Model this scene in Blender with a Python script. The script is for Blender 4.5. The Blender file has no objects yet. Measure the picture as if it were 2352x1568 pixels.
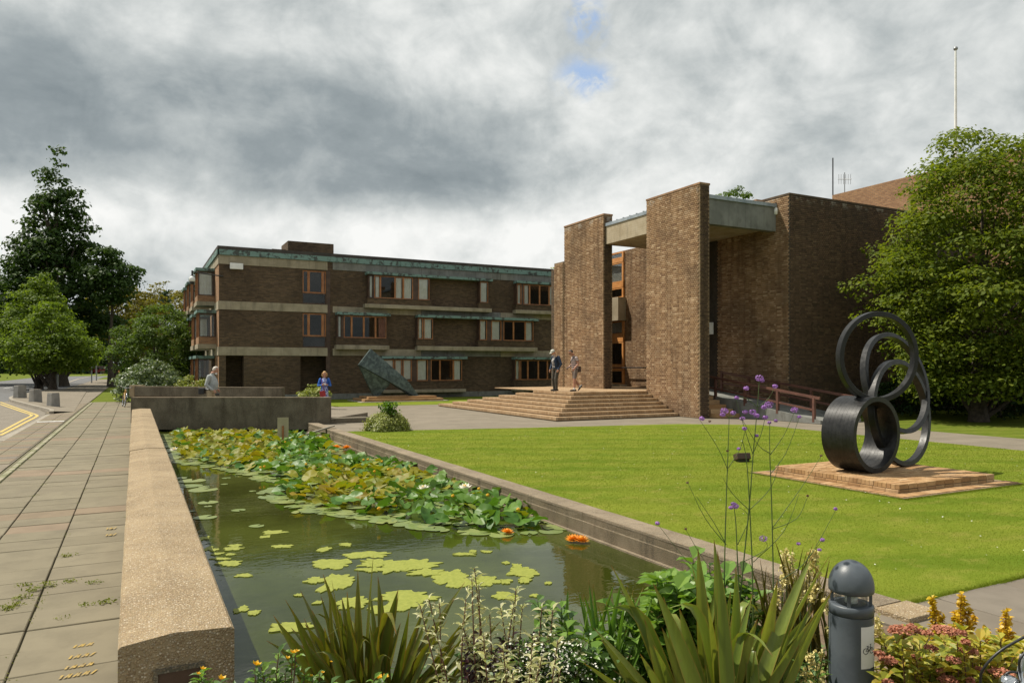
import bpy, bmesh, math, random
import numpy as np
from mathutils import Vector, Matrix, Euler, noise as mnoise

# ------------------------------------------------------------------ camera, sky, sun, exposure
SC = bpy.context.scene
COL = SC.collection
YAW = math.radians(27.3)
SN, CS = math.sin(YAW), math.cos(YAW)
F, HOR, EYE = 1680.0, 842.0, 1.95          # focal length and horizon on a 2352 px wide frame, eye height in metres
SUN_DIR = Vector((-1.0, 1.0, 2.2)).normalized()   # towards the sun
R = math.radians

cam_d = bpy.data.cameras.new('camera')
cam_d.sensor_width = 36.0
cam_d.lens = 36.0 * F / 2352.0
cam_d.shift_y = (HOR - 784.0) / 2352.0
cam_d.clip_start = 0.05
cam_d.clip_end = 3000.0
cam = bpy.data.objects.new('camera', cam_d)
COL.objects.link(cam)
cam.location = (0, 0, EYE)
cam.rotation_euler = (math.pi / 2, 0, -YAW)
SC.camera = cam
SC.render.engine = 'CYCLES'
SC.cycles.use_denoising = True
SC.cycles.max_bounces = 6
SC.cycles.diffuse_bounces = 3
SC.cycles.glossy_bounces = 3
SC.cycles.transmission_bounces = 4
SC.cycles.transparent_max_bounces = 8
SC.cycles.caustics_reflective = False
SC.cycles.caustics_refractive = False
SC.view_settings.view_transform = 'Standard'
SC.view_settings.look = 'None'
SC.view_settings.gamma = 1.0
SC.view_settings.exposure = 0.26


class NT:
    """small helper to write node trees"""
    def __init__(self, tree):
        self.t = tree
        tree.nodes.clear()

    def n(self, typ, **kw):
        nd = self.t.nodes.new(typ)
        for k, v in kw.items():
            setattr(nd, k, v)
        return nd

    def l(self, a, b):
        self.t.links.new(a, b)

    def put(self, sock, v):
        if isinstance(v, bpy.types.NodeSocket):
            self.l(v, sock)
        elif v is not None:
            sock.default_value = v

    def m(self, op, a, b=None, c=None, clamp=False):
        nd = self.n('ShaderNodeMath', operation=op, use_clamp=clamp)
        for i, v in enumerate((a, b, c)):
            self.put(nd.inputs[i], v)
        return nd.outputs[0]

    def sstep(self, v, lo, hi, tlo=0.0, thi=1.0):
        nd = self.n('ShaderNodeMapRange', interpolation_type='SMOOTHSTEP')
        for i, x in enumerate((v, lo, hi, tlo, thi)):
            self.put(nd.inputs[i], x)
        return nd.outputs[0]

    def noise(self, vec, scale, detail=4.0, rough=0.55, dist=0.0, out=0):
        nd = self.n('ShaderNodeTexNoise')
        self.put(nd.inputs['Vector'], vec)
        nd.inputs['Scale'].default_value = scale
        nd.inputs['Detail'].default_value = detail
        nd.inputs['Roughness'].default_value = rough
        nd.inputs['Distortion'].default_value = dist
        return nd.outputs[out]

    def mix(self, fac, a, b, blend='MIX'):
        nd = self.n('ShaderNodeMix', data_type='RGBA', blend_type=blend)
        self.put(nd.inputs[0], fac)
        self.put(nd.inputs[6], c4(a))
        self.put(nd.inputs[7], c4(b))
        return nd.outputs[2]

    def vmul(self, vec, k):
        nd = self.n('ShaderNodeVectorMath', operation='MULTIPLY')
        self.put(nd.inputs[0], vec)
        nd.inputs[1].default_value = k
        return nd.outputs[0]

    def ramp(self, fac, stops):
        nd = self.n('ShaderNodeValToRGB')
        el = nd.color_ramp.elements
        while len(el) < len(stops):
            el.new(0.5)
        for e, (p, c) in zip(el, stops):
            e.position = p
            e.color = c4(c)
        self.put(nd.inputs[0], fac)
        return nd.outputs[0]


def c4(v):
    if isinstance(v, (tuple, list)) and len(v) == 3:
        return (v[0], v[1], v[2], 1.0)
    return v


def build_world():
    w = bpy.data.worlds.new('World')
    SC.world = w
    w.use_nodes = True
    T = NT(w.node_tree)
    out = T.n('ShaderNodeOutputWorld')
    bg = T.n('ShaderNodeBackground')
    bg.inputs['Strength'].default_value = 0.1
    T.l(bg.outputs[0], out.inputs[0])
    sky = T.n('ShaderNodeTexSky')
    sky.sky_type = 'NISHITA'
    sky.sun_disc = False
    sky.sun_elevation = math.asin(SUN_DIR.z)
    sky.sun_rotation = math.atan2(SUN_DIR.x, SUN_DIR.y)
    sky.air_density = 1.0
    sky.dust_density = 0.6
    tc = T.n('ShaderNodeTexCoord')
    d = tc.outputs['Generated']
    sep = T.n('ShaderNodeSeparateXYZ')
    T.l(d, sep.inputs[0])
    x, y, z = sep.outputs
    # cloud layer: directions projected on a flat deck high above
    zz = T.m('ADD', T.m('MAXIMUM', z, 0.0), 0.16)
    comb = T.n('ShaderNodeCombineXYZ')
    T.l(T.m('DIVIDE', x, zz), comb.inputs[0])
    T.l(T.m('DIVIDE', y, zz), comb.inputs[1])
    p = comb.outputs[0]
    big = T.noise(p, 0.62, 4.0, 0.55, 0.25)
    mid = T.noise(T.vmul(d, (1.0, 1.0, 1.5)), 4.2, 9.0, 0.58, 0.25)
    fine = T.noise(T.vmul(d, (1.0, 1.0, 1.3)), 11.0, 8.0, 0.6, 0.5)
    bil = T.m('ABSOLUTE', T.m('SUBTRACT', T.noise(T.vmul(d, (1.0, 1.0, 1.35)), 7.0, 7.0, 0.55, 0.3), 0.5))
    az = T.m('ARCTAN2', x, y)
    el = T.m('ARCSINE', z)
    wob = T.m('SUBTRACT', T.noise(d, 3.2, 5.0, 0.6), 0.5)
    wob2 = T.m('SUBTRACT', T.noise(T.vmul(d, (1.0, 1.0, 1.7)), 5.1, 6.0, 0.6), 0.5)

    def blob(a0, e0, aw, ew, soft, k=0.5):
        da = T.m('DIVIDE', T.m('ADD', T.m('SUBTRACT', az, a0), T.m('MULTIPLY', wob2, k * aw)), aw)
        de = T.m('DIVIDE', T.m('ADD', T.m('SUBTRACT', el, e0), T.m('MULTIPLY', wob, k * 0.9 * ew + 0.03)), ew)
        r = T.m('SQRT', T.m('ADD', T.m('MULTIPLY', da, da), T.m('MULTIPLY', de, de)))
        return T.sstep(r, 1.0 - soft, 1.0 + soft, 1.0, 0.0)

    # big grey cloud bank over the left and middle; a lighter grey one at the right; a bright belt near the skyline
    dark = blob(0.12, 0.285, 0.46, 0.090, 0.36)
    dark_r = blob(1.02, 0.43, 0.34, 0.20, 0.75)
    dark_l = blob(-0.16, 0.36, 0.36, 0.10, 0.75)
    belt = blob(0.22, 0.165, 0.62, 0.060, 0.60)
    white = blob(0.43, 0.455, 0.22, 0.075, 0.60)
    white_r = blob(0.68, 0.30, 0.20, 0.15, 0.65)

    def dev(v, k):
        return T.m('MULTIPLY', T.m('SUBTRACT', v, 0.5), k)

    lum = T.m('ADD', 0.61, T.m('ADD', dev(big, 0.45), dev(mid, 0.95)))
    lum = T.m('ADD', lum, dev(fine, 0.38))
    lum = T.m('ADD', lum, T.m('MULTIPLY', T.m('SUBTRACT', bil, 0.08), 0.55))
    lum = T.m('ADD', lum, T.m('MULTIPLY', belt, 0.16))
    lum = T.m('ADD', lum, T.m('MULTIPLY', white, 0.12))
    lum = T.m('ADD', lum, T.m('MULTIPLY', white_r, 0.17))
    lum = T.m('SUBTRACT', lum, T.m('MULTIPLY', dark, 0.25))
    lum = T.m('SUBTRACT', lum, T.m('MULTIPLY', dark_r, 0.09))
    lum = T.m('SUBTRACT', lum, T.m('MULTIPLY', dark_l, 0.03))
    cloud = T.ramp(lum, [(0.14, (0.22, 0.262, 0.285)), (0.34, (0.33, 0.375, 0.395)), (0.52, (0.52, 0.56, 0.565)),
                         (0.68, (0.76, 0.785, 0.775)), (0.84, (0.98, 0.985, 0.965))])
    cloud = T.mix(1.0, cloud, (8.1, 8.1, 8.05), 'MULTIPLY')
    # the small gap where blue shows, and thinner cloud elsewhere
    hole = T.m('MAXIMUM', T.m('MAXIMUM', blob(0.574, 0.372, 0.030, 0.020, 0.7, 2.6), blob(0.582, 0.436, 0.024, 0.024, 0.7, 2.6)),
               T.sstep(big, 0.30, 0.20))
    hole = T.m('MULTIPLY', hole, T.sstep(T.noise(T.vmul(d, (1.0, 1.0, 1.4)), 30.0, 6.0, 0.6, 0.4), 0.36, 0.58))
    blue = T.mix(0.45, T.mix(1.0, sky.outputs[0], (1.25, 1.3, 1.4), 'MULTIPLY'), (4.6, 5.6, 6.8))
    T.l(T.mix(hole, cloud, blue), bg.inputs['Color'])


build_world()
sun_d = bpy.data.lights.new('sun', 'SUN')
sun_d.energy = 5.0
sun_d.angle = R(0.53)
sun_d.color = (1.0, 0.93, 0.80)
sun = bpy.data.objects.new('sun', sun_d)
COL.objects.link(sun)
sun.rotation_euler = (-SUN_DIR).to_track_quat('-Z', 'Y').to_euler()
sun.location = (-30, 20, 60)


# ------------------------------------------------------------------ measuring helpers (real distances from the camera)
def at(px, py, depth):
    r = (px - 1176.0) / F * depth
    return Vector((depth * SN + r * CS, depth * CS - r * SN, EYE - (py - HOR) / F * depth))


def gnd(px, py, z=0.0):
    return at(px, py, (EYE - z) * F / (py - HOR))


def dep_y(px, Y):
    return Y / (CS - (px - 1176.0) / F * SN)


def dep_x(px, X):
    return X / (SN + (px - 1176.0) / F * CS)


def fx(px, Y):
    return at(px, HOR, dep_y(px, Y)).x


def fz(px, py, Y):
    return at(px, py, dep_y(px, Y)).z


# ------------------------------------------------------------------ object helpers
def link(o, parent=None):
    COL.objects.link(o)
    if parent is not None:
        o.parent = parent
    return o


def thing(name, label, cat, loc=(0, 0, 0), rz=0.0, group=None):
    o = bpy.data.objects.new(name, None)
    o.empty_display_size = 0.1
    o.location = loc
    o.rotation_euler = (0, 0, rz)
    link(o)
    return tag(o, label, cat, group)


def tag(o, label=None, cat=None, group=None, kind=None):
    if label:
        o['label'] = label
    if cat:
        o['category'] = cat
    if group:
        o['group'] = group
    if kind:
        o['kind'] = kind
    return o


class MB:
    """collects shapes, builds one mesh object"""
    def __init__(self):
        self.v, self.f, self.mi, self.sm = [], [], [], []

    def add(self, vs, fs, mi=0, smooth=False):
        b = len(self.v)
        self.v.extend([tuple(p) for p in vs])
        for q in fs:
            self.f.append([b + i for i in q])
            self.mi.append(mi)
            self.sm.append(smooth)
        return self

    def box(self, x0, x1, y0, y1, z0, z1, mi=0, M=None):
        vs = [Vector(p) for p in ((x0, y0, z0), (x1, y0, z0), (x1, y1, z0), (x0, y1, z0),
                                  (x0, y0, z1), (x1, y0, z1), (x1, y1, z1), (x0, y1, z1))]
        if M is not None:
            vs = [M @ p for p in vs]
        return self.add(vs, [(0, 3, 2, 1), (4, 5, 6, 7), (0, 1, 5, 4), (1, 2, 6, 5), (2, 3, 7, 6), (3, 0, 4, 7)], mi)

    def prism(self, poly, z0, z1, mi=0, M=None):
        n = len(poly)
        vs = [Vector((p[0], p[1], z0)) for p in poly] + [Vector((p[0], p[1], z1)) for p in poly]
        if M is not None:
            vs = [M @ p for p in vs]
        fs = [tuple(reversed(range(n))), tuple(range(n, 2 * n))]
        fs += [(i, (i + 1) % n, n + (i + 1) % n, n + i) for i in range(n)]
        return self.add(vs, fs, mi)

    def sheet(self, poly, z, mi=0):
        return self.add([(p[0], p[1], z) for p in poly], [tuple(range(len(poly)))], mi)

    def tube(self, pts, radii, n=8, mi=0, smooth=True, cap=True, sq=1.0):
        pts = [Vector(p) for p in pts]
        if isinstance(radii, (int, float)):
            radii = [radii] * len(pts)
        vs, fs = [], []
        t0 = (pts[1] - pts[0]).normalized()
        up = Vector((0, 0, 1)) if abs(t0.z) < 0.9 else Vector((1, 0, 0))
        u = t0.cross(up).normalized()
        for i, p in enumerate(pts):
            a = pts[max(i - 1, 0)]
            b = pts[min(i + 1, len(pts) - 1)]
            t = (b - a).normalized()
            u = (u - t * u.dot(t)).normalized()
            w = t.cross(u)
            for k in range(n):
                an = 2 * math.pi * k / n
                vs.append(p + (u * math.cos(an) + w * math.sin(an) * sq) * radii[i])
        for i in range(len(pts) - 1):
            for k in range(n):
                fs.append((i * n + k, i * n + (k + 1) % n, (i + 1) * n + (k + 1) % n, (i + 1) * n + k))
        self.add(vs, fs, mi, smooth)
        if cap:
            L = len(pts) - 1
            self.add([vs[k] for k in range(n)], [tuple(reversed(range(n)))], mi)
            self.add([vs[L * n + k] for k in range(n)], [tuple(range(n))], mi)
        return self

    def lathe(self, prof, n=24, mi=0, M=None, smooth=True):
        vs, fs = [], []
        for r, z in prof:
            for k in range(n):
                a = 2 * math.pi * k / n
                p = Vector((r * math.cos(a), r * math.sin(a), z))
                vs.append(M @ p if M is not None else p)
        for i in range(len(prof) - 1):
            for k in range(n):
                fs.append((i * n + k, i * n + (k + 1) % n, (i + 1) * n + (k + 1) % n, (i + 1) * n + k))
        return self.add(vs, fs, mi, smooth)

    def ball(self, c, r, n=10, mi=0, sc=(1, 1, 1), M=None):
        prof = [(max(r * math.sin(math.pi * i / n), 1e-4), -r * math.cos(math.pi * i / n)) for i in range(n + 1)]
        MM = Matrix.Translation(c) @ (M if M is not None else Matrix()) @ Matrix.Diagonal((sc[0], sc[1], sc[2], 1))
        return self.lathe(prof, n + 4, mi, MM)

    def mesh(self, name, mats):
        me = bpy.data.meshes.new(name)
        me.from_pydata(self.v, [], self.f)
        if not isinstance(mats, (list, tuple)):
            mats = [mats]
        for m in mats:
            me.materials.append(m)
        me.polygons.foreach_set('material_index', self.mi)
        me.polygons.foreach_set('use_smooth', self.sm)
        me.update()
        return me

    def build(self, name, mats, parent=None, bevel=0.0, loc=None):
        me = self.mesh(name, mats)
        if bevel > 0:
            bm = bmesh.new()
            bm.from_mesh(me)
            bmesh.ops.remove_doubles(bm, verts=bm.verts, dist=1e-5)
            eds = [e for e in bm.edges if len(e.link_faces) == 2 and e.calc_face_angle(0) > 0.5]
            bmesh.ops.bevel(bm, geom=eds, offset=bevel, segments=2, profile=0.5, affect='EDGES')
            bm.to_mesh(me)
            bm.free()
        o = bpy.data.objects.new(name, me)
        if loc is not None:
            o.location = loc
        return link(o, parent)


def boxes(name, mat, parent, lst, bevel=0.0):
    for q in lst:
        b = MB()
        b.box(*q)
        b.build(name, mat, parent, bevel)


def quads_mesh(name, V, mats, mi=None, nper=4):
    """V: (N, nper, 3) array of separate faces"""
    V = np.asarray(V, dtype=np.float32)
    n = V.shape[0]
    me = bpy.data.meshes.new(name)
    me.vertices.add(n * nper)
    me.vertices.foreach_set('co', V.reshape(-1))
    me.loops.add(n * nper)
    me.loops.foreach_set('vertex_index', np.arange(n * nper, dtype=np.int32))
    me.polygons.add(n)
    me.polygons.foreach_set('loop_start', np.arange(0, n * nper, nper, dtype=np.int32))
    me.polygons.foreach_set('loop_total', np.full(n, nper, dtype=np.int32))
    if not isinstance(mats, (list, tuple)):
        mats = [mats]
    for m in mats:
        me.materials.append(m)
    if mi is not None:
        me.polygons.foreach_set('material_index', np.asarray(mi, dtype=np.int32))
    me.update(calc_edges=True)
    return me


def leaf_quads(C, N, size, rng, aspect=0.55, jitter=0.35):
    """rhombus leaves at C with normals N"""
    n = len(C)
    N = N / np.maximum(np.linalg.norm(N, axis=1, keepdims=True), 1e-6)
    a = rng.normal(size=(n, 3))
    U = np.cross(N, a)
    U /= np.maximum(np.linalg.norm(U, axis=1, keepdims=True), 1e-6)
    W = np.cross(N, U)
    s = (size * (1 + jitter * (rng.random(n) * 2 - 1)))[:, None] if np.ndim(size) == 0 else size[:, None]
    h = s * 0.5
    return np.stack([C - U * h, C - W * h * aspect + N * h * 0.18, C + U * h - N * h * 0.12, C + W * h * aspect + N * h * 0.18], 1)


# ------------------------------------------------------------------ materials
def new_mat(name):
    m = bpy.data.materials.new(name)
    m.use_nodes = True
    T = NT(m.node_tree)
    out = T.n('ShaderNodeOutputMaterial')
    bs = T.n('ShaderNodeBsdfPrincipled')
    T.l(bs.outputs[0], out.inputs[0])
    return m, T, bs, out


def bump(T, bs, h, strength, dist=0.02):
    b = T.n('ShaderNodeBump')
    b.inputs['Strength'].default_value = strength
    b.inputs['Distance'].default_value = dist
    T.l(h, b.inputs['Height'])
    T.l(b.outputs[0], bs.inputs['Normal'])


def wpos(T):
    return T.n('ShaderNodeNewGeometry').outputs['Position']


def pm(name, c1, c2, scale=3.0, rough=0.8, bstr=0.0, bscale=40.0, metal=0.0, spec=0.5, detail=6.0, lo=0.35, hi=0.65, rnd=0.0):
    m, T, bs, out = new_mat(name)
    p = wpos(T)
    f = T.sstep(T.noise(p, scale, detail, 0.6), lo, hi)
    col = T.mix(f, c1, c2)
    if rnd:
        rr = T.n('ShaderNodeObjectInfo').outputs['Random']
        k = T.m('ADD', T.m('MULTIPLY', rr, 2 * rnd), 1.0 - rnd)
        col = T.mix(1.0, col, T.ramp(k, [(0, (0, 0, 0)), (1, (1, 1, 1))]) if False else _grey(T, k), 'MULTIPLY')
    T.l(col, bs.inputs['Base Color'])
    bs.inputs['Roughness'].default_value = rough
    bs.inputs['Metallic'].default_value = metal
    bs.inputs['Specular IOR Level'].default_value = spec
    if bstr:
        bump(T, bs, T.noise(p, bscale, 4.0, 0.6), bstr)
    return m


def _grey(T, k):
    c = T.n('ShaderNodeCombineXYZ')
    for i in range(3):
        T.l(k, c.inputs[i])
    return c.outputs[0]


def wall_uv(T):
    """u along the wall, v up, by the face's own direction"""
    g = T.n('ShaderNodeNewGeometry')
    ps = T.n('ShaderNodeSeparateXYZ')
    T.l(g.outputs['Position'], ps.inputs[0])
    ns = T.n('ShaderNodeSeparateXYZ')
    T.l(g.outputs['True Normal'], ns.inputs[0])
    isx = T.m('GREATER_THAN', T.m('ABSOLUTE', ns.outputs[0]), 0.6)
    isz = T.m('GREATER_THAN', T.m('ABSOLUTE', ns.outputs[2]), 0.6)
    u = T.m('ADD', T.m('MULTIPLY', ps.outputs[1], isx), T.m('MULTIPLY', ps.outputs[0], T.m('SUBTRACT', 1.0, isx)))
    v = T.m('ADD', T.m('MULTIPLY', ps.outputs[1], isz), T.m('MULTIPLY', ps.outputs[2], T.m('SUBTRACT', 1.0, isz)))
    c = T.n('ShaderNodeCombineXYZ')
    T.l(u, c.inputs[0])
    T.l(v, c.inputs[1])
    return c.outputs[0], g.outputs['Position']


def brick_mat(name, ca, cb, mortar, w=0.235, h=0.078, ms=0.010, dark=0.45):
    m, T, bs, out = new_mat(name)
    uv, p = wall_uv(T)
    b = T.n('ShaderNodeTexBrick')
    T.l(uv, b.inputs['Vector'])
    b.offset = 0.5
    b.inputs['Color1'].default_value = c4(ca)
    b.inputs['Color2'].default_value = c4(cb)
    b.inputs['Mortar'].default_value = c4(mortar)
    b.inputs['Scale'].default_value = 1.0
    b.inputs['Mortar Size'].default_value = ms
    b.inputs['Mortar Smooth'].default_value = 0.2
    b.inputs['Brick Width'].default_value = w
    b.inputs['Row Height'].default_value = h
    b.inputs['Bias'].default_value = -0.1
    big = T.sstep(T.noise(p, 0.45, 5.0, 0.6), 0.35, 0.68)
    col = T.mix(T.m('MULTIPLY', big, dark), b.outputs['Color'], tuple(0.45 * x for x in ca))
    med = T.noise(p, 7.0, 4.0, 0.6)
    col = T.mix(T.m('MULTIPLY', T.sstep(med, 0.45, 0.75), 0.35), col, cb)
    T.l(col, bs.inputs['Base Color'])
    bs.inputs['Roughness'].default_value = 0.9
    bs.inputs['Specular IOR Level'].default_value = 0.25
    bump(T, bs, T.m('SUBTRACT', T.m('MULTIPLY', T.noise(p, 60.0, 3.0), 0.3), b.outputs['Fac']), 0.8, 0.012)
    return m


def piece_mat(name, cols, rough=0.9, nscale=25.0, bstr=0.3, bscale=90.0, dirt=None, spec=0.25, streak=0.0):
    """colour drawn per loose piece and per object (bricks, slabs)"""
    m, T, bs, out = new_mat(name)
    g = T.n('ShaderNodeNewGeometry')
    p = g.outputs['Position']
    oi = T.n('ShaderNodeObjectInfo').outputs['Random']
    k = T.m('FRACT', T.m('ADD', T.m('MULTIPLY', oi, 7.31), T.m('MULTIPLY', g.outputs['Random Per Island'], 13.7)))
    n = len(cols)
    col = T.ramp(k, [(i / max(n - 1, 1), c) for i, c in enumerate(cols)])
    col = T.mix(T.m('MULTIPLY', T.sstep(T.noise(p, nscale, 5.0, 0.65), 0.4, 0.7), 0.30), col, tuple(0.5 * x for x in cols[0]))
    if dirt:
        col = T.mix(T.m('MULTIPLY', T.sstep(T.noise(p, dirt[0], 5.0, 0.6), 0.42, 0.7), dirt[1]), col, dirt[2])
    if streak:
        sz = T.n('ShaderNodeSeparateXYZ')
        T.l(p, sz.inputs[0])
        ef = T.m('MULTIPLY', T.sstep(sz.outputs[2], 8.45, 8.8), T.sstep(T.noise(p, 2.2, 4.0, 0.6), 0.52, 0.62))
        col = T.mix(T.m('MULTIPLY', ef, 0.6), col, (0.42, 0.38, 0.32))
        sk = T.sstep(T.noise(T.vmul(p, (1.0, 1.0, 0.10)), 2.4, 6.0, 0.62), 0.50, 0.74)
        col = T.mix(T.m('MULTIPLY', sk, streak), col, tuple(0.35 * x for x in cols[0]))
    T.l(col, bs.inputs['Base Color'])
    bs.inputs['Roughness'].default_value = rough
    bs.inputs['Specular IOR Level'].default_value = spec
    if bstr:
        bump(T, bs, T.noise(p, bscale, 4.0, 0.6), bstr, 0.006)
    return m


def leaf_mat(name, cols, trans=0.35, rough=0.5, tint=(1.25, 1.25, 0.5), spec=0.4, nscale=0.7, namt=0.35):
    m, T, bs, out = new_mat(name)
    g = T.n('ShaderNodeNewGeometry')
    oi = T.n('ShaderNodeObjectInfo').outputs['Random']
    k = T.m('FRACT', T.m('ADD', T.m('MULTIPLY', oi, 5.17), T.m('MULTIPLY', g.outputs['Random Per Island'], 11.3)))
    n = len(cols)
    col = T.ramp(k, [(i / max(n - 1, 1), c) for i, c in enumerate(cols)])
    col = T.mix(T.m('MULTIPLY', T.sstep(T.noise(g.outputs['Position'], nscale, 3.0), 0.4, 0.65), namt), col, cols[-1])
    T.l(col, bs.inputs['Base Color'])
    bs.inputs['Roughness'].default_value = rough
    bs.inputs['Specular IOR Level'].default_value = spec
    tr = T.n('ShaderNodeBsdfTranslucent')
    T.l(T.mix(1.0, col, tint, 'MULTIPLY'), tr.inputs['Color'])
    mx = T.n('ShaderNodeMixShader')
    mx.inputs[0].default_value = trans
    T.l(bs.outputs[0], mx.inputs[1])
    T.l(tr.outputs[0], mx.inputs[2])
    T.l(mx.outputs[0], out.inputs[0])
    return m


def concrete(name, c1, c2, streak=0.4, bstr=0.25, agg=0.0, dark=(0.05, 0.045, 0.035), boards=0.0):
    m, T, bs, out = new_mat(name)
    p = wpos(T)
    col = T.mix(T.sstep(T.noise(p, 1.6, 6.0, 0.62), 0.35, 0.65), c1, c2)
    st = T.sstep(T.noise(T.vmul(p, (1.0, 1.0, 0.16)), 3.2, 6.0, 0.62), 0.46, 0.72)
    col = T.mix(T.m('MULTIPLY', st, streak), col, dark)
    h = T.noise(p, 55.0, 5.0, 0.65)
    if agg:
        v = T.n('ShaderNodeTexVoronoi')
        T.l(p, v.inputs['Vector'])
        v.inputs['Scale'].default_value = 85.0
        sc = T.n('ShaderNodeSeparateColor')
        T.l(v.outputs['Color'], sc.inputs[0])
        stone = T.ramp(sc.outputs[0], [(0.0, (0.20, 0.13, 0.075)), (0.3, (0.36, 0.255, 0.15)), (0.55, (0.46, 0.35, 0.22)), (0.8, (0.30, 0.25, 0.19)), (1.0, (0.68, 0.58, 0.45))])
        grn = T.sstep(v.outputs['Distance'], 0.35, 0.62, 1.0, 0.0)
        col = T.mix(T.m('MULTIPLY', grn, agg), col, stone)
        h = T.m('ADD', T.m('MULTIPLY', h, 0.4), T.m('MULTIPLY', grn, 0.7))
    if boards:
        uv, _ = wall_uv(T)
        sx = T.n('ShaderNodeSeparateXYZ')
        T.l(uv, sx.inputs[0])
        fr = T.m('FRACT', T.m('DIVIDE', sx.outputs[1], 0.1))
        gr = T.m('ADD', T.sstep(fr, 0.0, 0.07, 1.0, 0.0), T.sstep(fr, 0.93, 1.0))
        col = T.mix(T.m('MULTIPLY', gr, boards), col, tuple(0.4 * x for x in c1))
        h = T.m('SUBTRACT', h, T.m('MULTIPLY', gr, 0.8))
    T.l(col, bs.inputs['Base Color'])
    bs.inputs['Roughness'].default_value = 0.92
    bs.inputs['Specular IOR Level'].default_value = 0.25
    bump(T, bs, h, bstr, 0.01)
    return m


def glass_mat(name, tint=(0.95, 0.97, 0.96)):
    m = bpy.data.materials.new(name)
    m.use_nodes = True
    T = NT(m.node_tree)
    out = T.n('ShaderNodeOutputMaterial')
    tr = T.n('ShaderNodeBsdfTransparent')
    tr.inputs[0].default_value = c4(tint)
    gl = T.n('ShaderNodeBsdfGlossy')
    gl.inputs['Roughness'].default_value = 0.02
    fr = T.n('ShaderNodeFresnel')
    fr.inputs[0].default_value = 1.55
    k = T.m('MULTIPLY', fr.outputs[0], 0.62, clamp=True)
    mx = T.n('ShaderNodeMixShader')
    T.l(k, mx.inputs[0])
    T.l(tr.outputs[0], mx.inputs[1])
    T.l(gl.outputs[0], mx.inputs[2])
    T.l(mx.outputs[0], out.inputs[0])
    return m


M = {}
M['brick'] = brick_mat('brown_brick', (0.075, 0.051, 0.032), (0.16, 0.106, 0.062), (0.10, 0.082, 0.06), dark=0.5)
M['brick_side'] = brick_mat('sunlit_brick', (0.26, 0.14, 0.075), (0.40, 0.23, 0.12), (0.22, 0.17, 0.12), dark=0.25)
M['mortar'] = pm('mortar', (0.17, 0.115, 0.065), (0.25, 0.175, 0.10), 5.0, 0.95, 0.2, 80)
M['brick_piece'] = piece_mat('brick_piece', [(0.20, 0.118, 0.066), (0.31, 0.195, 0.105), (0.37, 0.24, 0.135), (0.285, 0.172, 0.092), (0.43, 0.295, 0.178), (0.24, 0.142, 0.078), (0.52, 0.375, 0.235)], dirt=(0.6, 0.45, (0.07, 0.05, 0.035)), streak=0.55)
M['brick_shaded'] = piece_mat('shaded_brick_piece', [(0.075, 0.050, 0.033), (0.115, 0.073, 0.046), (0.15, 0.095, 0.057), (0.10, 0.063, 0.042), (0.19, 0.125, 0.075)], dirt=(0.5, 0.5, (0.04, 0.033, 0.026)), streak=0.5)  # darker brick_piece copy for camera-facing walls: shade in its colour, plus dirt
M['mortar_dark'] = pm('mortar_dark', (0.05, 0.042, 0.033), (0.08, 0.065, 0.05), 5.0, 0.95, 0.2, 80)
M['tread'] = piece_mat('tread_brick', [(0.32, 0.21, 0.115), (0.40, 0.275, 0.16), (0.45, 0.325, 0.20), (0.36, 0.24, 0.135)], dirt=(2.2, 0.3, (0.24, 0.16, 0.09)))
M['paver'] = piece_mat('brick_paver', [(0.30, 0.175, 0.080), (0.40, 0.245, 0.115), (0.46, 0.30, 0.155), (0.36, 0.205, 0.095), (0.50, 0.345, 0.195)], dirt=(2.2, 0.45, (0.16, 0.09, 0.045)))
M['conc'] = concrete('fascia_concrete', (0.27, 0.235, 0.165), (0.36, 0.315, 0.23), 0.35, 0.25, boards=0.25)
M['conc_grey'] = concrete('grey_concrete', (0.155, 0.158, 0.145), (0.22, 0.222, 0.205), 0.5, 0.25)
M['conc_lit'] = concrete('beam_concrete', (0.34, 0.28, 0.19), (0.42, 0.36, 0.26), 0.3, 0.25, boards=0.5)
M['coping'] = concrete('exposed_aggregate', (0.235, 0.178, 0.104), (0.325, 0.25, 0.15), 0.36, 0.7, agg=0.75, dark=(0.12, 0.09, 0.06))
M['parapet'] = concrete('dark_parapet', (0.085, 0.075, 0.055), (0.15, 0.135, 0.10), 0.65, 0.5, agg=0.25, dark=(0.03, 0.027, 0.02))
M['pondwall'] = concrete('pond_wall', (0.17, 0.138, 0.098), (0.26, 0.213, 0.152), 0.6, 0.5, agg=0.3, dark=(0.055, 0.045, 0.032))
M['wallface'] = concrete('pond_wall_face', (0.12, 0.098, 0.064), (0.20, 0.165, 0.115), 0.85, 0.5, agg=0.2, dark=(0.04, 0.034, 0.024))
M['copper'] = pm('verdigris', (0.15, 0.25, 0.225), (0.045, 0.055, 0.048), 4.2, 0.6, 0.2, 30, lo=0.48, hi=0.62)
M['roofcap'] = pm('roof_cap', (0.035, 0.03, 0.026), (0.06, 0.052, 0.045), 2.0, 0.8)
M['lead'] = pm('lead_flashing', (0.20, 0.24, 0.28), (0.33, 0.37, 0.41), 3.0, 0.5, 0.1, 20)
M['timber'] = pm('stained_timber', (0.26, 0.10, 0.034), (0.38, 0.165, 0.06), 3.0, 0.55, 0.15, 60)
M['timber_dark'] = pm('dark_timber', (0.05, 0.028, 0.018), (0.085, 0.048, 0.03), 3.0, 0.6, 0.1, 60)
M['timber_gold'] = pm('golden_timber', (0.50, 0.21, 0.06), (0.62, 0.29, 0.095), 3.0, 0.5, 0.1, 60)
M['glass'] = glass_mat('window_glass')
M['interior'] = pm('room_wall', (0.045, 0.042, 0.038), (0.08, 0.075, 0.065), 0.8, 0.9)
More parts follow.
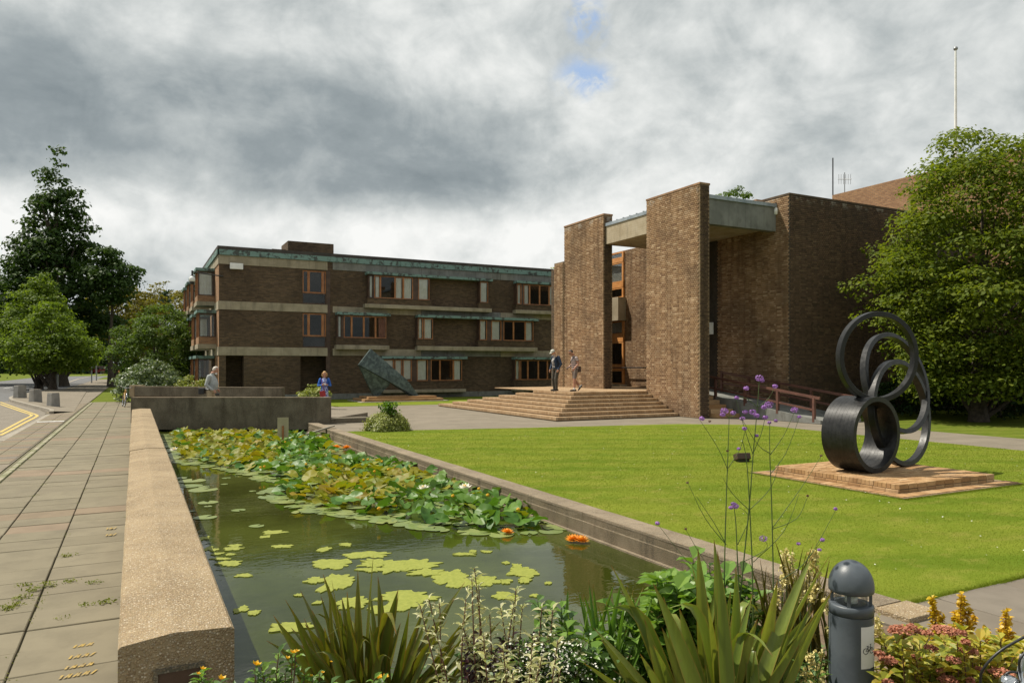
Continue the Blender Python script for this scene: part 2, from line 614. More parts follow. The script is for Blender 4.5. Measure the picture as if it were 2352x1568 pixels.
M['interior_dk'] = pm('room_dark', (0.016, 0.015, 0.013), (0.03, 0.028, 0.025), 0.8, 0.9)
M['curtain'] = pm('curtain_cloth', (0.78, 0.77, 0.72), (0.88, 0.87, 0.83), 3.0, 0.9)
M['curtain_red'] = pm('red_curtain_cloth', (0.22, 0.09, 0.07), (0.30, 0.13, 0.10), 3.0, 0.9)
M['white_paint'] = pm('white_paint', (0.70, 0.70, 0.68), (0.80, 0.80, 0.78), 3.0, 0.5)
M['black_metal'] = pm('black_metal', (0.012, 0.012, 0.013), (0.022, 0.022, 0.023), 3.0, 0.4, spec=0.5)
M['grey_metal'] = pm('grey_metal', (0.25, 0.26, 0.27), (0.34, 0.35, 0.36), 4.0, 0.45, metal=0.6)
M['chrome'] = pm('chrome', (0.62, 0.63, 0.64), (0.75, 0.76, 0.77), 4.0, 0.12, metal=1.0)
M['rail'] = pm('brown_rail', (0.085, 0.035, 0.025), (0.13, 0.055, 0.038), 4.0, 0.55)
M['bronze'] = pm('weathered_bronze', (0.040, 0.058, 0.060), (0.115, 0.155, 0.15), 5.0, 0.55, 0.15, 25, metal=0.25, lo=0.38, hi=0.68)
M['soil'] = pm('soil', (0.11, 0.075, 0.045), (0.19, 0.135, 0.085), 6.0, 0.95, 0.9, 35)
M['asphalt'] = pm('asphalt', (0.085, 0.085, 0.088), (0.125, 0.125, 0.125), 2.0, 0.9, 0.3, 120)
M['yellow_paint'] = pm('yellow_road_paint', (0.40, 0.29, 0.07), (0.52, 0.40, 0.13), 6.0, 0.8, lo=0.3, hi=0.7)
M['white_road'] = pm('white_road_paint', (0.45, 0.45, 0.43), (0.7, 0.7, 0.68), 6.0, 0.8)
M['bark'] = pm('bark', (0.035, 0.027, 0.02), (0.075, 0.058, 0.042), 9.0, 0.95, 0.8, 25)
M['bark_light'] = pm('grey_bark', (0.08, 0.068, 0.052), (0.14, 0.12, 0.095), 9.0, 0.95, 0.8, 25)

# ------------------------------------------------------------------ ground materials
def grass_mat(name, c1, c2, c3, stripe=0.0):
    m, T, bs, out = new_mat(name)
    p = wpos(T)
    a = T.sstep(T.noise(p, 0.55, 5.0, 0.6), 0.35, 0.65)
    col = T.mix(a, c1, c2)
    b = T.sstep(T.noise(p, 26.0, 4.0, 0.7), 0.35, 0.7)
    col = T.mix(T.m('MULTIPLY', b, 0.45), col, c3)
    dry = T.sstep(T.noise(T.vmul(p, (1.0, 1.9, 1.0)), 1.7, 6.0, 0.68), 0.48, 0.70)
    col = T.mix(T.m('MULTIPLY', dry, 0.60), col, (c2[0] * 1.45, c2[1] * 1.15, c2[2] * 2.2))
    sx = T.n('ShaderNodeSeparateXYZ')
    T.l(p, sx.inputs[0])
    wv = T.m('SINE', T.m('ADD', T.m('MULTIPLY', T.m('ADD', T.m('MULTIPLY', sx.outputs[0], 0.46), T.m('MULTIPLY', sx.outputs[1], 0.89)), 5.6), T.m('MULTIPLY', T.noise(p, 0.8, 3.0), 3.0)))
    col = T.mix(T.m('MULTIPLY', T.sstep(wv, -0.6, 0.6), 0.30), col, tuple(1.28 * x for x in c2))
    T.l(col, bs.inputs['Base Color'])
    bs.inputs['Roughness'].default_value = 0.95
    bs.inputs['Specular IOR Level'].default_value = 0.05
    h = T.m('ADD', T.noise(p, 90.0, 3.0, 0.7), T.m('MULTIPLY', T.noise(p, 9.0, 4.0), 1.2))
    bump(T, bs, h, 0.45, 0.02)
    return m


def paving_mat(name, c1, c2, su, sv, gap, jcol, pink=0.0, ang=0.0):
    m, T, bs, out = new_mat(name)
    p = wpos(T)
    mp = T.n('ShaderNodeMapping')
    mp.inputs['Rotation'].default_value = (0, 0, ang)
    T.l(p, mp.inputs[0])
    b = T.n('ShaderNodeTexBrick')
    T.l(mp.outputs[0], b.inputs['Vector'])
    b.inputs['Color1'].default_value = c4(c1)
    b.inputs['Color2'].default_value = c4(c2)
    b.inputs['Mortar'].default_value = c4(jcol)
    b.inputs['Scale'].default_value = 1.0
    b.inputs['Mortar Size'].default_value = gap
    b.inputs['Brick Width'].default_value = su
    b.inputs['Row Height'].default_value = sv
    col = T.mix(T.m('MULTIPLY', T.sstep(T.noise(p, 1.2, 6.0, 0.65), 0.4, 0.7), 0.4), b.outputs['Color'], tuple(0.62 * x for x in c1))
    col = T.mix(T.m('MULTIPLY', T.sstep(T.noise(p, 40.0, 3.0, 0.65), 0.4, 0.7), 0.2), col, tuple(1.3 * x for x in c2))
    T.l(col, bs.inputs['Base Color'])
    bs.inputs['Roughness'].default_value = 0.9
    bs.inputs['Specular IOR Level'].default_value = 0.25
    bump(T, bs, T.m('SUBTRACT', T.m('MULTIPLY', T.noise(p, 120.0, 3.0), 0.3), b.outputs['Fac']), 0.5, 0.008)
    return m


M['lawn'] = grass_mat('lawn_grass', (0.104, 0.153, 0.013), (0.158, 0.186, 0.022), (0.074, 0.122, 0.010))
M['rough_grass'] = grass_mat('verge_grass', (0.085, 0.12, 0.014), (0.12, 0.145, 0.02), (0.055, 0.09, 0.008))
M['plaza'] = paving_mat('plaza_paving', (0.18, 0.155, 0.117), (0.21, 0.18, 0.138), 0.9, 0.6, 0.006, (0.16, 0.13, 0.10))
M['setts'] = paving_mat('block_paving', (0.18, 0.158, 0.126), (0.22, 0.195, 0.16), 0.22, 0.11, 0.006, (0.12, 0.10, 0.08))
M['kerb'] = pm('kerb_stone', (0.22, 0.195, 0.155), (0.30, 0.268, 0.215), 3.0, 0.9, 0.3, 60)
M['slab'] = piece_mat('paving_slab', [(0.178, 0.155, 0.106), (0.190, 0.166, 0.114), (0.204, 0.178, 0.123), (0.184, 0.162, 0.110)], nscale=3.0, bscale=110, dirt=(0.9, 0.40, (0.135, 0.115, 0.083)))
M['slab_pink'] = piece_mat('pink_slab', [(0.208, 0.160, 0.110), (0.226, 0.172, 0.12), (0.20, 0.156, 0.105)], nscale=3.0, bscale=110, dirt=(0.9, 0.35, (0.155, 0.12, 0.085)))
M['sett'] = piece_mat('sett_stone', [(0.25, 0.235, 0.16), (0.34, 0.31, 0.23), (0.21, 0.215, 0.12), (0.30, 0.285, 0.20)], nscale=8.0)
M['slab_grey'] = piece_mat('grey_slab', [(0.16, 0.140, 0.112), (0.185, 0.16, 0.128), (0.175, 0.148, 0.112)], nscale=2.0, bscale=110, dirt=(1.4, 0.4, (0.15, 0.125, 0.10)))

# ------------------------------------------------------------------ ground, with the pond cut out
PX0, PX1, PY0, PY1 = 0.28, 5.30, 4.02, 29.6
g = MB()
FAR = 1500.0
xs = [-FAR, PX0, PX1, FAR]
ys = [-60.0, PY0, PY1, FAR]
gv = [(x, y, -0.05) for y in ys for x in xs]
gf = [(j * 4 + i, j * 4 + i + 1, j * 4 + i + 5, j * 4 + i + 4) for j in range(3) for i in range(3) if not (i == 1 and j == 1)]
g.add(gv, gf)
tag(g.build('ground', M['rough_grass']), kind='structure')

WZ = -0.26


def water_mat():
    m, T, bs, out = new_mat('pond_water')
    p = wpos(T)
    f = T.sstep(T.noise(p, 0.55, 5.0, 0.6), 0.35, 0.68)
    col = T.mix(f, (0.026, 0.034, 0.004), (0.056, 0.070, 0.012))
    T.l(col, bs.inputs['Base Color'])
    bs.inputs['Roughness'].default_value = 0.015
    bs.inputs['IOR'].default_value = 1.333
    h = T.m('ADD', T.noise(T.vmul(p, (1.0, 1.8, 1.0)), 3.5, 3.0, 0.55), T.m('MULTIPLY', T.noise(p, 14.0, 2.0), 0.25))
    b = T.n('ShaderNodeBump')
    b.inputs['Strength'].default_value = 0.035
    b.inputs['Distance'].default_value = 0.05
    T.l(h, b.inputs['Height'])
    T.l(b.outputs[0], bs.inputs['Normal'])
    return m


M['water'] = water_mat()
w = MB()
w.sheet([(PX0 - 0.05, PY0 - 0.05), (PX1 + 0.05, PY0 - 0.05), (PX1 + 0.05, PY1 + 0.05), (PX0 - 0.05, PY1 + 0.05)], WZ)
tag(w.build('pond_water', M['water']), kind='structure')
# pond sides below the banks
w = MB()
w.box(PX0 - 0.1, PX1 + 0.1, PY0 - 0.25, PY0, WZ - 0.3, -0.06)
w.box(PX0 - 0.1, PX1 + 0.1, PY1, PY1 + 0.25, WZ - 0.3, -0.06)
tag(w.build('pond_bank', M['soil']), kind='structure')

# ------------------------------------------------------------------ lawn, plaza, paths
LAWN = [(5.56, 3.84), (18.3, 3.84), (18.5, 15.5), (18.7, 18.0), (16.5, 19.6), (11.0, 20.6), (6.5, 21.7), (5.56, 21.9)]
l = MB()
l.sheet(LAWN, 0.0)
tag(l.build('lawn', M['lawn']), kind='structure')
l = MB()
l.sheet([(6.0, 36.0), (22.0, 35.0), (27.0, 43.7), (4.4, 43.7), (4.6, 40.0)], -0.006)
tag(l.build('building_lawn', M['lawn']), kind='structure')
pz = MB()
pz.sheet([(5.56, 21.9), (6.5, 21.7), (11.0, 20.6), (16.5, 19.6), (18.7, 18.0), (18.5, 15.5), (18.3, 3.84), (21.3, 3.84), (21.6, 15.0), (23.2, 17.0), (23.3, 36.0), (6.0, 36.0), (4.6, 40.0), (1.0, 41.5), (0.3, 29.6), (5.3, 29.6), (5.3, 25.0), (5.56, 25.0)], -0.012)
tag(pz.build('plaza', M['plaza']), kind='structure')

rng = random.Random(5)


def slab_proto(name, w_, l_, mat, tilt=0.0):
    b = MB()
    b.box(-w_ / 2, w_ / 2, -l_ / 2, l_ / 2, -0.05, 0.0)
    me = b.mesh(name, mat)
    bm = bmesh.new()
    bm.from_mesh(me)
    top = [e for e in bm.edges if all(v.co.z > -0.01 for v in e.verts)]
    bmesh.ops.bevel(bm, geom=top, offset=0.006, segments=1, affect='EDGES')
    bm.to_mesh(me)
    bm.free()
    return me


def place(me, name, parent, loc, rot=(0, 0, 0), sc=None):
    o = bpy.data.objects.new(name, me)
    o.location = loc
    o.rotation_euler = rot
    if sc is not None:
        o.scale = sc
    return link(o, parent)


# footpath along the pond wall: bedding sheet and the slabs on it
fp = MB()
fp.sheet([(-2.22, -6.0), (-0.02, -6.0), (-0.02, 47.0), (-2.22, 47.0)], -0.03)
foot = tag(fp.build('footpath', pm('joint_sand', (0.10, 0.085, 0.055), (0.14, 0.13, 0.07), 5.0, 0.95)), kind='structure')
SLW, SLL = 0.64, 0.475
sp = {k: slab_proto('slab', SLW - 0.014, SLL - 0.012, M[k]) for k in ('slab', 'slab_pink')}
row = 0
y = 2.9
pink_rows = {18, 28, 42, 43, 60, 70, 78}
while y < 46.4:
    for cix in range(3):
        k = 'slab'
        if row in pink_rows and (rng.random() < 0.7):
            k = 'slab_pink'
        if row == 4 and cix == 0 or row == 16 and cix == 1 or row == 27:
            k = 'slab_pink'
        x = -0.075 - SLW * (cix + 0.5)
        tz = rng.uniform(-0.007, 0.004)
        place(sp[k], 'slab', foot, (x, y, tz), (rng.uniform(-0.007, 0.007), rng.uniform(-0.007, 0.007), rng.uniform(-0.004, 0.004)))
    y += SLL
    row += 1
# narrow pale strip of setts beside the slabs
y = 6.0
st = slab_proto('sett', 0.095, 0.19, M['sett'])
ns = 0
while y < 46.0 and ns < 200:
    place(st, 'sett', foot, (-2.085, y, rng.uniform(-0.006, 0.002)), (0, 0, rng.uniform(-0.05, 0.05)))
    y += 0.205
    ns += 1

# wide banded paving left of the strip
wp = MB()
wp.sheet([(-2.22, 10.0), (-2.22, 47.0), (-2.22, 130.0), (-5.2, 130.0), (-5.5, 75.0), (-6.6, 59.0), (-6.3, 50.5), (-4.2, 41.4), (-3.1, 36.0), (-3.1, 27.9), (-3.15, 23.3), (-3.2, 10.0)], -0.012)
wide = tag(wp.build('pavement', M['plaza']), kind='structure')
bandm = {}
y = 18.0
k = 0
while y < 45.5:
    wdt = 0.84 if y < 36.2 else 1.1
    mk = ('slab', 'slab_pink', 'slab_grey', 'slab_pink', 'slab')[k % 5]
    if (mk, wdt) not in bandm:
        bandm[(mk, wdt)] = slab_proto('band_slab', wdt / 2 - 0.012, 0.44, M[mk])
    for i in range(2):
        place(bandm[(mk, wdt)], 'band_slab', wide, (-2.24 - wdt / 4 - i * wdt / 2, y, -0.002), (0, 0, 0))
    y += 0.46
    k += 1
white_bar = MB()
white_bar.box(-3.06, -2.24, 30.55, 30.85, -0.006, 0.004)
white_bar.build('white_band', M['white_road'], wide)

# block-paved drive, road
dv = MB()
dv.sheet([(-3.0, 10.0), (-3.0, 37.0), (-4.1, 41.5), (-6.0, 50.0), (-7.2, 52.0), (-40.0, 47.0), (-40.0, 10.0)], -0.030)
drive = tag(dv.build('drive', M['setts']), kind='structure')
rd = MB()
rd.sheet([(-6.9, 49.0), (-6.4, 51.0), (-5.5, 66.0), (-5.2, 130.0), (-5.0, 160.0), (40.0, 172.0), (40.0, 190.0), (-16.0, 176.0), (-16.5, 80.0), (-40.0, 62.0), (-40.0, 44.0)], -0.026)
road = tag(rd.build('road', M['asphalt']), kind='structure')


def ribbon(pts, w_, z):
    b = MB()
    pts = [Vector((p[0], p[1], 0)) for p in pts]
    vs = []
    for i, p in enumerate(pts):
        t = (pts[min(i + 1, len(pts) - 1)] - pts[max(i - 1, 0)]).normalized()
        nrm = Vector((-t.y, t.x, 0))
        vs += [p + nrm * w_ / 2 + Vector((0, 0, z)), p - nrm * w_ / 2 + Vector((0, 0, z))]
    b.add(vs, [(2 * i, 2 * i + 1, 2 * i + 3, 2 * i + 2) for i in range(len(pts) - 1)])
    return b


def smooth_path(pts, n=8):
    out = []
    P = [Vector(p) for p in pts]
    for i in range(len(P) - 1):
        p0, p1, p2, p3 = P[max(i - 1, 0)], P[i], P[i + 1], P[min(i + 2, len(P) - 1)]
        for k in range(n):
            t = k / n
            out.append(0.5 * ((2 * p1) + (-p0 + p2) * t + (2 * p0 - 5 * p1 + 4 * p2 - p3) * t * t + (-p0 + 3 * p1 - 3 * p2 + p3) * t ** 3))
    out.append(P[-1])
    return out


kline = [gnd(0, 1003), gnd(60, 977), gnd(104, 955), gnd(122, 947.5), gnd(114, 944.5), gnd(80, 936), gnd(40, 925), gnd(24, 920), gnd(30, 913), gnd(70, 905)]
yl1 = [gnd(0, 1000, -.03), gnd(30, 985, -.03), gnd(62, 968, -.03), gnd(84, 956.5, -.03), gnd(82, 952, -.03), gnd(66, 946.5, -.03), gnd(30, 934, -.03), gnd(0, 923, -.03)]
yl2 = [gnd(0, 993, -.03), gnd(26, 979, -.03), gnd(55, 963.5, -.03), gnd(72, 954.5, -.03), gnd(68, 951, -.03), gnd(52, 946, -.03), gnd(20, 935, -.03), gnd(0, 928, -.03)]
for yl in (yl1, yl2):
    ribbon(smooth_path(yl), 0.11, -0.022).build('yellow_line', M['yellow_paint'], drive)
kb = MB()
ks = smooth_path([gnd(118, 950), gnd(116, 945), gnd(80, 936), gnd(45, 926.5), gnd(27, 921), gnd(27, 914.5), gnd(55, 908), gnd(90, 901)], 5)
for i in range(len(ks) - 1):
    a, b_ = ks[i], ks[i + 1]
    t = (b_ - a).normalized()
    nrm = Vector((-t.y, t.x, 0)) * 0.08
    kb.add([a + nrm + Vector((0, 0, -.03)), a - nrm + Vector((0, 0, -.03)), b_ - nrm + Vector((0, 0, -.03)), b_ + nrm + Vector((0, 0, -.03)),
            a + nrm + Vector((0, 0, .11)), a - nrm + Vector((0, 0, .11)), b_ - nrm + Vector((0, 0, .11)), b_ + nrm + Vector((0, 0, .11))],
           [(4, 5, 6, 7), (0, 1, 5, 4), (1, 2, 6, 5), (2, 3, 7, 6), (3, 0, 4, 7)])
kb.build('kerb_edge', M['kerb'], wide)
isl = MB()
isl.add([p + Vector((0, 0, .105)) for p in ks] + [gnd(110, 897) + Vector((0, 0, .105)), gnd(200, 897) + Vector((0, 0, .02)), gnd(170, 945) + Vector((0, 0, .004))], [tuple(range(len(ks) + 3))])
isl.build('raised_island', M['plaza'], wide)
# kerb where the path edge meets the drive, and road-side kerb of the verge
ribbon([gnd(118, 950), gnd(60, 982), gnd(0, 1012)], 0.30, -0.006).build('kerb_edge', M['kerb'], wide)
ribbon([gnd(110, 893), gnd(180, 870), gnd(238, 857.5)], 0.35, 0.0).build('kerb_edge', M['kerb'], wide)
for a, b_ in (((98, 890), (116, 886)), ((52, 892), (68, 888.5)), ((8, 892), (30, 889))):
    ribbon([gnd(a[0], a[1], -.03), gnd(b_[0], b_[1], -.03)], 0.18, -0.018).build('lane_marking', M['white_road'], road)

# planting bed at the near end of the pond, slab path at the right
bd = MB()
n = 28
bx = np.linspace(0.0, 5.06, n)
by = np.linspace(0.6, 4.15, n)
vs = []
for j in range(n):
    for i in range(n):
        e = min(i, j, n - 1 - i, n - 1 - j) > 0
        vs.append((bx[i], by[j], 0.02 + (0.05 * mnoise.noise((bx[i] * 2.3, by[j] * 2.3, 0.0)) + 0.03 if e else -0.03)))
bd.add(vs, [(j * n + i, j * n + i + 1, (j + 1) * n + i + 1, (j + 1) * n + i) for j in range(n - 1) for i in range(n - 1)], 0, True)
tag(bd.build('planting_bed', M['soil']), kind='structure')
rp = MB()
rp.sheet([(5.08, -3.0), (21.3, -3.0), (21.3, 3.84), (5.08, 3.84)], -0.02)
rpath = tag(rp.build('slab_path', M['soil']), kind='structure')
yy = 3.84 - 0.46
protos = {}
ri = 0
while yy > -0.6:
    x = 5.08 - (0.55 if ri % 2 else 0.0)
    while x < 12.5:
        wd = 0.92
        x0, x1 = max(x, 5.08), min(x + wd, 12.6)
        if x1 - x0 > 0.15:
            key = round(x1 - x0, 2)
            if key not in protos:
                protos[key] = slab_proto('slab', key - 0.012, 0.908, M['slab_grey'])
            place(protos[key], 'slab', rpath, ((x0 + x1) / 2, yy, 0.006 + rng.uniform(-0.004, 0.004)), (rng.uniform(-.004, .004), rng.uniform(-.004, .004), 0))
        x += wd
    yy -= 0.92
    ri += 1

# ------------------------------------------------------------------ pond walls
CZ, CY0, CY1 = 0.575, 4.13, 26.9
cw = thing('pond_coping_wall', 'long pale aggregate concrete wall with a ridged coping beside the paving', 'wall', (0.2, CY0, 0))


def coping_piece(y0, y1, dz, dx):
    b = MB()
    nx = [(-0.275, -0.50), (-0.275, -0.035), (-0.262, -0.02), (-0.02, 0.012), (0.258, -0.004), (0.272, -0.018), (0.272, -0.50)]
    ny = max(2, int((y1 - y0) / 0.25))
    vs = []
    for j in range(ny + 1):
        yy = y0 + (y1 - y0) * j / ny
        for k, (x, z) in enumerate(nx):
            jx = 0.004 * mnoise.noise((yy * 3.1, x * 9, 1.3)) if 0 < k < 6 else 0
            jz = 0.006 * mnoise.noise((yy * 2.7, x * 9, 7.3)) if 0 < k < 6 else 0
            vs.append((x + jx + dx, yy, CZ + z + jz + dz))
    m = len(nx)
    fs = [(j * m + k, j * m + k + 1, (j + 1) * m + k + 1, (j + 1) * m + k) for j in range(ny) for k in range(m - 1)]
    fs = [tuple(reversed(q)) for q in fs]
    fs += [tuple(range(m)), tuple(reversed([ny * m + k for k in range(m)]))]
    b.add(vs, fs)
    return b


edges = [0.0, 5.25, 9.6, 14.2, 18.6, 22.77]
for i in range(5):
    coping_piece(edges[i] + 0.004, edges[i + 1] - 0.004, (0, -0.006, 0.002, -0.004, 0)[i], (0, 0.004, -0.003, 0.002, 0)[i]).build('coping', M['coping'], cw)
lowm = MB()
lowm.box(-0.24, 0.24, 0.02, 22.7, -0.75, CZ - 0.502)
lowm.build('wall_base', M['parapet'], cw)
rc = MB()   # the sunk panel in the end of the wall: a frame of four bars standing proud of it
rc.box(-0.115, -0.095, -0.014, -0.001, -0.2, 0.415)
rc.box(0.105, 0.125, -0.014, -0.001, -0.2, 0.415)
rc.box(-0.095, 0.105, -0.014, -0.001, 0.392, 0.415)
rc.build('panel_frame', M['parapet'], cw)
rc = MB()
rc.box(-0.093, 0.103, -0.006, -0.001, -0.2, 0.39)
rc.build('panel', M['timber_dark'], cw)

pw = thing('pond_edge_wall', 'low weathered concrete wall between the pond and the lawn', 'wall', (5.25, 3.84, 0))
for i in range(5):
    y0, y1 = i * 4.3 + 0.003, (i + 1) * 4.3 - 0.003
    b = MB()
    prof = [(-0.01, -0.7), (-0.01, -0.085), (0.0, -0.075), (0.0, 0.02), (0.015, 0.035), (0.29, 0.035), (0.30, 0.025), (0.30, -0.5)]
    ny = 12
    vs = []
    for j in range(ny + 1):
        yv = y0 + (y1 - y0) * j / ny
        for k, (x, z) in enumerate(prof):
            vs.append((x + 0.005 * mnoise.noise((yv * 2.2, k * 1.7, 3.1)), yv, z + (0.006 * mnoise.noise((yv * 2.6, k * 2.2, 9.4)) if z > -.2 else 0)))
    m = len(prof)
    fs = [tuple(reversed((j * m + k, j * m + k + 1, (j + 1) * m + k + 1, (j + 1) * m + k))) for j in range(ny) for k in range(m - 1)]
    fs += [tuple(range(m)), tuple(reversed([ny * m + k for k in range(m)]))]
    b.add(vs, fs)
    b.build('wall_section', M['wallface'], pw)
    b = MB()
    ny = 14
    vs = []
    prof = [(-0.004, 0.005), (-0.004, 0.036), (0.006, 0.046), (0.298, 0.046), (0.306, 0.038), (0.306, 0.0)]
    for j in range(ny + 1):
        yv = y0 + (y1 - y0) * j / ny
        for k, (x, z) in enumerate(prof):
            vs.append((x + 0.006 * mnoise.noise((yv * 3.2, k * 1.7, 5.1)), yv, z + 0.005 * mnoise.noise((yv * 3.6, k * 2.2, 2.4))))
    m = len(prof)
    fs = [tuple(reversed((j * m + k, j * m + k + 1, (j + 1) * m + k + 1, (j + 1) * m + k))) for j in range(ny) for k in range(m - 1)]
    fs += [tuple(range(m)), tuple(reversed([ny * m + k for k in range(m)]))]
    b.add(vs, fs)
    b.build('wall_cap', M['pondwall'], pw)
b = MB()
b.box(-0.06, -0.012, 0.0, 21.5, -0.7, WZ + 0.02)
b.build('water_ledge', M['pondwall'], pw)

b = MB()
b.box(-0.03, 0.36, -0.30, -0.004, -0.25, 0.045)
b.build('end_stone', M['coping'], pw, bevel=0.008)

# ------------------------------------------------------------------ bridge: deck, two parapets
dk = MB()
A0, A1 = at(300, 912, 25.0), at(757, 912, 25.0)
B0, B1 = at(309, 889, 37.4), at(647, 891, 35.4)
for p in (A0, A1, B0, B1):
    p.z = 0
dk.prism([(A0.x, A0.y + .2), (A1.x, A1.y + .2), (A1.x + 2.2, A1.y + 3.0), (B1.x + 1.5, B1.y), (B0.x, B0.y)], -0.14, 0.16)
tag(dk.build('bridge_deck', M['plaza']), kind='structure')


def parapet(name, label, p0, p1, z0, z1, thick, mat, plinth=None):
    d = (p1 - p0)
    L = d.length
    ang = math.atan2(d.y, d.x)
    t = thing(name, label, 'wall', (p0.x, p0.y, 0), ang)
    b = MB()
    b.box(0, L, 0, thick, z0, z1 - 0.03)
    o = b.build('wall_panel', mat, t, bevel=0.012)
    b = MB()
    b.box(-0.002, L + 0.002, -0.003, thick + 0.003, z1 - 0.03, z1)
    b.build('wall_cap', M['pondwall'], t)
    return t, L


front_par, LP = parapet('bridge_parapet', 'long dark stained concrete parapet of the bridge above the lilies', A0, A1, -0.20, 0.91, 0.24, M['parapet'])
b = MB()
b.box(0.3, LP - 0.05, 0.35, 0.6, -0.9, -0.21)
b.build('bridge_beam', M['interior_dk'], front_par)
b = MB()
b.box(0.0, LP, 0.05, 1.2, -0.20, -0.145)
b.build('deck_edge', M['parapet'], front_par)
rear_par, LR = parapet('entrance_sign_wall', 'rear concrete parapet with raised college lettering and a pale cap', B0, B1, 0.45, 0.95, 0.3, M['parapet'])
b = MB()
b.box(0.05, LR - 0.05, 0.05, 0.28, 0.0, 0.449)
b.build('sign_board', pm('brown_panel', (0.17, 0.095, 0.04), (0.22, 0.13, 0.06), 2.0, 0.8), rear_par)
b = MB()
b.box(-0.30, -0.003, -0.02, 0.75, 0.42, 1.0)
b.build('end_block', M['coping'], rear_par, bevel=0.015)
b = MB()
b.box(-0.22, -0.05, 0.05, 0.6, 0.0, 0.419)
b.build('end_foot', M['parapet'], rear_par)


def text_mesh(name, body, size, ext, mat, parent, loc, rot, align='LEFT', bev=0.0):
    cu = bpy.data.curves.new(name, 'FONT')
    cu.body = body
    cu.size = size
    cu.extrude = ext
    cu.align_x = align
    tmp = bpy.data.objects.new(name, cu)
    COL.objects.link(tmp)
    dg = bpy.context.evaluated_depsgraph_get()
    me = bpy.data.meshes.new_from_object(tmp.evaluated_get(dg))
    COL.objects.unlink(tmp)
    bpy.data.objects.remove(tmp)
    me.name = name
    me.materials.clear()
    me.materials.append(mat)
    o = bpy.data.objects.new(name, me)
    o.location = loc
    o.rotation_euler = rot
    return link(o, parent)


text_mesh('lettering', 'CHURCHILL COLLEGE', 0.36, 0.02, M['kerb'], rear_par, (0.75, 0.02, 0.17), (math.pi / 2, 0, 0))

# ------------------------------------------------------------------ accommodation building (left)
YF = 43.8                       # facade plane
XL, XR = 4.2, 26.6
lb = thing('residence_building', 'three storey brown brick block with concrete bands and copper edged flat roof', 'building', (XL, YF, 0))
OX, OY = XL, YF                 # parts are modelled relative to the corner


def strips(b, x0, x1, z0, z1, holes, y0, y1, swap=False):
    """wall of boxes leaving rectangular openings"""
    zs = sorted({z0, z1, *[h[2] for h in holes], *[h[3] for h in holes]})
    zs = [z for z in zs if z0 <= z <= z1]
    for za, zb in zip(zs[:-1], zs[1:]):
        hs = sorted((h[0], h[1]) for h in holes if h[2] < (za + zb) / 2 < h[3])
        x = x0
        for ha, hb in hs + [(x1, x1)]:
            if ha > x + 1e-4:
                if swap:
                    b.box(y0, y1, x, ha, za, zb)
                else:
                    b.box(x, ha, y0, y1, za, zb)
            x = max(x, hb)


FLOOR = {2: (7.50, 6.10, 5.76, 5.52), 1: (5.00, 3.65, 3.25, 2.98), 0: (2.40, 1.03, 0.53, 0.33)}
PROJ = 0.45
BAYS = [
    # floor, canopy px, ledge px, segments (px0, px1, kind, columns)
    (2, (843, 1130), (838, 1129), [(848, 858, 'side'), (860, 874, 'c'), (874, 908, 'g'), (908, 927, 'c'), (927, 949, 'c'), (961, 987, 'c'), (1103, 1122, 'c')]),
    (2, (1186, 1289), (1184, 1288), [(1188, 1198, 'c'), (1203, 1217, 'c'), (1217, 1240, 'g'), (1240, 1262, 'g'), (1262, 1279, 'c')]),
    (1, (774, 896), (772, 894), [(776, 786, 'side'), (790, 808, 'g'), (808, 836, 'g'), (836, 863, 'g'), (863, 888, 'r')]),
    (1, (959, 1236), (958, 1234), [(960, 972, 'c'), (974, 995, 'c'), (1102, 1119, 'c'), (1129, 1152, 'c'), (1157, 1180, 'g'), (1180, 1207, 'g'), (1207, 1226, 'c')]),
    (0, (876, 1072), (880, 1070), [(880, 905, 'b'), (907, 924, 'b'), (926, 946, 'b'), (958, 983, 'c'), (990, 1011, 'g'), (1011, 1042, 'g'), (1042, 1062, 'c')]),
    (0, (1182, 1284), (1181, 1284), [(1184, 1194, 'c'), (1196, 1213, 'g'), (1213, 1237, 'g'), (1237, 1258, 'g'), (1258, 1272, 'g')]),
]
holes = []
brick_boxes = MB()


def fxl(px, Y=YF - PROJ):
    return fx(px, Y) - OX


def wavy(x0, x1, z0, z1, y, amp=0.02, n=None):
    b = MB()
    n = n or max(6, int((x1 - x0) / 0.05))
    vs = []
    for i in range(n + 1):
        x = x0 + (x1 - x0) * i / n
        yy = y + amp * math.sin(i * 2.1 + x0 * 5)
        vs += [(x, yy, z0), (x, yy, z1)]
    b.add(vs, [(2 * i, 2 * i + 2, 2 * i + 3, 2 * i + 1) for i in range(n)], 0, True)
    return b


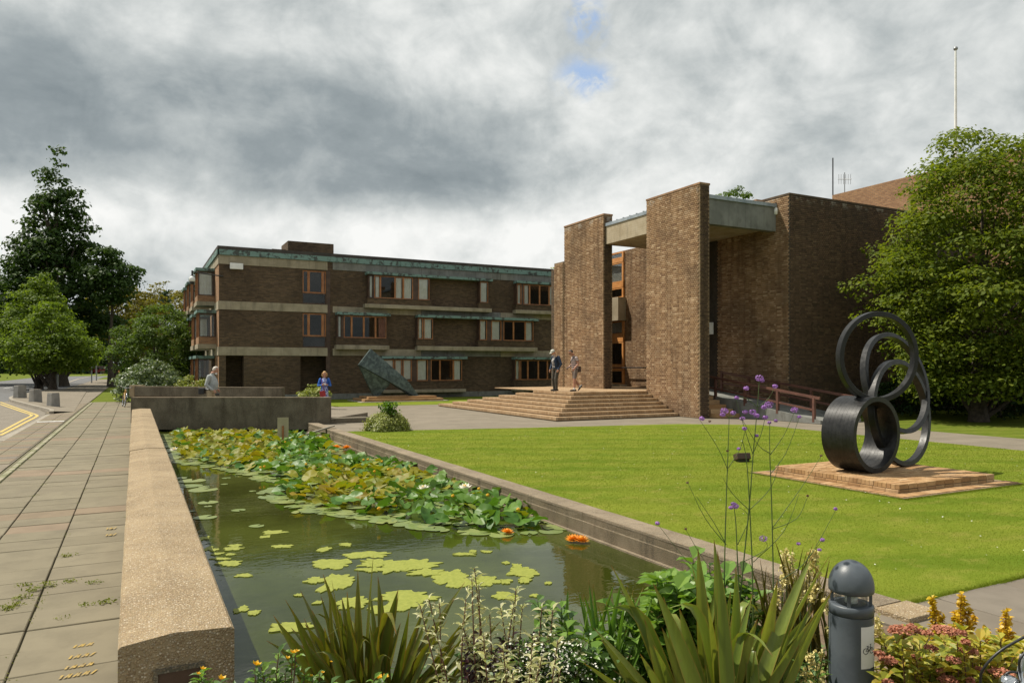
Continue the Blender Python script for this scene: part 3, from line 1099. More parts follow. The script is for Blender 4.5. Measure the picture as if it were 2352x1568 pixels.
def window(parent, x0, x1, z0, z1, y, kind, fw=0.055, mat='timber', deep=0.07):
    """frame with its pane (and curtain) in a facade that faces -Y"""
    b = MB()
    b.box(x0, x0 + fw, y, y + deep, z0, z1)
    b.box(x1 - fw, x1, y, y + deep, z0, z1)
    b.box(x0 + fw, x1 - fw, y + 0.002, y + deep - 0.002, z0, z0 + fw)
    b.box(x0 + fw, x1 - fw, y + 0.002, y + deep - 0.002, z1 - fw, z1)
    w_ = b.build('window', M[mat], parent)
    p = MB()
    p.box(x0 + fw, x1 - fw, y + 0.03, y + 0.038, z0 + fw, z1 - fw)
    p.build('pane', M['glass'], w_)
    if kind in ('c', 'r'):
        wd = x1 - x0 - 2 * fw
        if kind == 'c' and wd > 0.42:
            wavy(x0 + fw, x0 + fw + wd * 0.92, z0 + 0.06, z1 - fw, y + 0.12).build('curtain', M['curtain'], w_)
        elif kind == 'c':
            wavy(x0 + fw + wd * 0.25, x1 - fw, z0 + 0.06, z1 - fw, y + 0.12).build('curtain', M['curtain'], w_)
        else:
            wavy(x0 + fw + wd * 0.3, x1 - fw, z0 + 0.06, z1 - fw, y + 0.12).build('curtain', M['curtain_red'], w_)
    if kind == 'b':
        p = MB()
        p.box(x0 + fw, x1 - fw, y + 0.09, y + 0.10, z0 + 0.12, z1 - fw)
        p.build('blind', M['curtain'], w_)
    return w_


for fl, can, led, segs in BAYS:
    zh, zs_, zl1, zl0 = FLOOR[fl]
    yb = -PROJ
    c0, c1 = fxl(can[0]), fxl(can[1])
    # copper canopy with a slightly ragged lower lip
    b = MB()
    b.box(c0, c1, yb - 0.14, 0.0, zh + 0.045, zh + 0.20)
    b.build('canopy', M['copper'], lb)
    l0, l1 = fxl(led[0]), fxl(led[1])
    b = MB()
    b.box(l0, l1, yb - 0.06, 0.0, zl0, zl1)
    b.build('ledge', M['conc'], lb, bevel=0.02)
    # window groups
    px_prev = None
    groups, cur = [], [segs[0]]
    for sgm in segs[1:]:
        if sgm[0] - cur[-1][1] > 25:
            groups.append(cur)
            cur = [sgm]
        else:
            cur.append(sgm)
    groups.append(cur)
    for gi, gr in enumerate(groups):
        g0, g1 = fxl(gr[0][0]) - 0.03, fxl(gr[-1][1]) + 0.03
        holes.append((g0 + 0.12, g1 - 0.12, zs_ + 0.05, zh - 0.05))
        b = MB()
        b.box(g0 - 0.08, g1 + 0.08, yb, 0.0, zl1, zs_)
        b.build('spandrel', M['brick'], lb)
        boxes('sill', M['timber_dark'], lb, [(g0 - 0.1, g1 + 0.1, yb - 0.03, 0.0, zs_, zs_ + 0.035)])
        boxes('window_head', M['timber_dark'], lb, [(g0, g1, yb, 0.0, zh - 0.0, zh + 0.04)])
        # side cheeks
        boxes('bay_cheek', M['timber_dark'], lb, [(g0, g0 + 0.05, yb + 0.02, -0.02, zs_ + 0.036, zh - 0.001), (g1 - 0.05, g1, yb + 0.02, -0.02, zs_ + 0.036, zh - 0.001)])
        prev = g0 + 0.05
        for (pa, pb, kd) in gr:
            xa, xb = fxl(pa), fxl(pb)
            if xa - prev > 0.04:
                b = MB()
                b.box(prev, xa - 0.002, yb + 0.03, yb + 0.09, zs_ + 0.037, zh - 0.001)
                b.build('mullion', M['timber_dark'], lb)
            kk = 'c' if kd == 'side' else kd
            window(lb, xa, xb - 0.004, zs_ + 0.037, zh - 0.002, yb + (0.02 if kd != 'side' else 0.06), kk, 0.05, 'timber' if kd != 'side' else 'timber_dark')
            prev = xb
        if g1 - 0.05 - prev > 0.03:
            b = MB()
            b.box(prev, g1 - 0.051, yb + 0.03, yb + 0.09, zs_ + 0.037, zh - 0.001)
            b.build('mullion', M['timber_dark'], lb)

# stair windows of the left part of the facade
SW0, SW1 = fx(695, YF) - OX, fx(749, YF) - OX
for zt, zm, zb in ((7.62, 6.30, 5.66), (5.10, 3.75, 3.10)):
    holes.append((SW0, SW1, zb, zt))
    m1 = SW0 + (SW1 - SW0) * 0.26
    m2 = SW0 + (SW1 - SW0) * 0.86
    window(lb, SW0 + 0.002, m1, zm, zt, 0.05, 'g', 0.07)
    window(lb, m1 + 0.003, m2, zm, zt, 0.05, 'g', 0.07)
    window(lb, m2 + 0.003, SW1 - 0.002, zm, zt, 0.05, 'g', 0.07)
    window(lb, SW0 + 0.002, SW1 - 0.002, zb + 0.004, zm - 0.005, 0.05, 'g', 0.05, 'timber_dark')
b = MB()
b.box(SW1 + 0.001, SW1 + 0.24, -0.03, 0.1, 0.3, 7.66)
b.build('stair_post', M['timber_dark'], lb)
R0, R1 = 0.35, fx(560, YF) - OX
R2, R3 = fx(690, YF) - OX, fx(757, YF) - OX
holes += [(R0, R1, 0.0, 2.58), (R2, R3, 0.0, 2.58)]
b = MB()
strips(b, 0.0, XR - XL, 0.0, 8.19, holes, 0.0, 0.32)
b.box(0.0, 0.32, 0.321, 1.2, 0.0, 8.19)
strips(b, 1.2, 22.0, 0.0, 8.19, [(y_ - OY, y_ + 2.0 - OY, z0, z1) for y_ in (46.2, 50.2, 54.2, 58.2) for z0, z1 in ((6.1, 7.5), (3.65, 5.0), (0.9, 2.4))], 0.0, 0.32, swap=True)
b.box(XR - XL - 0.32, XR - XL, 0.321, 14.0, 0.0, 8.19)
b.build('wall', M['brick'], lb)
# side wall skin: warmer brick with sunlight in its colour, proud of the corner
b = MB()
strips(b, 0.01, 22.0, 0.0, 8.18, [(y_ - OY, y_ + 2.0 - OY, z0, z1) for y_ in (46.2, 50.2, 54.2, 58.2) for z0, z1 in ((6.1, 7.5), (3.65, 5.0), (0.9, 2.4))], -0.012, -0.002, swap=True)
b.build('sunlit_side_wall_skin', M['brick_side'], lb)
boxes('porch_wall', M['brick'], lb, [(R0 - 0.3, R1 + 0.3, 1.3, 1.5, 0.0, 2.6), (R2 - 0.3, R3 + 0.3, 1.3, 1.5, 0.0, 2.6), (R1 - 0.0, R1 + 0.12, 0.33, 1.29, 0.0, 2.6), (R2 - 0.12, R2, 0.33, 1.29, 0.0, 2.6)])
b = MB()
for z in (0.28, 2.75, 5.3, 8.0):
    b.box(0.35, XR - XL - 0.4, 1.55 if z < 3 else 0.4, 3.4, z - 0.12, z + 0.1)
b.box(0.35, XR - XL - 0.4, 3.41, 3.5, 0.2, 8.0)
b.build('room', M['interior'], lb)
# concrete bands
for z0, z1 in ((2.59, 3.07), (5.16, 5.63), (7.70, 8.195)):
    b = MB()
    b.box(-0.03, fx(752, YF) - OX, -0.035, -0.002, z0, z1)
    b.build('concrete_band', M['conc'], lb)
    b = MB()
    b.box(-0.045, -0.014, -0.035, 22.0, z0, z1)
    b.build('concrete_band', M['conc'], lb)
for z0, z1 in ((2.62, 3.04), (5.18, 5.56), (7.74, 8.195)):
    x = fx(764, YF) - OX
    k = 0
    while x < XR - XL - 0.1:
        x1 = min(x + 5.6, XR - XL)
        b = MB()
        b.box(x, x1 - 0.02, -0.05, -0.002, z0, z1)
        b.build('concrete_band', M['conc_grey'] if (z0 > 7 or k % 2) else M['conc'], lb)
        x = x1
        k += 1
b = MB()
b.box(-0.005, XR - XL, -0.02, -0.002, 0.0, 0.34)
b.build('plinth', M['conc_grey'], lb)
# copper fascia panels and the roof
x = -0.02
while x < XR - XL - 0.05:
    x1 = min(x + 1.32, XR - XL)
    b = MB()
    b.box(x + 0.008, x1 - 0.008, -0.12, -0.03, 8.205, 8.50)
    b.box(x1 - 0.03, x1 - 0.009, -0.14, -0.119, 8.205, 8.50)
    b.build('copper_panel', M['copper'], lb)
    x = x1
y_ = -0.02
while y_ < 21.0:
    b = MB()
    b.box(-0.12, -0.06, y_ + 0.008, y_ + 1.6, 8.205, 8.50)
    b.build('copper_panel', M['copper'], lb)
    y_ += 1.62
b = MB()
b.box(-0.09, XR - XL + 0.02, -0.10, 22.0, 8.505, 8.70)
roof_ = b.build('roof', M['roofcap'], lb)
b = MB()
c0, c1 = fx(659, YF + 5) - OX, fx(763, YF + 5) - OX
b.box(c0, c1, 4.6, 7.0, 8.70, 10.05)
b.box(c0 - 0.9, c0 - 0.01, 5.2, 7.0, 8.70, 9.55)
b.build('chimney', M['brick'], roof_)
# bays on the side wall that faces the path
for fl in (2, 1, 0):
    zh, zs_, zl1, zl0 = FLOOR[fl]
    for i, y0 in enumerate((46.2, 50.2, 54.2, 58.2)):
        y0 = y0 - OY - (0.9 if fl == 1 else 0)
        y1 = y0 + 2.0
        b = MB()
        b.box(-0.95, -0.02, y0 - 0.08, y1 + 0.08, zl1, zs_)
        b.build('spandrel', M['brick_side'], lb)
        b = MB()
        b.box(-1.0, -0.02, y0 - 0.12, y1 + 0.12, zl0, zl1 - 0.002)
        b.build('ledge', M['conc'], lb)
        b = MB()
        b.box(-1.05, -0.02, y0 - 0.15, y1 + 0.15, zh + 0.03, zh + 0.2)
        b.build('canopy', M['copper'], lb)
        w_ = window(lb, -0.92, -0.06, zs_ + 0.003, zh - 0.002, y0, 'c' if (fl + i) % 3 == 2 else 'g', 0.06, 'timber_dark')
        b = MB()
        for yy in (y0 + 0.09, (y0 + y1) / 2, y1 - 0.1):
            b.box(-0.94, -0.87, yy, yy + 0.07, zs_ + 0.003, zh)
        b.box(-0.94, -0.87, y0 + 0.09, y1, zh + 0.001, zh + 0.03)
        b.build('mullion', M['timber'], lb)
        b = MB()
        b.box(-0.90, -0.892, y0 + 0.1, y1 - 0.05, zs_ + 0.05, zh)
        b.build('pane', M['glass'], lb)
        b = MB()
        b.box(-0.03, -0.022, y0 + 0.1, y1 - 0.05, zs_, zh)
        b.build('bay_back', M['interior'], lb)

# lamp, camera on the corner
o = thing('security_camera', 'white dome camera on a black arm at the corner of the block', 'camera', (XL + 0.2, YF - 0.05, 7.0))
b = MB()
b.tube([(0, 0, 0), (-1.6, -0.25, 0.12)], 0.035)
b.tube([(-1.6, -0.25, 0.2), (-1.6, -0.25, -0.1)], 0.045)
b.build('arm', M['black_metal'], o)
b = MB()
b.lathe([(0.02, 0.0), (0.10, -0.03), (0.15, -0.12), (0.16, -0.3), (0.001, -0.32)], 14, 0, Matrix.Translation((-1.6, -0.25, -0.1)))
b.build('housing', M['white_paint'], o)
b = MB()
b.ball((-1.6, -0.25, -0.43), 0.13, 8)
b.build('dome', M['black_metal'], o)
o = thing('floodlight', 'white rectangular floodlight below the roof edge of the block', 'light', (XL + 1.0, YF - 0.02, 7.55))
b = MB()
b.box(-0.45, 0.25, -0.16, -0.06, -0.12, 0.22)
b.build('housing', M['white_paint'], o, bevel=0.02)
b = MB()
b.box(-0.16, -0.08, -0.06, 0.0, -0.02, 0.08)
b.build('bracket', M['black_metal'], o)

# ------------------------------------------------------------------ bricks laid one by one
def brick_protos(matname, tag_):
    d = {}
    for nm, L in (('s', 0.2205), ('h', 0.1065)):
        b = MB()
        hx, hz, dp = L / 2, 0.0335, 0.018
        b.add([(-hx, 0, -hz), (hx, 0, -hz), (hx, 0, hz), (-hx, 0, hz), (-hx + .004, -dp, -hz + .004), (hx - .004, -dp, -hz + .004), (hx - .004, -dp, hz - .004), (-hx + .004, -dp, hz - .004)],
              [(4, 5, 6, 7), (0, 1, 5, 4), (1, 2, 6, 5), (2, 3, 7, 6), (3, 0, 4, 7)])
        d[nm] = (b.mesh('brick', M[matname]), b)
    return d


def lay_bricks(parent, matname, protos, O, U, L, z0, z1, want=0, rng=random.Random(3), skip=None):
    """Flemish bond on a wall from O along U (length L); outward normal is U rotated -90 degrees. The first `want` (nearest) bricks become objects"""
    U = Vector(U).normalized()
    Nn = Vector((U.y, -U.x, 0))
    cell = []
    row = 0
    z = z0 + 0.0385
    while z < z1 - 0.03:
        x = -0.17 * (row % 2)
        k = row % 2
        while x < L:
            s = 'h' if (k % 2) else 's'
            w_ = 0.115 if s == 'h' else 0.229
            xa, xb = x, x + w_
            if xa >= -0.001 and xb <= L + 0.01:
                cell.append((s, (xa + xb) / 2, z))
            elif xb > 0.05 and xa < 0:
                cell.append(('h', max(xb - 0.057, 0.057), z))
            elif xa < L - 0.05 and xb > L:
                cell.append(('h', min(xa + 0.057, L - 0.057), z))
            x = xb
            k += 1
        z += 0.077
        row += 1
    if skip:
        cell = [c_ for c_ in cell if not skip(O + U * c_[1], c_[2])]
    cell.sort(key=lambda c_: ((O + U * c_[1]) - Vector((0, 0, 0))).length + abs(c_[2] - 1.9) * 0.25)
    ang = math.atan2(U.y, U.x)
    for s, x, z in cell[:want]:
        place(protos[s][0], 'brick', parent, O + U * x + Vector((0, 0, z)), (rng.uniform(-.01, .01), 0, ang + rng.uniform(-.006, .006)))
    rest = MB()
    for s, x, z in cell[want:]:
        pr = protos[s][1]
        c_ = O + U * x
        out = rng.uniform(-0.003, 0.003)
        rest.add([(c_.x + U.x * v[0] - Nn.x * (v[1] + out), c_.y + U.y * v[0] - Nn.y * (v[1] + out), z + v[2]) for v in pr.v], pr.f)
    if rest.v:
        tag(rest.build('brickwork', M[matname], parent), kind='stuff')


# ------------------------------------------------------------------ entrance building (right)
eb = thing('entrance_building', 'brown brick entrance with tall wall piers, concrete beams and a massive side block', 'building', (0, 0, 0))
PZ = 0.942
bp = brick_protos('brick_piece', 'p')
bd_ = brick_protos('brick_shaded', 'd')
PTOP = 8.88
X2, Y2a, Y2b = 19.07, 21.4, 24.65
X1a, Y1a, Y1b = 19.07, 27.8, 31.25


def pier(x, ya, yb, th, z0, z1, want):
    b = MB()
    b.box(x, x + th, ya, yb, z0, z1)
    o = b.build('pier', M['mortar'], eb)
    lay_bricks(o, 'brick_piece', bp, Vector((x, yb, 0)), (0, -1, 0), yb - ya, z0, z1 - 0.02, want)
    lay_bricks(o, 'brick_shaded', bd_, Vector((x, ya, 0)), (1, 0, 0), th, z0, z1 - 0.02, 0)
    b = MB()
    b.box(x - 0.022, x + th + 0.022, ya - 0.022, yb + 0.022, z1, z1 + 0.075)
    b.build('pier_top', M['brick_side'], o)
    return o


pier(X2, Y2a, Y2b, 0.47, 0.0, PTOP, 300)
pier(X1a, Y1a, Y1b, 0.47, PZ - 0.05, PTOP, 0)
# lower wall going on behind the far pier
b = MB()
b.box(X1a - 0.05, X1a + 0.4, Y1b + 0.01, Y1b + 0.9, 0.5, 7.2)
o = b.build('pier', M['mortar'], eb)
lay_bricks(o, 'brick_piece', bp, Vector((X1a - 0.05, Y1b + 0.9, 0)), (0, -1, 0), 0.88, 0.5, 7.18)
b = MB()
b.box(X1a + 0.3, 26.5, Y1b + 1.5, Y1b + 1.8, 0.0, 7.0)
b.build('back_wall', M['brick'], eb)
# concrete portico roof and beams
b = MB()
b.box(X2 + 0.10, X2 + 0.40, Y2b + 0.002, Y1a - 0.002, 7.55, 8.36)
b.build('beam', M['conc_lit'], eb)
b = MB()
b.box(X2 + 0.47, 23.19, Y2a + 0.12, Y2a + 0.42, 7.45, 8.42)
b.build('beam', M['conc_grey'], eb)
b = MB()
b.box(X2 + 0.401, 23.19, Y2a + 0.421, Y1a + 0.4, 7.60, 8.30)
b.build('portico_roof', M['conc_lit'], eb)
boxes('flashing', M['lead'], eb, [(X2 + 0.06, X2 + 0.5, Y2b + 0.004, Y1a - 0.004, 8.362, 8.50), (X2 + 0.48, 23.18, Y2a + 0.06, Y2a + 0.5, 8.422, 8.56)])
for i in range(6):
    yy = Y2b + 0.3 + i * 0.48
    b = MB()
    b.box(X2 + 0.05, X2 + 0.52, yy, yy + 0.035, 8.501, 8.535)
    b.build('lead_roll', M['lead'], eb)
# big block at the right
XB, YB = 23.2, 20.84
b = MB()
b.box(XB, 36.0, YB, 29.0, 0.0, 8.80)
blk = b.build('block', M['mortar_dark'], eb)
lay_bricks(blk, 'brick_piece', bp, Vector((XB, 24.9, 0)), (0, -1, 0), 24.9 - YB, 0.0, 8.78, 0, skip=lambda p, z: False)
lay_bricks(blk, 'brick_shaded', bd_, Vector((XB, YB, 0)), (1, 0, 0), 9.0, 0.0, 8.78, 0)
b = MB()
b.box(XB - 0.022, 36.0, YB - 0.022, 29.0, 8.80, 8.88)
b.build('coping', M['brick'], blk)
b = MB()
b.box(XB - 0.45, XB - 0.022, YB + 1.3, YB + 2.6, 8.0, 8.84)
b.build('block_shoulder', M['brick_side'], eb)
# taller mass behind
b = MB()
b.box(35.0, 44.0, 14.0, 28.4, 0.0, 11.62)
b.build('upper_block', M['brick_side'], eb)
# glazed wall seen between and behind the piers
XW = 22.3
b = MB()
strips(b, 28.2, 33.2, 0.9, 7.9, [(30.6, 33.1, 1.1, 7.7)], XW, XW + 0.3, swap=True)
b.build('rear_wall', M['brick_side'], eb)
lay_bricks(bpy.data.objects[eb.children[-1].name], 'brick_piece', bp, Vector((XW, 30.6, 0)), (0, -1, 0), 2.35, 0.95, 7.88)
rows = [(PZ + 0.12, 1.78), (2.02, 3.22), (3.62, 4.30), (5.50, 6.02), (6.30, 7.32), (7.52, 7.85)]


def window_x(parent, y0, y1, z0, z1, x, mat='timber_gold', curtain=False, fw=0.12):
    b = MB()
    b.box(x - 0.1, x, y0, y0 + fw, z0, z1)
    b.box(x - 0.1, x, y1 - fw, y1, z0, z1)
    b.box(x - 0.098, x - 0.002, y0 + fw, y1 - fw, z0, z0 + 0.06)
    b.box(x - 0.098, x - 0.002, y0 + fw, y1 - fw, z1 - 0.06, z1)
    w_ = b.build('window', M[mat], parent)
    p = MB()
    p.box(x - 0.05, x - 0.04, y0 + fw, y1 - fw, z0 + 0.06, z1 - 0.06)
    p.build('pane', M['glass'], w_)
    if curtain:
        p = MB()
        p.box(x + 0.1, x + 0.12, y0 + 0.1, y1 - 0.1, z0 + 0.1, z1 - 0.05)
        p.build('blind', M['curtain'], w_)


for i, (z0, z1) in enumerate(rows):
    window_x(eb, 30.62, 33.08, z0, z1, XW, 'timber_gold', curtain=(i in (2, 4)))
for z0, z1 in ((1.79, 2.01), (3.23, 3.61), (6.03, 6.29), (7.33, 7.51)):
    b = MB()
    b.box(XW - 0.11, XW - 0.003, 30.63, 33.07, z0, z1)
    b.build('transom', M['timber_gold'], eb)
b = MB()
b.box(XW - 0.5, XW - 0.005, 30.5, 33.4, 4.31, 5.49)
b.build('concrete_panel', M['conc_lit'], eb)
b = MB()
b.box(XW + 0.9, XW + 1.0, 28.3, 33.2, 0.9, 7.9)
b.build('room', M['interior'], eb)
b = MB()
b.box(XW - 0.45, XW - 0.01, 30.4, 33.4, PZ, PZ + 0.11)
b.build('sill', M['conc_lit'], eb)
b = MB()
b.tube([(XW - 0.3, 33.0, 1.9), (XW - 0.3, 28.4, 1.9)], 0.03)
b.build('guard_rail', M['black_metal'], eb)
# doors and glazing deep in the porch (right of the near pier)
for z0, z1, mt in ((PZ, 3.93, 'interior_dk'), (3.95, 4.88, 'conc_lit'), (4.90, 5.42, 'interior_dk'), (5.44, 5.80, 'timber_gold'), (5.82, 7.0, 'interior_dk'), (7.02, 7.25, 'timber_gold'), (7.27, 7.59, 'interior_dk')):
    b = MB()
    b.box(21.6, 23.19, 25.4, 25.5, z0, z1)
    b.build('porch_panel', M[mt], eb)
b = MB()
b.box(21.9, 23.0, 24.92, 25.38, 3.40, 3.93)
b.build('lamp_box', M['white_paint'], eb, bevel=0.01)
b = MB()
b.box(22.75, 22.95, 25.36, 25.395, 2.2, 2.36)
b.build('notice', M['white_paint'], eb)
# lamp high on the block corner
o = thing('wall_lamp', 'small pale wall lamp high on the corner of the brick block', 'light', (23.17, 21.5, 8.3))
b = MB()
b.lathe([(0.02, 0.12), (0.07, 0.08), (0.09, -0.02), (0.07, -0.16), (0.01, -0.18)], 12)
b.build('globe', M['white_paint'], o)
b = MB()
b.box(-0.03, 0.02, -0.03, 0.03, 0.1, 0.3)
b.build('bracket', M['black_metal'], o)

# ------------------------------------------------------------------ steps
steps = thing('brick_steps', 'wide flight of brick steps spreading in front of the entrance piers', 'steps', (0, 0, 0))
RIS = PZ / 7
TR = 0.333
hdr = MB()
hdr.add([(-0.052, 0, 0), (0.052, 0, 0), (0.052, 0.21, 0), (-0.052, 0.21, 0), (-0.052, 0, 0.1), (0.052, 0, 0.1), (0.052, 0.21, 0.1), (-0.052, 0.21, 0.1)],
        [(4, 5, 6, 7), (0, 1, 5, 4), (1, 2, 6, 5), (3, 0, 4, 7)])
hmesh = hdr.mesh('brick', M['tread'])
want = 300
sq = []
for i in range(7):
    xl, yn, yf = 13.4 + TR * i, 22.55 + TR * i, 34.0 - 1.02 * i
    z0, z1 = RIS * i, RIS * (i + 1)
    xr = X2 - 0.03 if i < 6 else 23.1
    b = MB()
    b.box(xl + 0.02, X2 - 0.03, yn + 0.02, yf, max(z0 - 0.3, 0) if i else 0.0, z1 - 0.012)
    if i == 6:
        b.box(X2 - 0.029, 23.15, Y2b + 0.03, 33.0, z0, z1 - 0.013)
    s_ = b.build('step', M['mortar'], steps)
    x = xl + 0.058
    while x < X2 - 0.08:
        sq.append((s_, Vector((x, yn, z1 - 0.1)), 0.0))
        x += 0.1165
    y = yn + 0.175
    while y < yf - 0.1:
        sq.append((s_, Vector((xl, y, z1 - 0.1)), -math.pi / 2))
        y += 0.1165
    # brick treads behind the nosing
    t = MB()
    yy = yn + 0.215
    xe = X2 - 0.04
    nb = 0
    while yy < yn + TR + 0.02 and i < 6:
        x = xl + 0.22
        while x < xe - 0.2:
            t.box(x, x + 0.21, yy, yy + 0.1, z1 - 0.03, z1 - 0.002)
            x += 0.2165
        yy += 0.108
    if i < 6:
        xx = xl + 0.217
        while xx < xl + TR + 0.02:
            y = yn + 0.33
            while y < yf - 0.2:
                t.box(xx, xx + 0.1, y, y + 0.21, z1 - 0.03, z1 - 0.003)
                y += 0.2165
            xx += 0.108
    else:
        y = yn + 0.215
        while y < 32.0:
            x = xl + 0.217
            while x < (X2 - 0.05 if y < 24.7 else 22.9) - 0.2:
                t.box(x, x + 0.21, y, y + 0.1, z1 - 0.03, z1 - 0.003)
                x += 0.2165
            y += 0.108
    if t.v:
        tag(t.build('tread_bricks', M['tread'], s_), kind='stuff')
sq.sort(key=lambda q: q[1].length)
for s_, p, a in sq[:want]:
    place(hmesh, 'brick', s_, p, (0, 0, a))
restm = {}
for s_, p, a in sq[want:]:
    r_ = restm.setdefault(s_.name, (s_, MB()))[1]
    Mx = Matrix.Translation(p) @ Matrix.Rotation(a, 4, 'Z')
    r_.add([Mx @ Vector(v) for v in hdr.v], hdr.f)
for s_, r_ in restm.values():
    tag(r_.build('nosing_bricks', M['tread'], s_), kind='stuff')

# side steps between near pier and ramp
ss = thing('side_steps', 'short brick side steps in the shade behind the near pier', 'steps', (19.6, 21.0, 0))
for i in range(6):
    b = MB()
    b.box(0.0, 1.1, 0.0 + i * 0.36, 4.2, i * 0.157, (i + 1) * 0.157 - 0.002)
    b.build('step', M['paver'], ss)
# ramp and rails
rmp = thing('access_ramp', 'sloping concrete ramp with low side kerb beside the brick block', 'ramp', (20.8, 17.3, 0))
b = MB()
b.add([(0, 0, 0), (1.9, 0, 0), (1.9, 7.5, 0), (0, 7.5, 0), (1.9, 7.5, 0.95), (0, 7.5, 0.95)], [(0, 1, 4, 5), (0, 5, 3), (1, 2, 4), (2, 3, 5, 4), (0, 3, 2, 1)])
b.build('slope', M['conc_grey'], rmp)
b = MB()
for xx in (-0.06, 1.9):
    b.add([(xx, 0, 0), (xx + .1, 0, 0), (xx + .1, 7.5, 0), (xx, 7.5, 0), (xx, 0, .12), (xx + .1, 0, .12), (xx + .1, 7.5, 1.07), (xx, 7.5, 1.07)], [(4, 5, 6, 7), (0, 1, 5, 4), (1, 2, 6, 5), (2, 3, 7, 6), (3, 0, 4, 7)])
b.build('kerb_edge', M['conc_grey'], rmp)


def handrail(name, label, x, y0, y1, ny):
    t = thing(name, label, 'handrail', (x, y0, 0))
    sl = 0.1267
    def zz(y):
        return (y0 + y - 17.3) * sl
    L = y1 - y0
    for hz, rr in ((0.86, 0.045), (0.42, 0.035)):
        b = MB()
        Mx = Matrix.Rotation(math.atan(sl), 4, 'X')
        b.box(-rr * 0.7, rr * 0.7, -0.25 if hz > .5 else 0, L / math.cos(math.atan(sl)) + (0.1 if hz > .5 else 0), -rr, rr, 0, Matrix.Translation((0, 0, zz(0) + hz)) @ Mx)
        b.build('rail', M['rail'], t)
    for i in range(ny):
        y = L * i / (ny - 1)
        b = MB()
        b.box(-0.045, 0.045, y - 0.045, y + 0.045, zz(y) + 0.01, zz(y) + 0.84)
        b.build('post', M['rail'], t)


handrail('handrail', 'brown timber handrail on the near side of the ramp', 20.78, 17.6, 24.0, 5)
handrail('handrail', 'brown timber handrail on the wall side of the ramp', 22.62, 17.7, 24.0, 5)

# things on the roofs
fpole = thing('flagpole', 'tall pale flagpole rising behind the crown of the large tree', 'flagpole', (35.6, 25.0, 11.6))
top = at(2195, 112, 38.6)
b = MB()
base = Vector((0, 0, 0))
fpole.location = (top.x, top.y, 11.62)
b.tube([(0, 0, 0), (0, 0, top.z - 11.62)], [0.085, 0.05])
b.build('pole', M['white_paint'], fpole)
b = MB()
b.ball((0, 0, top.z - 11.62), 0.11, 8)
b.build('finial', M['grey_metal'], fpole)
am = thing('antenna_mast', 'thin dark antenna mast on the roof edge of the brick block', 'antenna', (0, 0, 0))
q0 = at(1913, 455, 42.5)
q1 = at(1913, 363, 42.5)
am.location = (q0.x, q0.y, 8.8)
b = MB()
b.tube([(0, 0, 0), (0, 0, q1.z - 8.8)], 0.035)
b.build('mast', M['black_metal'], am)
b = MB()
b.box(-0.2, 0.2, -0.2, 0.2, 0.0, 0.08)
b.build('foot', M['black_metal'], am)
ta = thing('television_aerial', 'small television aerial with cross bars above the upper brick block', 'aerial', (0, 0, 0))
q = at(1940, 441, 40.6)
ta.location = (q.x, q.y, 11.62)
b = MB()
b.tube([(0, 0, 0), (0, 0, 1.1)], 0.025)
b.build('mast', M['grey_metal'], ta)
b = MB()
b.tube([(-0.1, -0.5, 0.6), (0.1, 0.5, 0.85)], 0.02)
for i in range(6):
    t = -0.45 + i * 0.18
    b.tube([(t * 0.2, t, 0.45 + t * 0.25 + 0.28 - .28), (t * 0.2, t, 1.0 + t * 0.25)], 0.012, 5)
b.build('boom', M['grey_metal'], ta)

# ------------------------------------------------------------------ ring sculpture and its brick plinth
PL = thing('brick_plinth', 'square low plinth of orange bricks set in the lawn', 'plinth', (10.35, 7.2, 0))
PLZ = 0.15
b = MB()
b.box(0.02, 2.48, 0.02, 2.43, 0.0, PLZ - 0.015)
b.build('core', M['mortar'], PL)
b = MB()
b.box(-0.28, 2.8, -0.28, -0.012, -0.03, 0.012)
b.box(-0.28, -0.012, -0.012, 2.75, -0.03, 0.012)
b.box(2.512, 2.8, -0.012, 2.75, -0.03, 0.012)
b.box(-0.012, 2.512, 2.462, 2.75, -0.03, 0.012)
b.build('border_bed', M['mortar'], PL)


def box_proto(name, sx, sy, sz, mat, bev=0.004):
    b = MB()
    b.box(-sx / 2, sx / 2, -sy / 2, sy / 2, -sz / 2, sz / 2)
    me = b.mesh(name, mat)
    bm = bmesh.new()
    bm.from_mesh(me)
    bmesh.ops.bevel(bm, geom=[e for e in bm.edges if e.verts[0].co.z + e.verts[1].co.z > 0], offset=bev, segments=1, affect='EDGES')
    bm.to_mesh(me)
    bm.free()
    return me, b


pr_top = box_proto('brick', 0.215, 0.066, 0.072, M['paver'])
pr_side = box_proto('brick', 0.215, 0.10, 0.066, M['paver'])
pr_bord = box_proto('brick', 0.105, 0.215, 0.05, M['paver'])
allb = []
for j in range(33):
    for i in range(11):
        x = 0.01 + 0.1125 + i * 0.2255
        y = 0.037 + j * 0.0738
        allb.append((pr_top, Vector((x, y, PLZ - 0.036)), 0))
for i in range(11):
    allb.append((pr_side, Vector((0.1225 + i * 0.2255, 0.052, 0.033)), 0))
    allb.append((pr_side, Vector((0.052, 0.12 + i * 0.222, 0.033)), math.pi / 2))
for i in range(26):
    allb.append((pr_bord, Vector((-0.2 + i * 0.1165, -0.125, 0.0)), 0))
    allb.append((pr_bord, Vector((-0.125, 0.03 + i * 0.1165 if i < 22 else 2.6, 0.0)), math.pi / 2))
allb.sort(key=lambda q: (q[1] + Vector((10.35, 7.2, 0))).length)
rr_ = random.Random(8)
rest = MB()
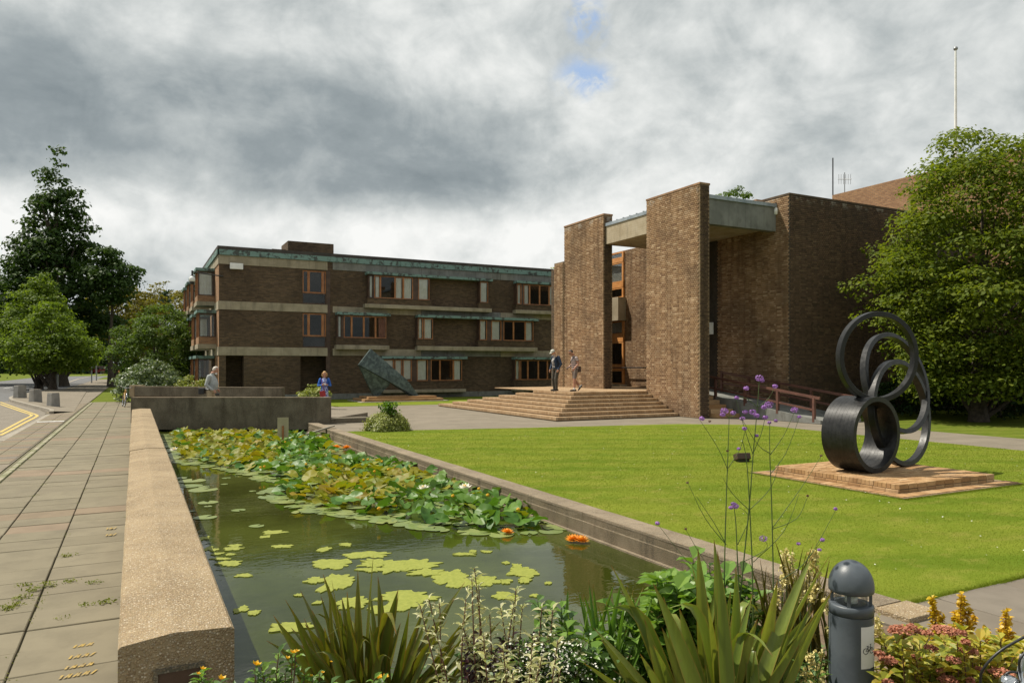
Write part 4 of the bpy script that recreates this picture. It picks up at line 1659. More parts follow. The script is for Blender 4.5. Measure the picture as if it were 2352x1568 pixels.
for k, (pr, p, a) in enumerate(allb):
    p = p + Vector((0, 0, rr_.uniform(-0.004, 0.003)))
    if k < 300:
        place(pr[0], 'brick', PL, p, (rr_.uniform(-.01, .01), rr_.uniform(-.01, .01), a + rr_.uniform(-.012, .012)))
    else:
        Mx = Matrix.Translation(p) @ Matrix.Rotation(a, 4, 'Z')
        rest.add([Mx @ Vector(v) for v in pr[1].v], pr[1].f)
tag(rest.build('far_bricks', M['paver'], PL), kind='stuff')

m, T, bs, out = new_mat('blackened_steel')
p_ = wpos(T)
T.l(T.mix(T.sstep(T.noise(p_, 6.0, 6.0, 0.65), 0.35, 0.7), (0.010, 0.010, 0.0105), (0.020, 0.020, 0.020)), bs.inputs['Base Color'])
T.l(T.sstep(T.noise(p_, 14.0, 5.0), 0.3, 0.7, 0.30, 0.48), bs.inputs['Roughness'])
bs.inputs['Metallic'].default_value = 0.0
bs.inputs['Specular IOR Level'].default_value = 0.32
bump(T, bs, T.noise(p_, 60.0, 4.0), 0.08, 0.004)
M['black_steel'] = m


def ring_obj(name, c, nrm, Rr, hw, ht, parent, n=96, bev=0.006):
    """ring of rectangular section: hw half width along the axis, ht half thickness"""
    nrm = Vector(nrm).normalized()
    u = nrm.cross(Vector((0, 0, 1))).normalized()
    v = nrm.cross(u)
    b = MB()
    vs = []
    for i in range(n):
        a = 2 * math.pi * i / n
        d = u * math.cos(a) + v * math.sin(a)
        for (r, w_) in ((Rr + ht, -hw), (Rr + ht, hw), (Rr - ht, hw), (Rr - ht, -hw)):
            vs.append(Vector(c) + d * r + nrm * w_)
    fs = []
    for i in range(n):
        j = (i + 1) % n
        for k in range(4):
            fs.append((i * 4 + k, i * 4 + (k + 1) % 4, j * 4 + (k + 1) % 4, j * 4 + k))
    b.add(vs, fs, 0, False)
    o = b.build(name, M['black_steel'], parent)
    bm = bmesh.new()
    bm.from_mesh(o.data)
    sharp = [e for e in bm.edges if len(e.link_faces) == 2 and e.calc_face_angle(0) > 0.8]
    bmesh.ops.bevel(bm, geom=sharp, offset=bev, segments=1, affect='EDGES')
    bmesh.ops.recalc_face_normals(bm, faces=bm.faces)
    bm.to_mesh(o.data)
    bm.free()
    o.data.polygons.foreach_set('use_smooth', [True] * len(o.data.polygons))
    o.data.update()
    if hasattr(o.data, 'set_sharp_from_angle'):
        o.data.set_sharp_from_angle(angle=R(25))
    return o


sc_ = thing('ring_sculpture', 'black steel sculpture of interlocking rings standing on the brick plinth', 'sculpture', (11.9, 8.5, PLZ))


def rel(x, y, z):
    return (x - 11.9, y - 8.5, z - PLZ)


def nv(th, ph):
    th, ph = R(th), R(ph)
    return (math.cos(ph) * math.cos(th), math.cos(ph) * math.sin(th), math.sin(ph))


ring_obj('ring', rel(11.35, 8.29, 2.12), nv(75, 1), 0.735, 0.06, 0.043, sc_)
ring_obj('ring', rel(12.45, 8.72, 1.655), nv(93, -12), 0.90, 0.06, 0.043, sc_)
ring_obj('ring', rel(12.40, 8.60, 1.115), nv(97, -6), 0.925, 0.065, 0.045, sc_)
# wide hoop built of many narrow staves
fr = Vector(rel(11.17, 8.16, 0.798))
ax = Vector(nv(93, 0))
n_st = 9
for k in range(n_st):
    cc = fr + ax * (0.034 + k * 0.068)
    ring_obj('hoop_stave', cc, ax, 0.605, 0.0339, 0.042, sc_, 96, 0.0012)

# small flood box on the lawn
q = gnd(1706, 1060)
o = thing('ground_floodlight', 'small dark floodlight box lying on the open lawn', 'light', (q.x, q.y, 0), -0.3)
b = MB()
b.box(-0.15, 0.15, -0.09, 0.09, 0.04, 0.17, 0, Matrix.Rotation(R(-18), 4, 'X'))
b.build('housing', M['timber_dark'], o, bevel=0.01)
b = MB()
b.box(-0.12, 0.12, -0.06, 0.06, 0.0, 0.05)
b.build('base', M['black_metal'], o)

# ------------------------------------------------------------------ bronze wedge sculpture
YS = 40.4
WX = fx(890, YS)
pl2 = thing('stepped_plinth', 'low two step stone plinth on the grass by the residence block', 'plinth', (WX, YS, 0))
for i, (e, z0, z1) in enumerate(((0.55, -0.02, 0.03), (0.30, 0.031, 0.16), (0.0, 0.161, 0.28))):
    b = MB()
    x0, x1 = fx(836, YS) - WX - e, fx(990, YS) - WX + e
    b.box(x0, x1, -0.9 - e, 1.0 + e, z0, z1)
    b.build('step', M['paver'] if i else M['kerb'], pl2, bevel=0.01)
ws = thing('wedge_sculpture', 'angular weathered bronze sculpture like a leaning folded plate', 'sculpture', (WX, YS, 0.28))


def sp_(px, py, dy):
    v = at(px, py, dep_y(px, YS + dy))
    return Vector((v.x - WX, dy, v.z - 0.28))


def slab3(front, back, name):
    b = MB()
    n = len(front)
    fs = [tuple(range(n)), tuple(reversed(range(n, 2 * n)))] + [(i, n + i, n + (i + 1) % n, (i + 1) % n) for i in range(n)]
    b.add(front + back, fs)
    o = b.build(name, M['bronze'], ws)
    bm = bmesh.new()
    bm.from_mesh(o.data)
    bmesh.ops.recalc_face_normals(bm, faces=bm.faces)
    bm.to_mesh(o.data)
    bm.free()
    return o


fr_ = [sp_(852, 801, 0.05), sp_(935, 872, -0.35), sp_(965, 912, -0.45), sp_(957, 912, -0.45), sp_(896, 877, -0.3), sp_(824, 837, -0.1)]
bk_ = [p + Vector((0.10, 0.62, -0.02)) for p in fr_]
bk_[2] = fr_[2] + Vector((0, 0.25, 0.0))
bk_[3] = fr_[3] + Vector((-0.25, 0.25, 0.0))
slab3(fr_, bk_, 'upper_plate')
fr_ = [sp_(825, 839, 0.02), sp_(895.5, 878.5, -0.16), sp_(895, 883, -0.12), sp_(866, 911.5, 0.1), sp_(860, 912.5, 0.15)]
bk_ = [p + Vector((0.05, 0.4, 0.0)) for p in fr_]
slab3(fr_, bk_, 'lower_plate')

# ------------------------------------------------------------------ in the pond: sign, plank
q = gnd(650, 1022, WZ)
sg = thing('pond_sign', 'small pale sign panel seen from behind on a post among the lilies', 'sign', (q.x, q.y, WZ - 0.2), -YAW + 0.25)
b = MB()
b.tube([(0, -0.03, 0), (0, -0.03, 0.75)], 0.028, 8)
b.build('post', M['timber'], sg)
b = MB()
b.box(-0.15, 0.15, 0.0, 0.015, 0.42, 0.98)
b.build('panel', pm('tan_panel', (0.34, 0.30, 0.19), (0.42, 0.37, 0.25), 3.0, 0.7), sg)
q0, q1 = at(679, 1004, 22.3), at(769, 977, 22.6)
pk = thing('plank', 'narrow grey plank sloping from the lilies up to the pond corner', 'plank', q0)
b = MB()
d = q1 - q0
Lk = d.length
b.box(0, Lk, -0.09, 0.09, -0.02, 0.02, 0, d.to_track_quat('X', 'Z').to_matrix().to_4x4())
b.build('board', M['kerb'], pk)
b = MB()
b.box(5.35, 7.4, 25.3, 25.9, -0.01, 0.16)
tag(b.build('low_kerb', M['parapet'], None, bevel=0.01), 'low dark concrete kerb beside the end of the bridge', 'kerb')

# ------------------------------------------------------------------ granite bollards and street things at the left
for i, (px, py, lab) in enumerate(((46, 915.5, 'grey granite bollard farthest left, nearest the road'), (81.5, 924.5, 'grey granite bollard in the middle of the row of three'), (122.5, 932.5, 'grey granite bollard nearest the footpath, right of the row'))):
    q = gnd(px, py, 0.05)
    dd = (EYE - 0.05) * F / (py - HOR)
    o = thing('stone_bollard', lab, 'bollard', (q.x, q.y, 0.05), -YAW - 0.45, 'granite bollards on the kerb island')
    s = 20.5 / F * dd / 2
    hgt = 30 / F * dd
    b = MB()
    vs = [(-s, -s, -.08), (s, -s, -.08), (s, s, -.08), (-s, s, -.08)]
    t_ = s * 0.88
    vs += [(-t_, -t_, hgt), (t_, -t_, hgt), (t_, t_, hgt), (-t_, t_, hgt)]
    b.add(vs, [(0, 3, 2, 1), (4, 5, 6, 7), (0, 1, 5, 4), (1, 2, 6, 5), (2, 3, 7, 6), (3, 0, 4, 7)])
    b.build('shaft', concrete('granite%d' % i, (0.20, 0.195, 0.18), (0.29, 0.28, 0.26), 0.25, 0.4), o, bevel=0.03)
    b = MB()
    b.box(-t_ * 0.93, t_ * 0.93, -t_ * 0.93, t_ * 0.93, hgt + 0.001, hgt + 0.02)
    b.build('cap', M['kerb'], o)


def post_sign(px, py, hpx, label, col, board=None, r=0.05):
    q = gnd(px, py, 0.0)
    dd = EYE * F / (py - HOR)
    t = thing('sign_post', label, 'post', (q.x, q.y, 0))
    h = hpx / F * dd
    b = MB()
    b.tube([(0, 0, 0), (0, 0, h)], r, 8)
    b.build('post', M[col], t)
    b = MB()
    if board:
        b.box(-board[0] / 2, board[0] / 2, -r - 0.04, -r - 0.001, h - board[1], h, 0, Matrix.Rotation(-YAW - .3, 4, 'Z'))
        b.build('plate', M[board[2]], t)
    else:
        b.ball((0, 0, h), r * 1.05, 6)
        b.build('cap', M[col], t)


post_sign(210.5, 879, 44, 'thin grey post left of the pair before the red van', 'grey_metal', None, 0.07)
post_sign(221.5, 874, 46, 'thin grey post right of the pair before the red van', 'grey_metal', None, 0.08)
post_sign(271, 871, 24, 'short dark post with a small orange plate by the verge', 'black_metal', (0.65, 0.5, 'timber_gold'), 0.06)
post_sign(131, 891.5, 30, 'slim grey post in the shade beside the thick trunk', 'grey_metal', None, 0.11)

# red minibus far down the road
q = gnd(217, 858.0)
van = thing('red_van', 'red minibus with a pale roof crossing at the far road junction', 'van', (q.x, q.y, 0), math.pi - YAW + 0.35)
M['van_red'] = pm('van_red', (0.22, 0.012, 0.012), (0.27, 0.018, 0.016), 1.0, 0.3)
b = MB()
prof = [(-2.7, 0.35), (-2.7, 1.25), (-2.55, 1.30), (1.4, 1.30), (2.6, 1.05), (2.75, 0.6), (2.75, 0.35)]
n = len(prof)
vs = [(x, -0.95, z) for x, z in prof] + [(x, 0.95, z) for x, z in prof]
fs = [tuple(range(n)), tuple(reversed(range(n, 2 * n)))] + [(i, n + i, n + (i + 1) % n, (i + 1) % n) for i in range(n)]
b.add(vs, fs)
b.build('body', M['van_red'], van, bevel=0.06)
b = MB()
prof = [(-2.62, 1.31), (-2.5, 1.95), (0.75, 1.95), (1.55, 1.31)]
n = 4
vs = [(x, -0.9 + (z - 1.31) * 0.12, z) for x, z in prof] + [(x, 0.9 - (z - 1.31) * 0.12, z) for x, z in prof]
b.add(vs, [tuple(range(n)), tuple(reversed(range(n, 2 * n)))] + [(i, n + i, n + (i + 1) % n, (i + 1) % n) for i in range(n)])
b.build('cabin', M['van_red'], van)
b = MB()
b.box(-2.5, 0.78, -0.86, 0.86, 1.955, 2.12)
b.build('roof', M['kerb'], van, bevel=0.05)
M['car_glass'] = pm('car_glass', (0.05, 0.055, 0.06), (0.09, 0.1, 0.1), 2.0, 0.1)
for s in (-1, 1):
    for x0, x1 in ((-2.45, -1.45), (-1.35, -0.35), (-0.25, 0.7)):
        b = MB()
        b.box(x0, x1, s * 0.885 - 0.012, s * 0.885 + 0.012, 1.40, 1.86)
        b.build('side_window', M['car_glass'], van)
    b = MB()
    b.box(2.72, 2.78, s * 0.7 - 0.14, s * 0.7 + 0.14, 0.72, 0.92)
    b.build('headlight', M['chrome'], van)
    for x in (-1.75, 1.75):
        b = MB()
        b.lathe([(0.2, -0.12), (0.33, -0.12), (0.36, -0.06), (0.36, 0.06), (0.33, 0.12), (0.2, 0.12)], 18, 0, Matrix.Translation((x, s * 0.88, 0.36)) @ Matrix.Rotation(math.pi / 2, 4, 'X'))
        wh = b.build('wheel', M['black_metal'], van)
        b = MB()
        b.lathe([(0.001, -0.1), (0.2, -0.11), (0.2, 0.11), (0.001, 0.1)], 14, 0, Matrix.Translation((x, s * 0.88, 0.36)) @ Matrix.Rotation(math.pi / 2, 4, 'X'))
        b.build('rim', M['grey_metal'], wh)
b = MB()
b.add([(0.80, -0.78, 1.93), (0.80, 0.78, 1.93), (1.56, 0.86, 1.34), (1.56, -0.86, 1.34)], [(0, 1, 2, 3)])
b.build('windscreen', M['car_glass'], van)
b = MB()
b.box(2.755, 2.79, -0.35, 0.35, 0.5, 0.62)
b.build('number_plate', M['white_paint'], van)


# ------------------------------------------------------------------ bicycles
def tor(b, c, axis, Rr, r, n=36, k=8, mi=0):
    axis = Vector(axis).normalized()
    u = axis.cross(Vector((0, 0, 1)))
    u = Vector((1, 0, 0)) if u.length < 1e-4 else u.normalized()
    v = axis.cross(u)
    vs, fs = [], []
    for i in range(n):
        a = 2 * math.pi * i / n
        d = u * math.cos(a) + v * math.sin(a)
        for j in range(k):
            e = 2 * math.pi * j / k
            vs.append(Vector(c) + d * (Rr + r * math.cos(e)) + axis * r * math.sin(e))
    for i in range(n):
        for j in range(k):
            fs.append((i * k + j, ((i + 1) % n) * k + j, ((i + 1) % n) * k + (j + 1) % k, i * k + (j + 1) % k))
    b.add(vs, fs, mi, True)


def bicycle(label, loc, rz, lean, frame_mat, steer=0.0):
    t = thing('bicycle', label, 'bicycle', loc, rz)
    t.rotation_euler = (lean, 0, rz)
    for x in (-0.5, 0.52):
        b = MB()
        tor(b, (x, 0, 0.34), (0, 1, 0), 0.32, 0.018)
        w_ = b.build('wheel', M['black_metal'], t)
        b = MB()
        tor(b, (x, 0, 0.34), (0, 1, 0), 0.30, 0.009, 36, 6)
        b.build('rim', M['chrome'], w_)
        b = MB()
        for i in range(16):
            a = 2 * math.pi * i / 16
            b.tube([(x, 0.02 * (-1) ** i, 0.34), (x + 0.3 * math.cos(a), 0, 0.34 + 0.3 * math.sin(a))], 0.0022, 4)
        b.build('spokes', M['chrome'], w_)
        b = MB()
        tor(b, (x, 0, 0.34), (0, 1, 0), 0.02, 0.012, 12, 6)
        b.build('hub', M['chrome'], w_)
    b = MB()
    bbk, seat, head_t, head_b, rear, fr0 = (-0.06, 0, 0.30), (-0.2, 0, 0.78), (0.32, 0, 0.82), (0.36, 0, 0.68), (-0.5, 0, 0.34), (0.52, 0, 0.34)
    for p0, p1, r in ((bbk, seat, .015), (seat, head_t, .015), (bbk, head_b, .018), (head_t, head_b, .019)):
        b.tube([p0, p1], r)
    for s in (-0.05, 0.05):
        b.tube([(bbk[0], s * 0.6, bbk[2]), (rear[0], s, rear[2])], 0.009)
        b.tube([(seat[0], s * 0.3, seat[2] - 0.03), (rear[0], s, rear[2])], 0.008)
    b.build('frame', frame_mat, t)
    b = MB()
    for s in (-0.045, 0.045):
        b.tube([(0.37, s, 0.66), (0.44, s, 0.5), (fr0[0], s, fr0[2])], 0.011)
    b.tube([(0.37, -0.05, 0.66), (0.37, 0.05, 0.66)], 0.014)
    b.build('fork', frame_mat, t)
    b = MB()
    b.tube([head_t, (0.30, 0, 0.92)], 0.013)
    b.tube(smooth_path([(0.18, -0.29, 0.97), (0.27, -0.24, 0.96), (0.33, -0.1, 0.94), (0.32, 0, 0.93), (0.33, 0.1, 0.94), (0.27, 0.24, 0.96), (0.18, 0.29, 0.97)], 4), 0.011)
    hb = b.build('handlebar', M['chrome'], t)
    for s in (-1, 1):
        b = MB()
        b.tube([(0.27, s * 0.245, 0.96), (0.17, s * 0.295, 0.97)], 0.017)
        b.build('grip', M['black_metal'], hb)
    b = MB()
    b.tube([seat, (-0.225, 0, 0.88)], 0.012)
    b.build('seat_post', M['chrome'], t)
    b = MB()
    b.ball((-0.24, 0, 0.91), 0.13, 8, 0, (1.05, 0.62, 0.3))
    b.tube([(-0.15, 0, 0.905), (0.0, 0, 0.91)], [0.05, 0.022], 8, sq=0.6)
    b.build('saddle', M['black_metal'], t)
    b = MB()
    b.lathe([(0.001, -0.004), (0.09, -0.004), (0.09, 0.004), (0.001, 0.004)], 20, 0, Matrix.Translation((bbk[0], -0.055, bbk[2])) @ Matrix.Rotation(math.pi / 2, 4, 'X'))
    b.tube([(bbk[0], -0.06, bbk[2]), (bbk[0] + 0.1, -0.07, bbk[2] - 0.13)], 0.009)
    b.tube([(bbk[0], 0.06, bbk[2]), (bbk[0] - 0.1, 0.07, bbk[2] + 0.13)], 0.009)
    b.build('crank', M['grey_metal'], t)
    for s, dz, dx in ((-1, -0.13, 0.1), (1, 0.13, -0.1)):
        b = MB()
        b.box(bbk[0] + dx - 0.045, bbk[0] + dx + 0.045, s * 0.08 - 0.04 + s * 0.03, s * 0.08 + 0.04 + s * 0.03, bbk[2] + dz - 0.012, bbk[2] + dz + 0.012)
        b.build('pedal', M['black_metal'], t)
    for x in (-0.5,):
        b = MB()
        pts = [(x + 0.355 * math.cos(a), 0, 0.34 + 0.355 * math.sin(a)) for a in np.linspace(0.3, 2.6, 12)]
        b.tube(pts, 0.02, 6)
        b.build('mudguard', M['chrome'], t)
    return t


M['bike_gold'] = pm('bike_gold', (0.42, 0.22, 0.03), (0.50, 0.28, 0.05), 2.0, 0.35)
q = gnd(292, 934)
bk = bicycle('gold framed bicycle leaning against the end of the sign wall', (q.x - 0.16, q.y + 0.15, 0.0), math.pi / 2 + 0.10, 0.13, M['bike_gold'])

# bicycle whose handlebar reaches into the near right corner
q = at(2338, 1560, 2.45)
M['bike_grey'] = pm('bike_silver', (0.42, 0.44, 0.46), (0.52, 0.54, 0.56), 2.0, 0.3, metal=0.5)
b2 = bicycle('silver handlebar bicycle cut off by the near right corner', (q.x + 0.02, q.y - 0.36, 0.0), math.pi * 0.62, 0.0, M['bike_grey'])
cbp = [at(2372, 1452, 2.35), at(2300, 1492, 2.35), at(2262, 1530, 2.36), at(2252, 1560, 2.38), at(2262, 1600, 2.4), at(2330, 1640, 2.5)]
inv = (Matrix.Translation(b2.location) @ b2.rotation_euler.to_matrix().to_4x4()).inverted()
b = MB()
b.tube(smooth_path([inv @ p for p in cbp], 6), 0.0042, 8)
b.tube(smooth_path([inv @ at(2372, 1478, 2.4), inv @ at(2352, 1500, 2.4), inv @ at(2341, 1520, 2.4), inv @ at(2345, 1560, 2.42)], 4), 0.004, 8)
b.tube(smooth_path([inv @ at(2345, 1546, 2.42), inv @ at(2325, 1542, 2.4), inv @ at(2312, 1546, 2.4), inv @ at(2305, 1558, 2.4)], 4), 0.004, 8)
b.build('brake_cable', M['black_metal'], b2)
b = MB()
c_ = inv @ at(2318, 1566, 2.4)
b.lathe([(0.001, 0.024), (0.014, 0.022), (0.024, 0.014), (0.028, 0.003), (0.029, -0.006), (0.024, -0.02), (0.001, -0.024)], 20, 0, Matrix.Translation(c_) @ Matrix.Rotation(0.5, 4, 'X'))
b.build('bell', M['chrome'], b2)
b = MB()
b.tube([inv @ at(2352, 1505, 2.42), inv @ at(2338, 1590, 2.44)], 0.0125, 12)
b.build('stem_tube', M['bike_grey'], b2)

# ------------------------------------------------------------------ bollard lamp in the bed
q = at(1955, HOR, 3.6)
bl = thing('bollard_lamp', 'dark grey domed bollard lamp with a white bicycle notice standing in the flower bed', 'lamp', (q.x, q.y, 0.0))
M['lamp_grey'] = pm('lamp_grey', (0.062, 0.075, 0.088), (0.085, 0.10, 0.115), 8.0, 0.42, 0.06, 200)
b = MB()
b.lathe([(0.112, 0.0), (0.108, 0.02), (0.102, 0.03), (0.102, 0.735), (0.1015, 0.74)], 40)
b.build('shaft', M['lamp_grey'], bl)
b = MB()
b.lathe([(0.0995, 0.741), (0.0995, 0.744), (0.1025, 0.746), (0.1025, 0.785), (0.098, 0.79), (0.06, 0.792), (0.02, 0.792)], 40)
b.build('collar', M['lamp_grey'], bl)
b = MB()
prof = [(0.02, 0.848), (0.098, 0.848), (0.1035, 0.853)]
for i in range(13):
    a = math.pi / 2 * i / 12
    prof.append((max(0.1045 * math.cos(a), 0.0008), 0.872 + 0.128 * math.sin(a)))
b.lathe(prof, 40)
b.build('dome', M['lamp_grey'], bl)
for i in range(4):
    a = i * math.pi / 2 + 0.55
    b = MB()
    b.box(0.080, 0.0935, -0.008, 0.008, 0.785, 0.85, 0, Matrix.Rotation(a, 4, 'Z'))
    b.build('strut', M['lamp_grey'], bl)
b = MB()
b.lathe([(0.074, 0.793), (0.074, 0.847)], 32)
b.build('lens', M['glass'], bl)
b = MB()
b.lathe([(0.001, 0.793), (0.03, 0.793), (0.03, 0.83), (0.001, 0.832)], 16)
b.build('bulb', M['white_paint'], bl)
# notice wrapped round the shaft, with a bicycle drawn on it
a0 = math.atan2(-q.y, -q.x)      # direction towards the camera
na, nz = 10, 1
r_ = 0.1034
aL, aR = a0 + 0.43, a0 + 1.35


def onshaft(a, z, r):
    return (r * math.cos(a), r * math.sin(a), z)


b = MB()
vs = []
for i in range(na + 1):
    a = aL + (aR - aL) * i / na
    vs += [onshaft(a, 0.505, r_), onshaft(a, 0.705, r_)]
b.add(vs, [(2 * i, 2 * i + 2, 2 * i + 3, 2 * i + 1) for i in range(na)], 0, True)
nt = b.build('notice', M['white_paint'], bl)
b = MB()


def npnt(u, v):       # u, v in metres on the notice
    return onshaft(aL + u / r_, 0.505 + v, r_ + 0.0012)


def stroke(pts, w_=0.0022):
    P = [Vector(npnt(*p)) for p in pts]
    b.tube(P, w_ / 2, 5, cap=False)


def circ2(cx, cy, r):
    return [(cx + r * math.cos(t), cy + r * math.sin(t)) for t in np.linspace(0, 2 * math.pi, 22)]


stroke(circ2(0.024, 0.085, 0.0135), 0.0026)
stroke(circ2(0.062, 0.085, 0.0135), 0.0026)
stroke([(0.024, 0.085), (0.041, 0.083)])
stroke([(0.041, 0.083), (0.034, 0.108)])
stroke([(0.024, 0.085), (0.035, 0.103)])
stroke([(0.035, 0.103), (0.055, 0.104)])
stroke([(0.041, 0.083), (0.055, 0.104)])
stroke([(0.053, 0.114), (0.055, 0.104), (0.062, 0.085)])
stroke([(0.028, 0.109), (0.040, 0.109)], 0.0035)
stroke([(0.047, 0.116), (0.054, 0.115), (0.058, 0.117)], 0.003)
b.build('bicycle_print', M['black_metal'], nt)

# ------------------------------------------------------------------ people
SKIN = pm('skin', (0.42, 0.22, 0.15), (0.50, 0.27, 0.19), 8.0, 0.55)
SKIN2 = pm('skin_tan', (0.36, 0.17, 0.11), (0.43, 0.21, 0.14), 8.0, 0.55)


def capsule_chain(b, pts, rad, n=12):
    b.tube(pts, rad, n, cap=True)
    for p, r in zip(pts, rad):
        b.ball(p, r * 0.995, 8)


def fuse(name, b, mats, parent, voxel, pick, smooth=2):
    """join the overlapping limbs into one skin and colour its faces by place"""
    me = b.mesh(name, mats)
    o = bpy.data.objects.new(name, me)
    COL.objects.link(o)
    md = o.modifiers.new('remesh', 'REMESH')
    md.mode = 'VOXEL'
    md.voxel_size = voxel
    sm = o.modifiers.new('smooth', 'SMOOTH')
    sm.iterations = smooth
    sm.factor = 0.5
    dg = bpy.context.evaluated_depsgraph_get()
    ev = bpy.data.meshes.new_from_object(o.evaluated_get(dg))
    COL.objects.unlink(o)
    bpy.data.objects.remove(o)
    ev.name = name
    ev.materials.clear()
    for m_ in mats:
        ev.materials.append(m_)
    n = len(ev.polygons)
    cen = np.empty(n * 3, dtype=np.float32)
    ev.polygons.foreach_get('center', cen)
    cen = cen.reshape(-1, 3)
    ev.polygons.foreach_set('material_index', np.array([pick(c) for c in cen], dtype=np.int32))
    ev.polygons.foreach_set('use_smooth', [True] * n)
    ev.update()
    o2 = bpy.data.objects.new(name, ev)
    return link(o2, parent)


def hand(b, wrist, d, side_dir, curl, s=1.0):
    """palm, four fingers and a thumb; d = direction of the hand, side_dir = thumb side, curl = direction the fingers bend to"""
    wrist, d, sd, cu = Vector(wrist), Vector(d).normalized(), Vector(side_dir).normalized(), Vector(curl).normalized()
    pe = wrist + d * 0.085 * s
    for k in range(4):
        off = sd * (0.028 - 0.019 * k) * s
        b.tube([wrist + off * 0.7, pe + off], [0.017 * s, 0.014 * s], 6)
        L = (0.062, 0.070, 0.064, 0.050)[k] * s
        p1 = pe + off + (d * 0.75 + cu * 0.45) * L * 0.55
        p2 = p1 + (d * 0.35 + cu * 0.85) * L * 0.55
        b.tube([pe + off, p1, p2], [0.0115 * s, 0.010 * s, 0.008 * s], 6)
    t0 = wrist + d * 0.025 * s + sd * 0.022 * s
    b.tube([t0, t0 + (sd * 0.7 + d * 0.7) * 0.035 * s, t0 + (sd * 0.35 + d * 0.9 + cu * 0.3) * 0.065 * s], [0.014 * s, 0.012 * s, 0.009 * s], 6)


def head_shape(b, c, fwd, up, s=1.0):
    fwd, up = Vector(fwd).normalized(), Vector(up).normalized()
    rt = fwd.cross(up).normalized()
    Mx = Matrix((rt, fwd, up)).transposed().to_4x4()
    c = Vector(c)
    b.ball(c + up * 0.025 * s, 0.098 * s, 12, 0, (0.80, 1.0, 1.02), Mx)
    b.ball(c + fwd * 0.022 * s - up * 0.050 * s, 0.072 * s, 10, 0, (0.84, 0.98, 1.05), Mx)
    b.ball(c + fwd * 0.050 * s - up * 0.100 * s, 0.030 * s, 8, 0, (1.15, 0.8, 0.75), Mx)
    b.tube([c + fwd * 0.090 * s + up * 0.012 * s, c + fwd * 0.108 * s - up * 0.026 * s], [0.008 * s, 0.015 * s], 6)
    for q in (-1, 1):
        b.ball(c + rt * q * 0.080 * s - fwd * 0.01 * s - up * 0.015 * s, 0.027 * s, 6, 0, (0.4, 0.8, 1.1), Mx)
        b.ball(c + rt * q * 0.034 * s + fwd * 0.082 * s + up * 0.022 * s, 0.018 * s, 6, 0, (1.3, 0.6, 0.5), Mx)
    return c, fwd, up, rt, Mx


def face_bits(parent, hd, s=1.0, lip=(0.35, 0.13, 0.10), glasses=False):
    c, fwd, up, rt, Mx = hd
    b = MB()
    for q in (-1, 1):
        b.ball(c + rt * q * 0.033 * s + fwd * 0.084 * s + up * 0.004 * s, 0.011 * s, 6)
    b.build('eyes', M['black_metal'], parent)
    b = MB()
    b.ball(c + fwd * 0.088 * s - up * 0.060 * s, 0.022 * s, 6, 0, (1.0, 0.35, 0.3), Mx)
    b.build('mouth', pm('lips', lip, tuple(1.2 * x for x in lip), 5.0, 0.5), parent)
    if glasses:
        b = MB()
        for q in (-1, 1):
            b.ball(c + rt * q * 0.034 * s + fwd * 0.096 * s + up * 0.006 * s, 0.026 * s, 8, 0, (1.0, 0.25, 0.75), Mx)
        b.tube([c + rt * -0.08 * s + fwd * 0.01 * s + up * 0.01 * s, c + rt * -0.07 * s + fwd * 0.085 * s + up * 0.01 * s, c + rt * 0.07 * s + fwd * 0.085 * s + up * 0.01 * s, c + rt * 0.08 * s + fwd * 0.01 * s + up * 0.01 * s], 0.005 * s, 5)
        b.build('sunglasses', M['black_metal'], parent)


def hair_cap(b, hd, s=1.0, back=0.0, zcut=-0.2, puff=1.08):
    """hair shell over the skull, open at the face"""
    c, fwd, up, rt, Mx = hd
    n, k = 14, 9
    vs, fs = [], []
    for i in range(k + 1):
        th = math.radians(118) * i / k
        for j in range(n):
            a = 2 * math.pi * j / n
            x, y_, z = math.sin(th) * math.cos(a), math.sin(th) * math.sin(a), math.cos(th)
            fall = 1.0
            if y_ > 0.12 and z < 0.62:
                fall = 0.72
            w_ = 0.008 * mnoise.noise((x * 4, y_ * 4, z * 4))
            p = Vector((x * 0.080, y_ * 0.100, z * 0.102)) * puff * fall + Vector((x, y_, z)) * w_
            vs.append(c + up * 0.025 * s + (rt * p.x + fwd * p.y + up * p.z) * s)
    for i in range(k):
        for j in range(n):
            fs.append((i * n + j, i * n + (j + 1) % n, (i + 1) * n + (j + 1) % n, (i + 1) * n + j))
    b.add(vs, fs, 0, True)


def shoe(b, heel, toe, s=1.0):
    h, t = Vector(heel), Vector(toe)
    d = (t - h).normalized()
    b.tube([h - d * 0.03, h + (t - h) * 0.35, h + (t - h) * 0.8, t], [0.040 * s, 0.046 * s, 0.042 * s, 0.026 * s], 8, sq=0.85)


# --- older man with cap, dark jacket (facing left towards the camera)
def face_dir(px_right, toward):
    """unit vector from image right / towards-camera components"""
    v = Vector((CS, -SN, 0)) * px_right + Vector((-SN, -CS, 0)) * toward
    return v.normalized()


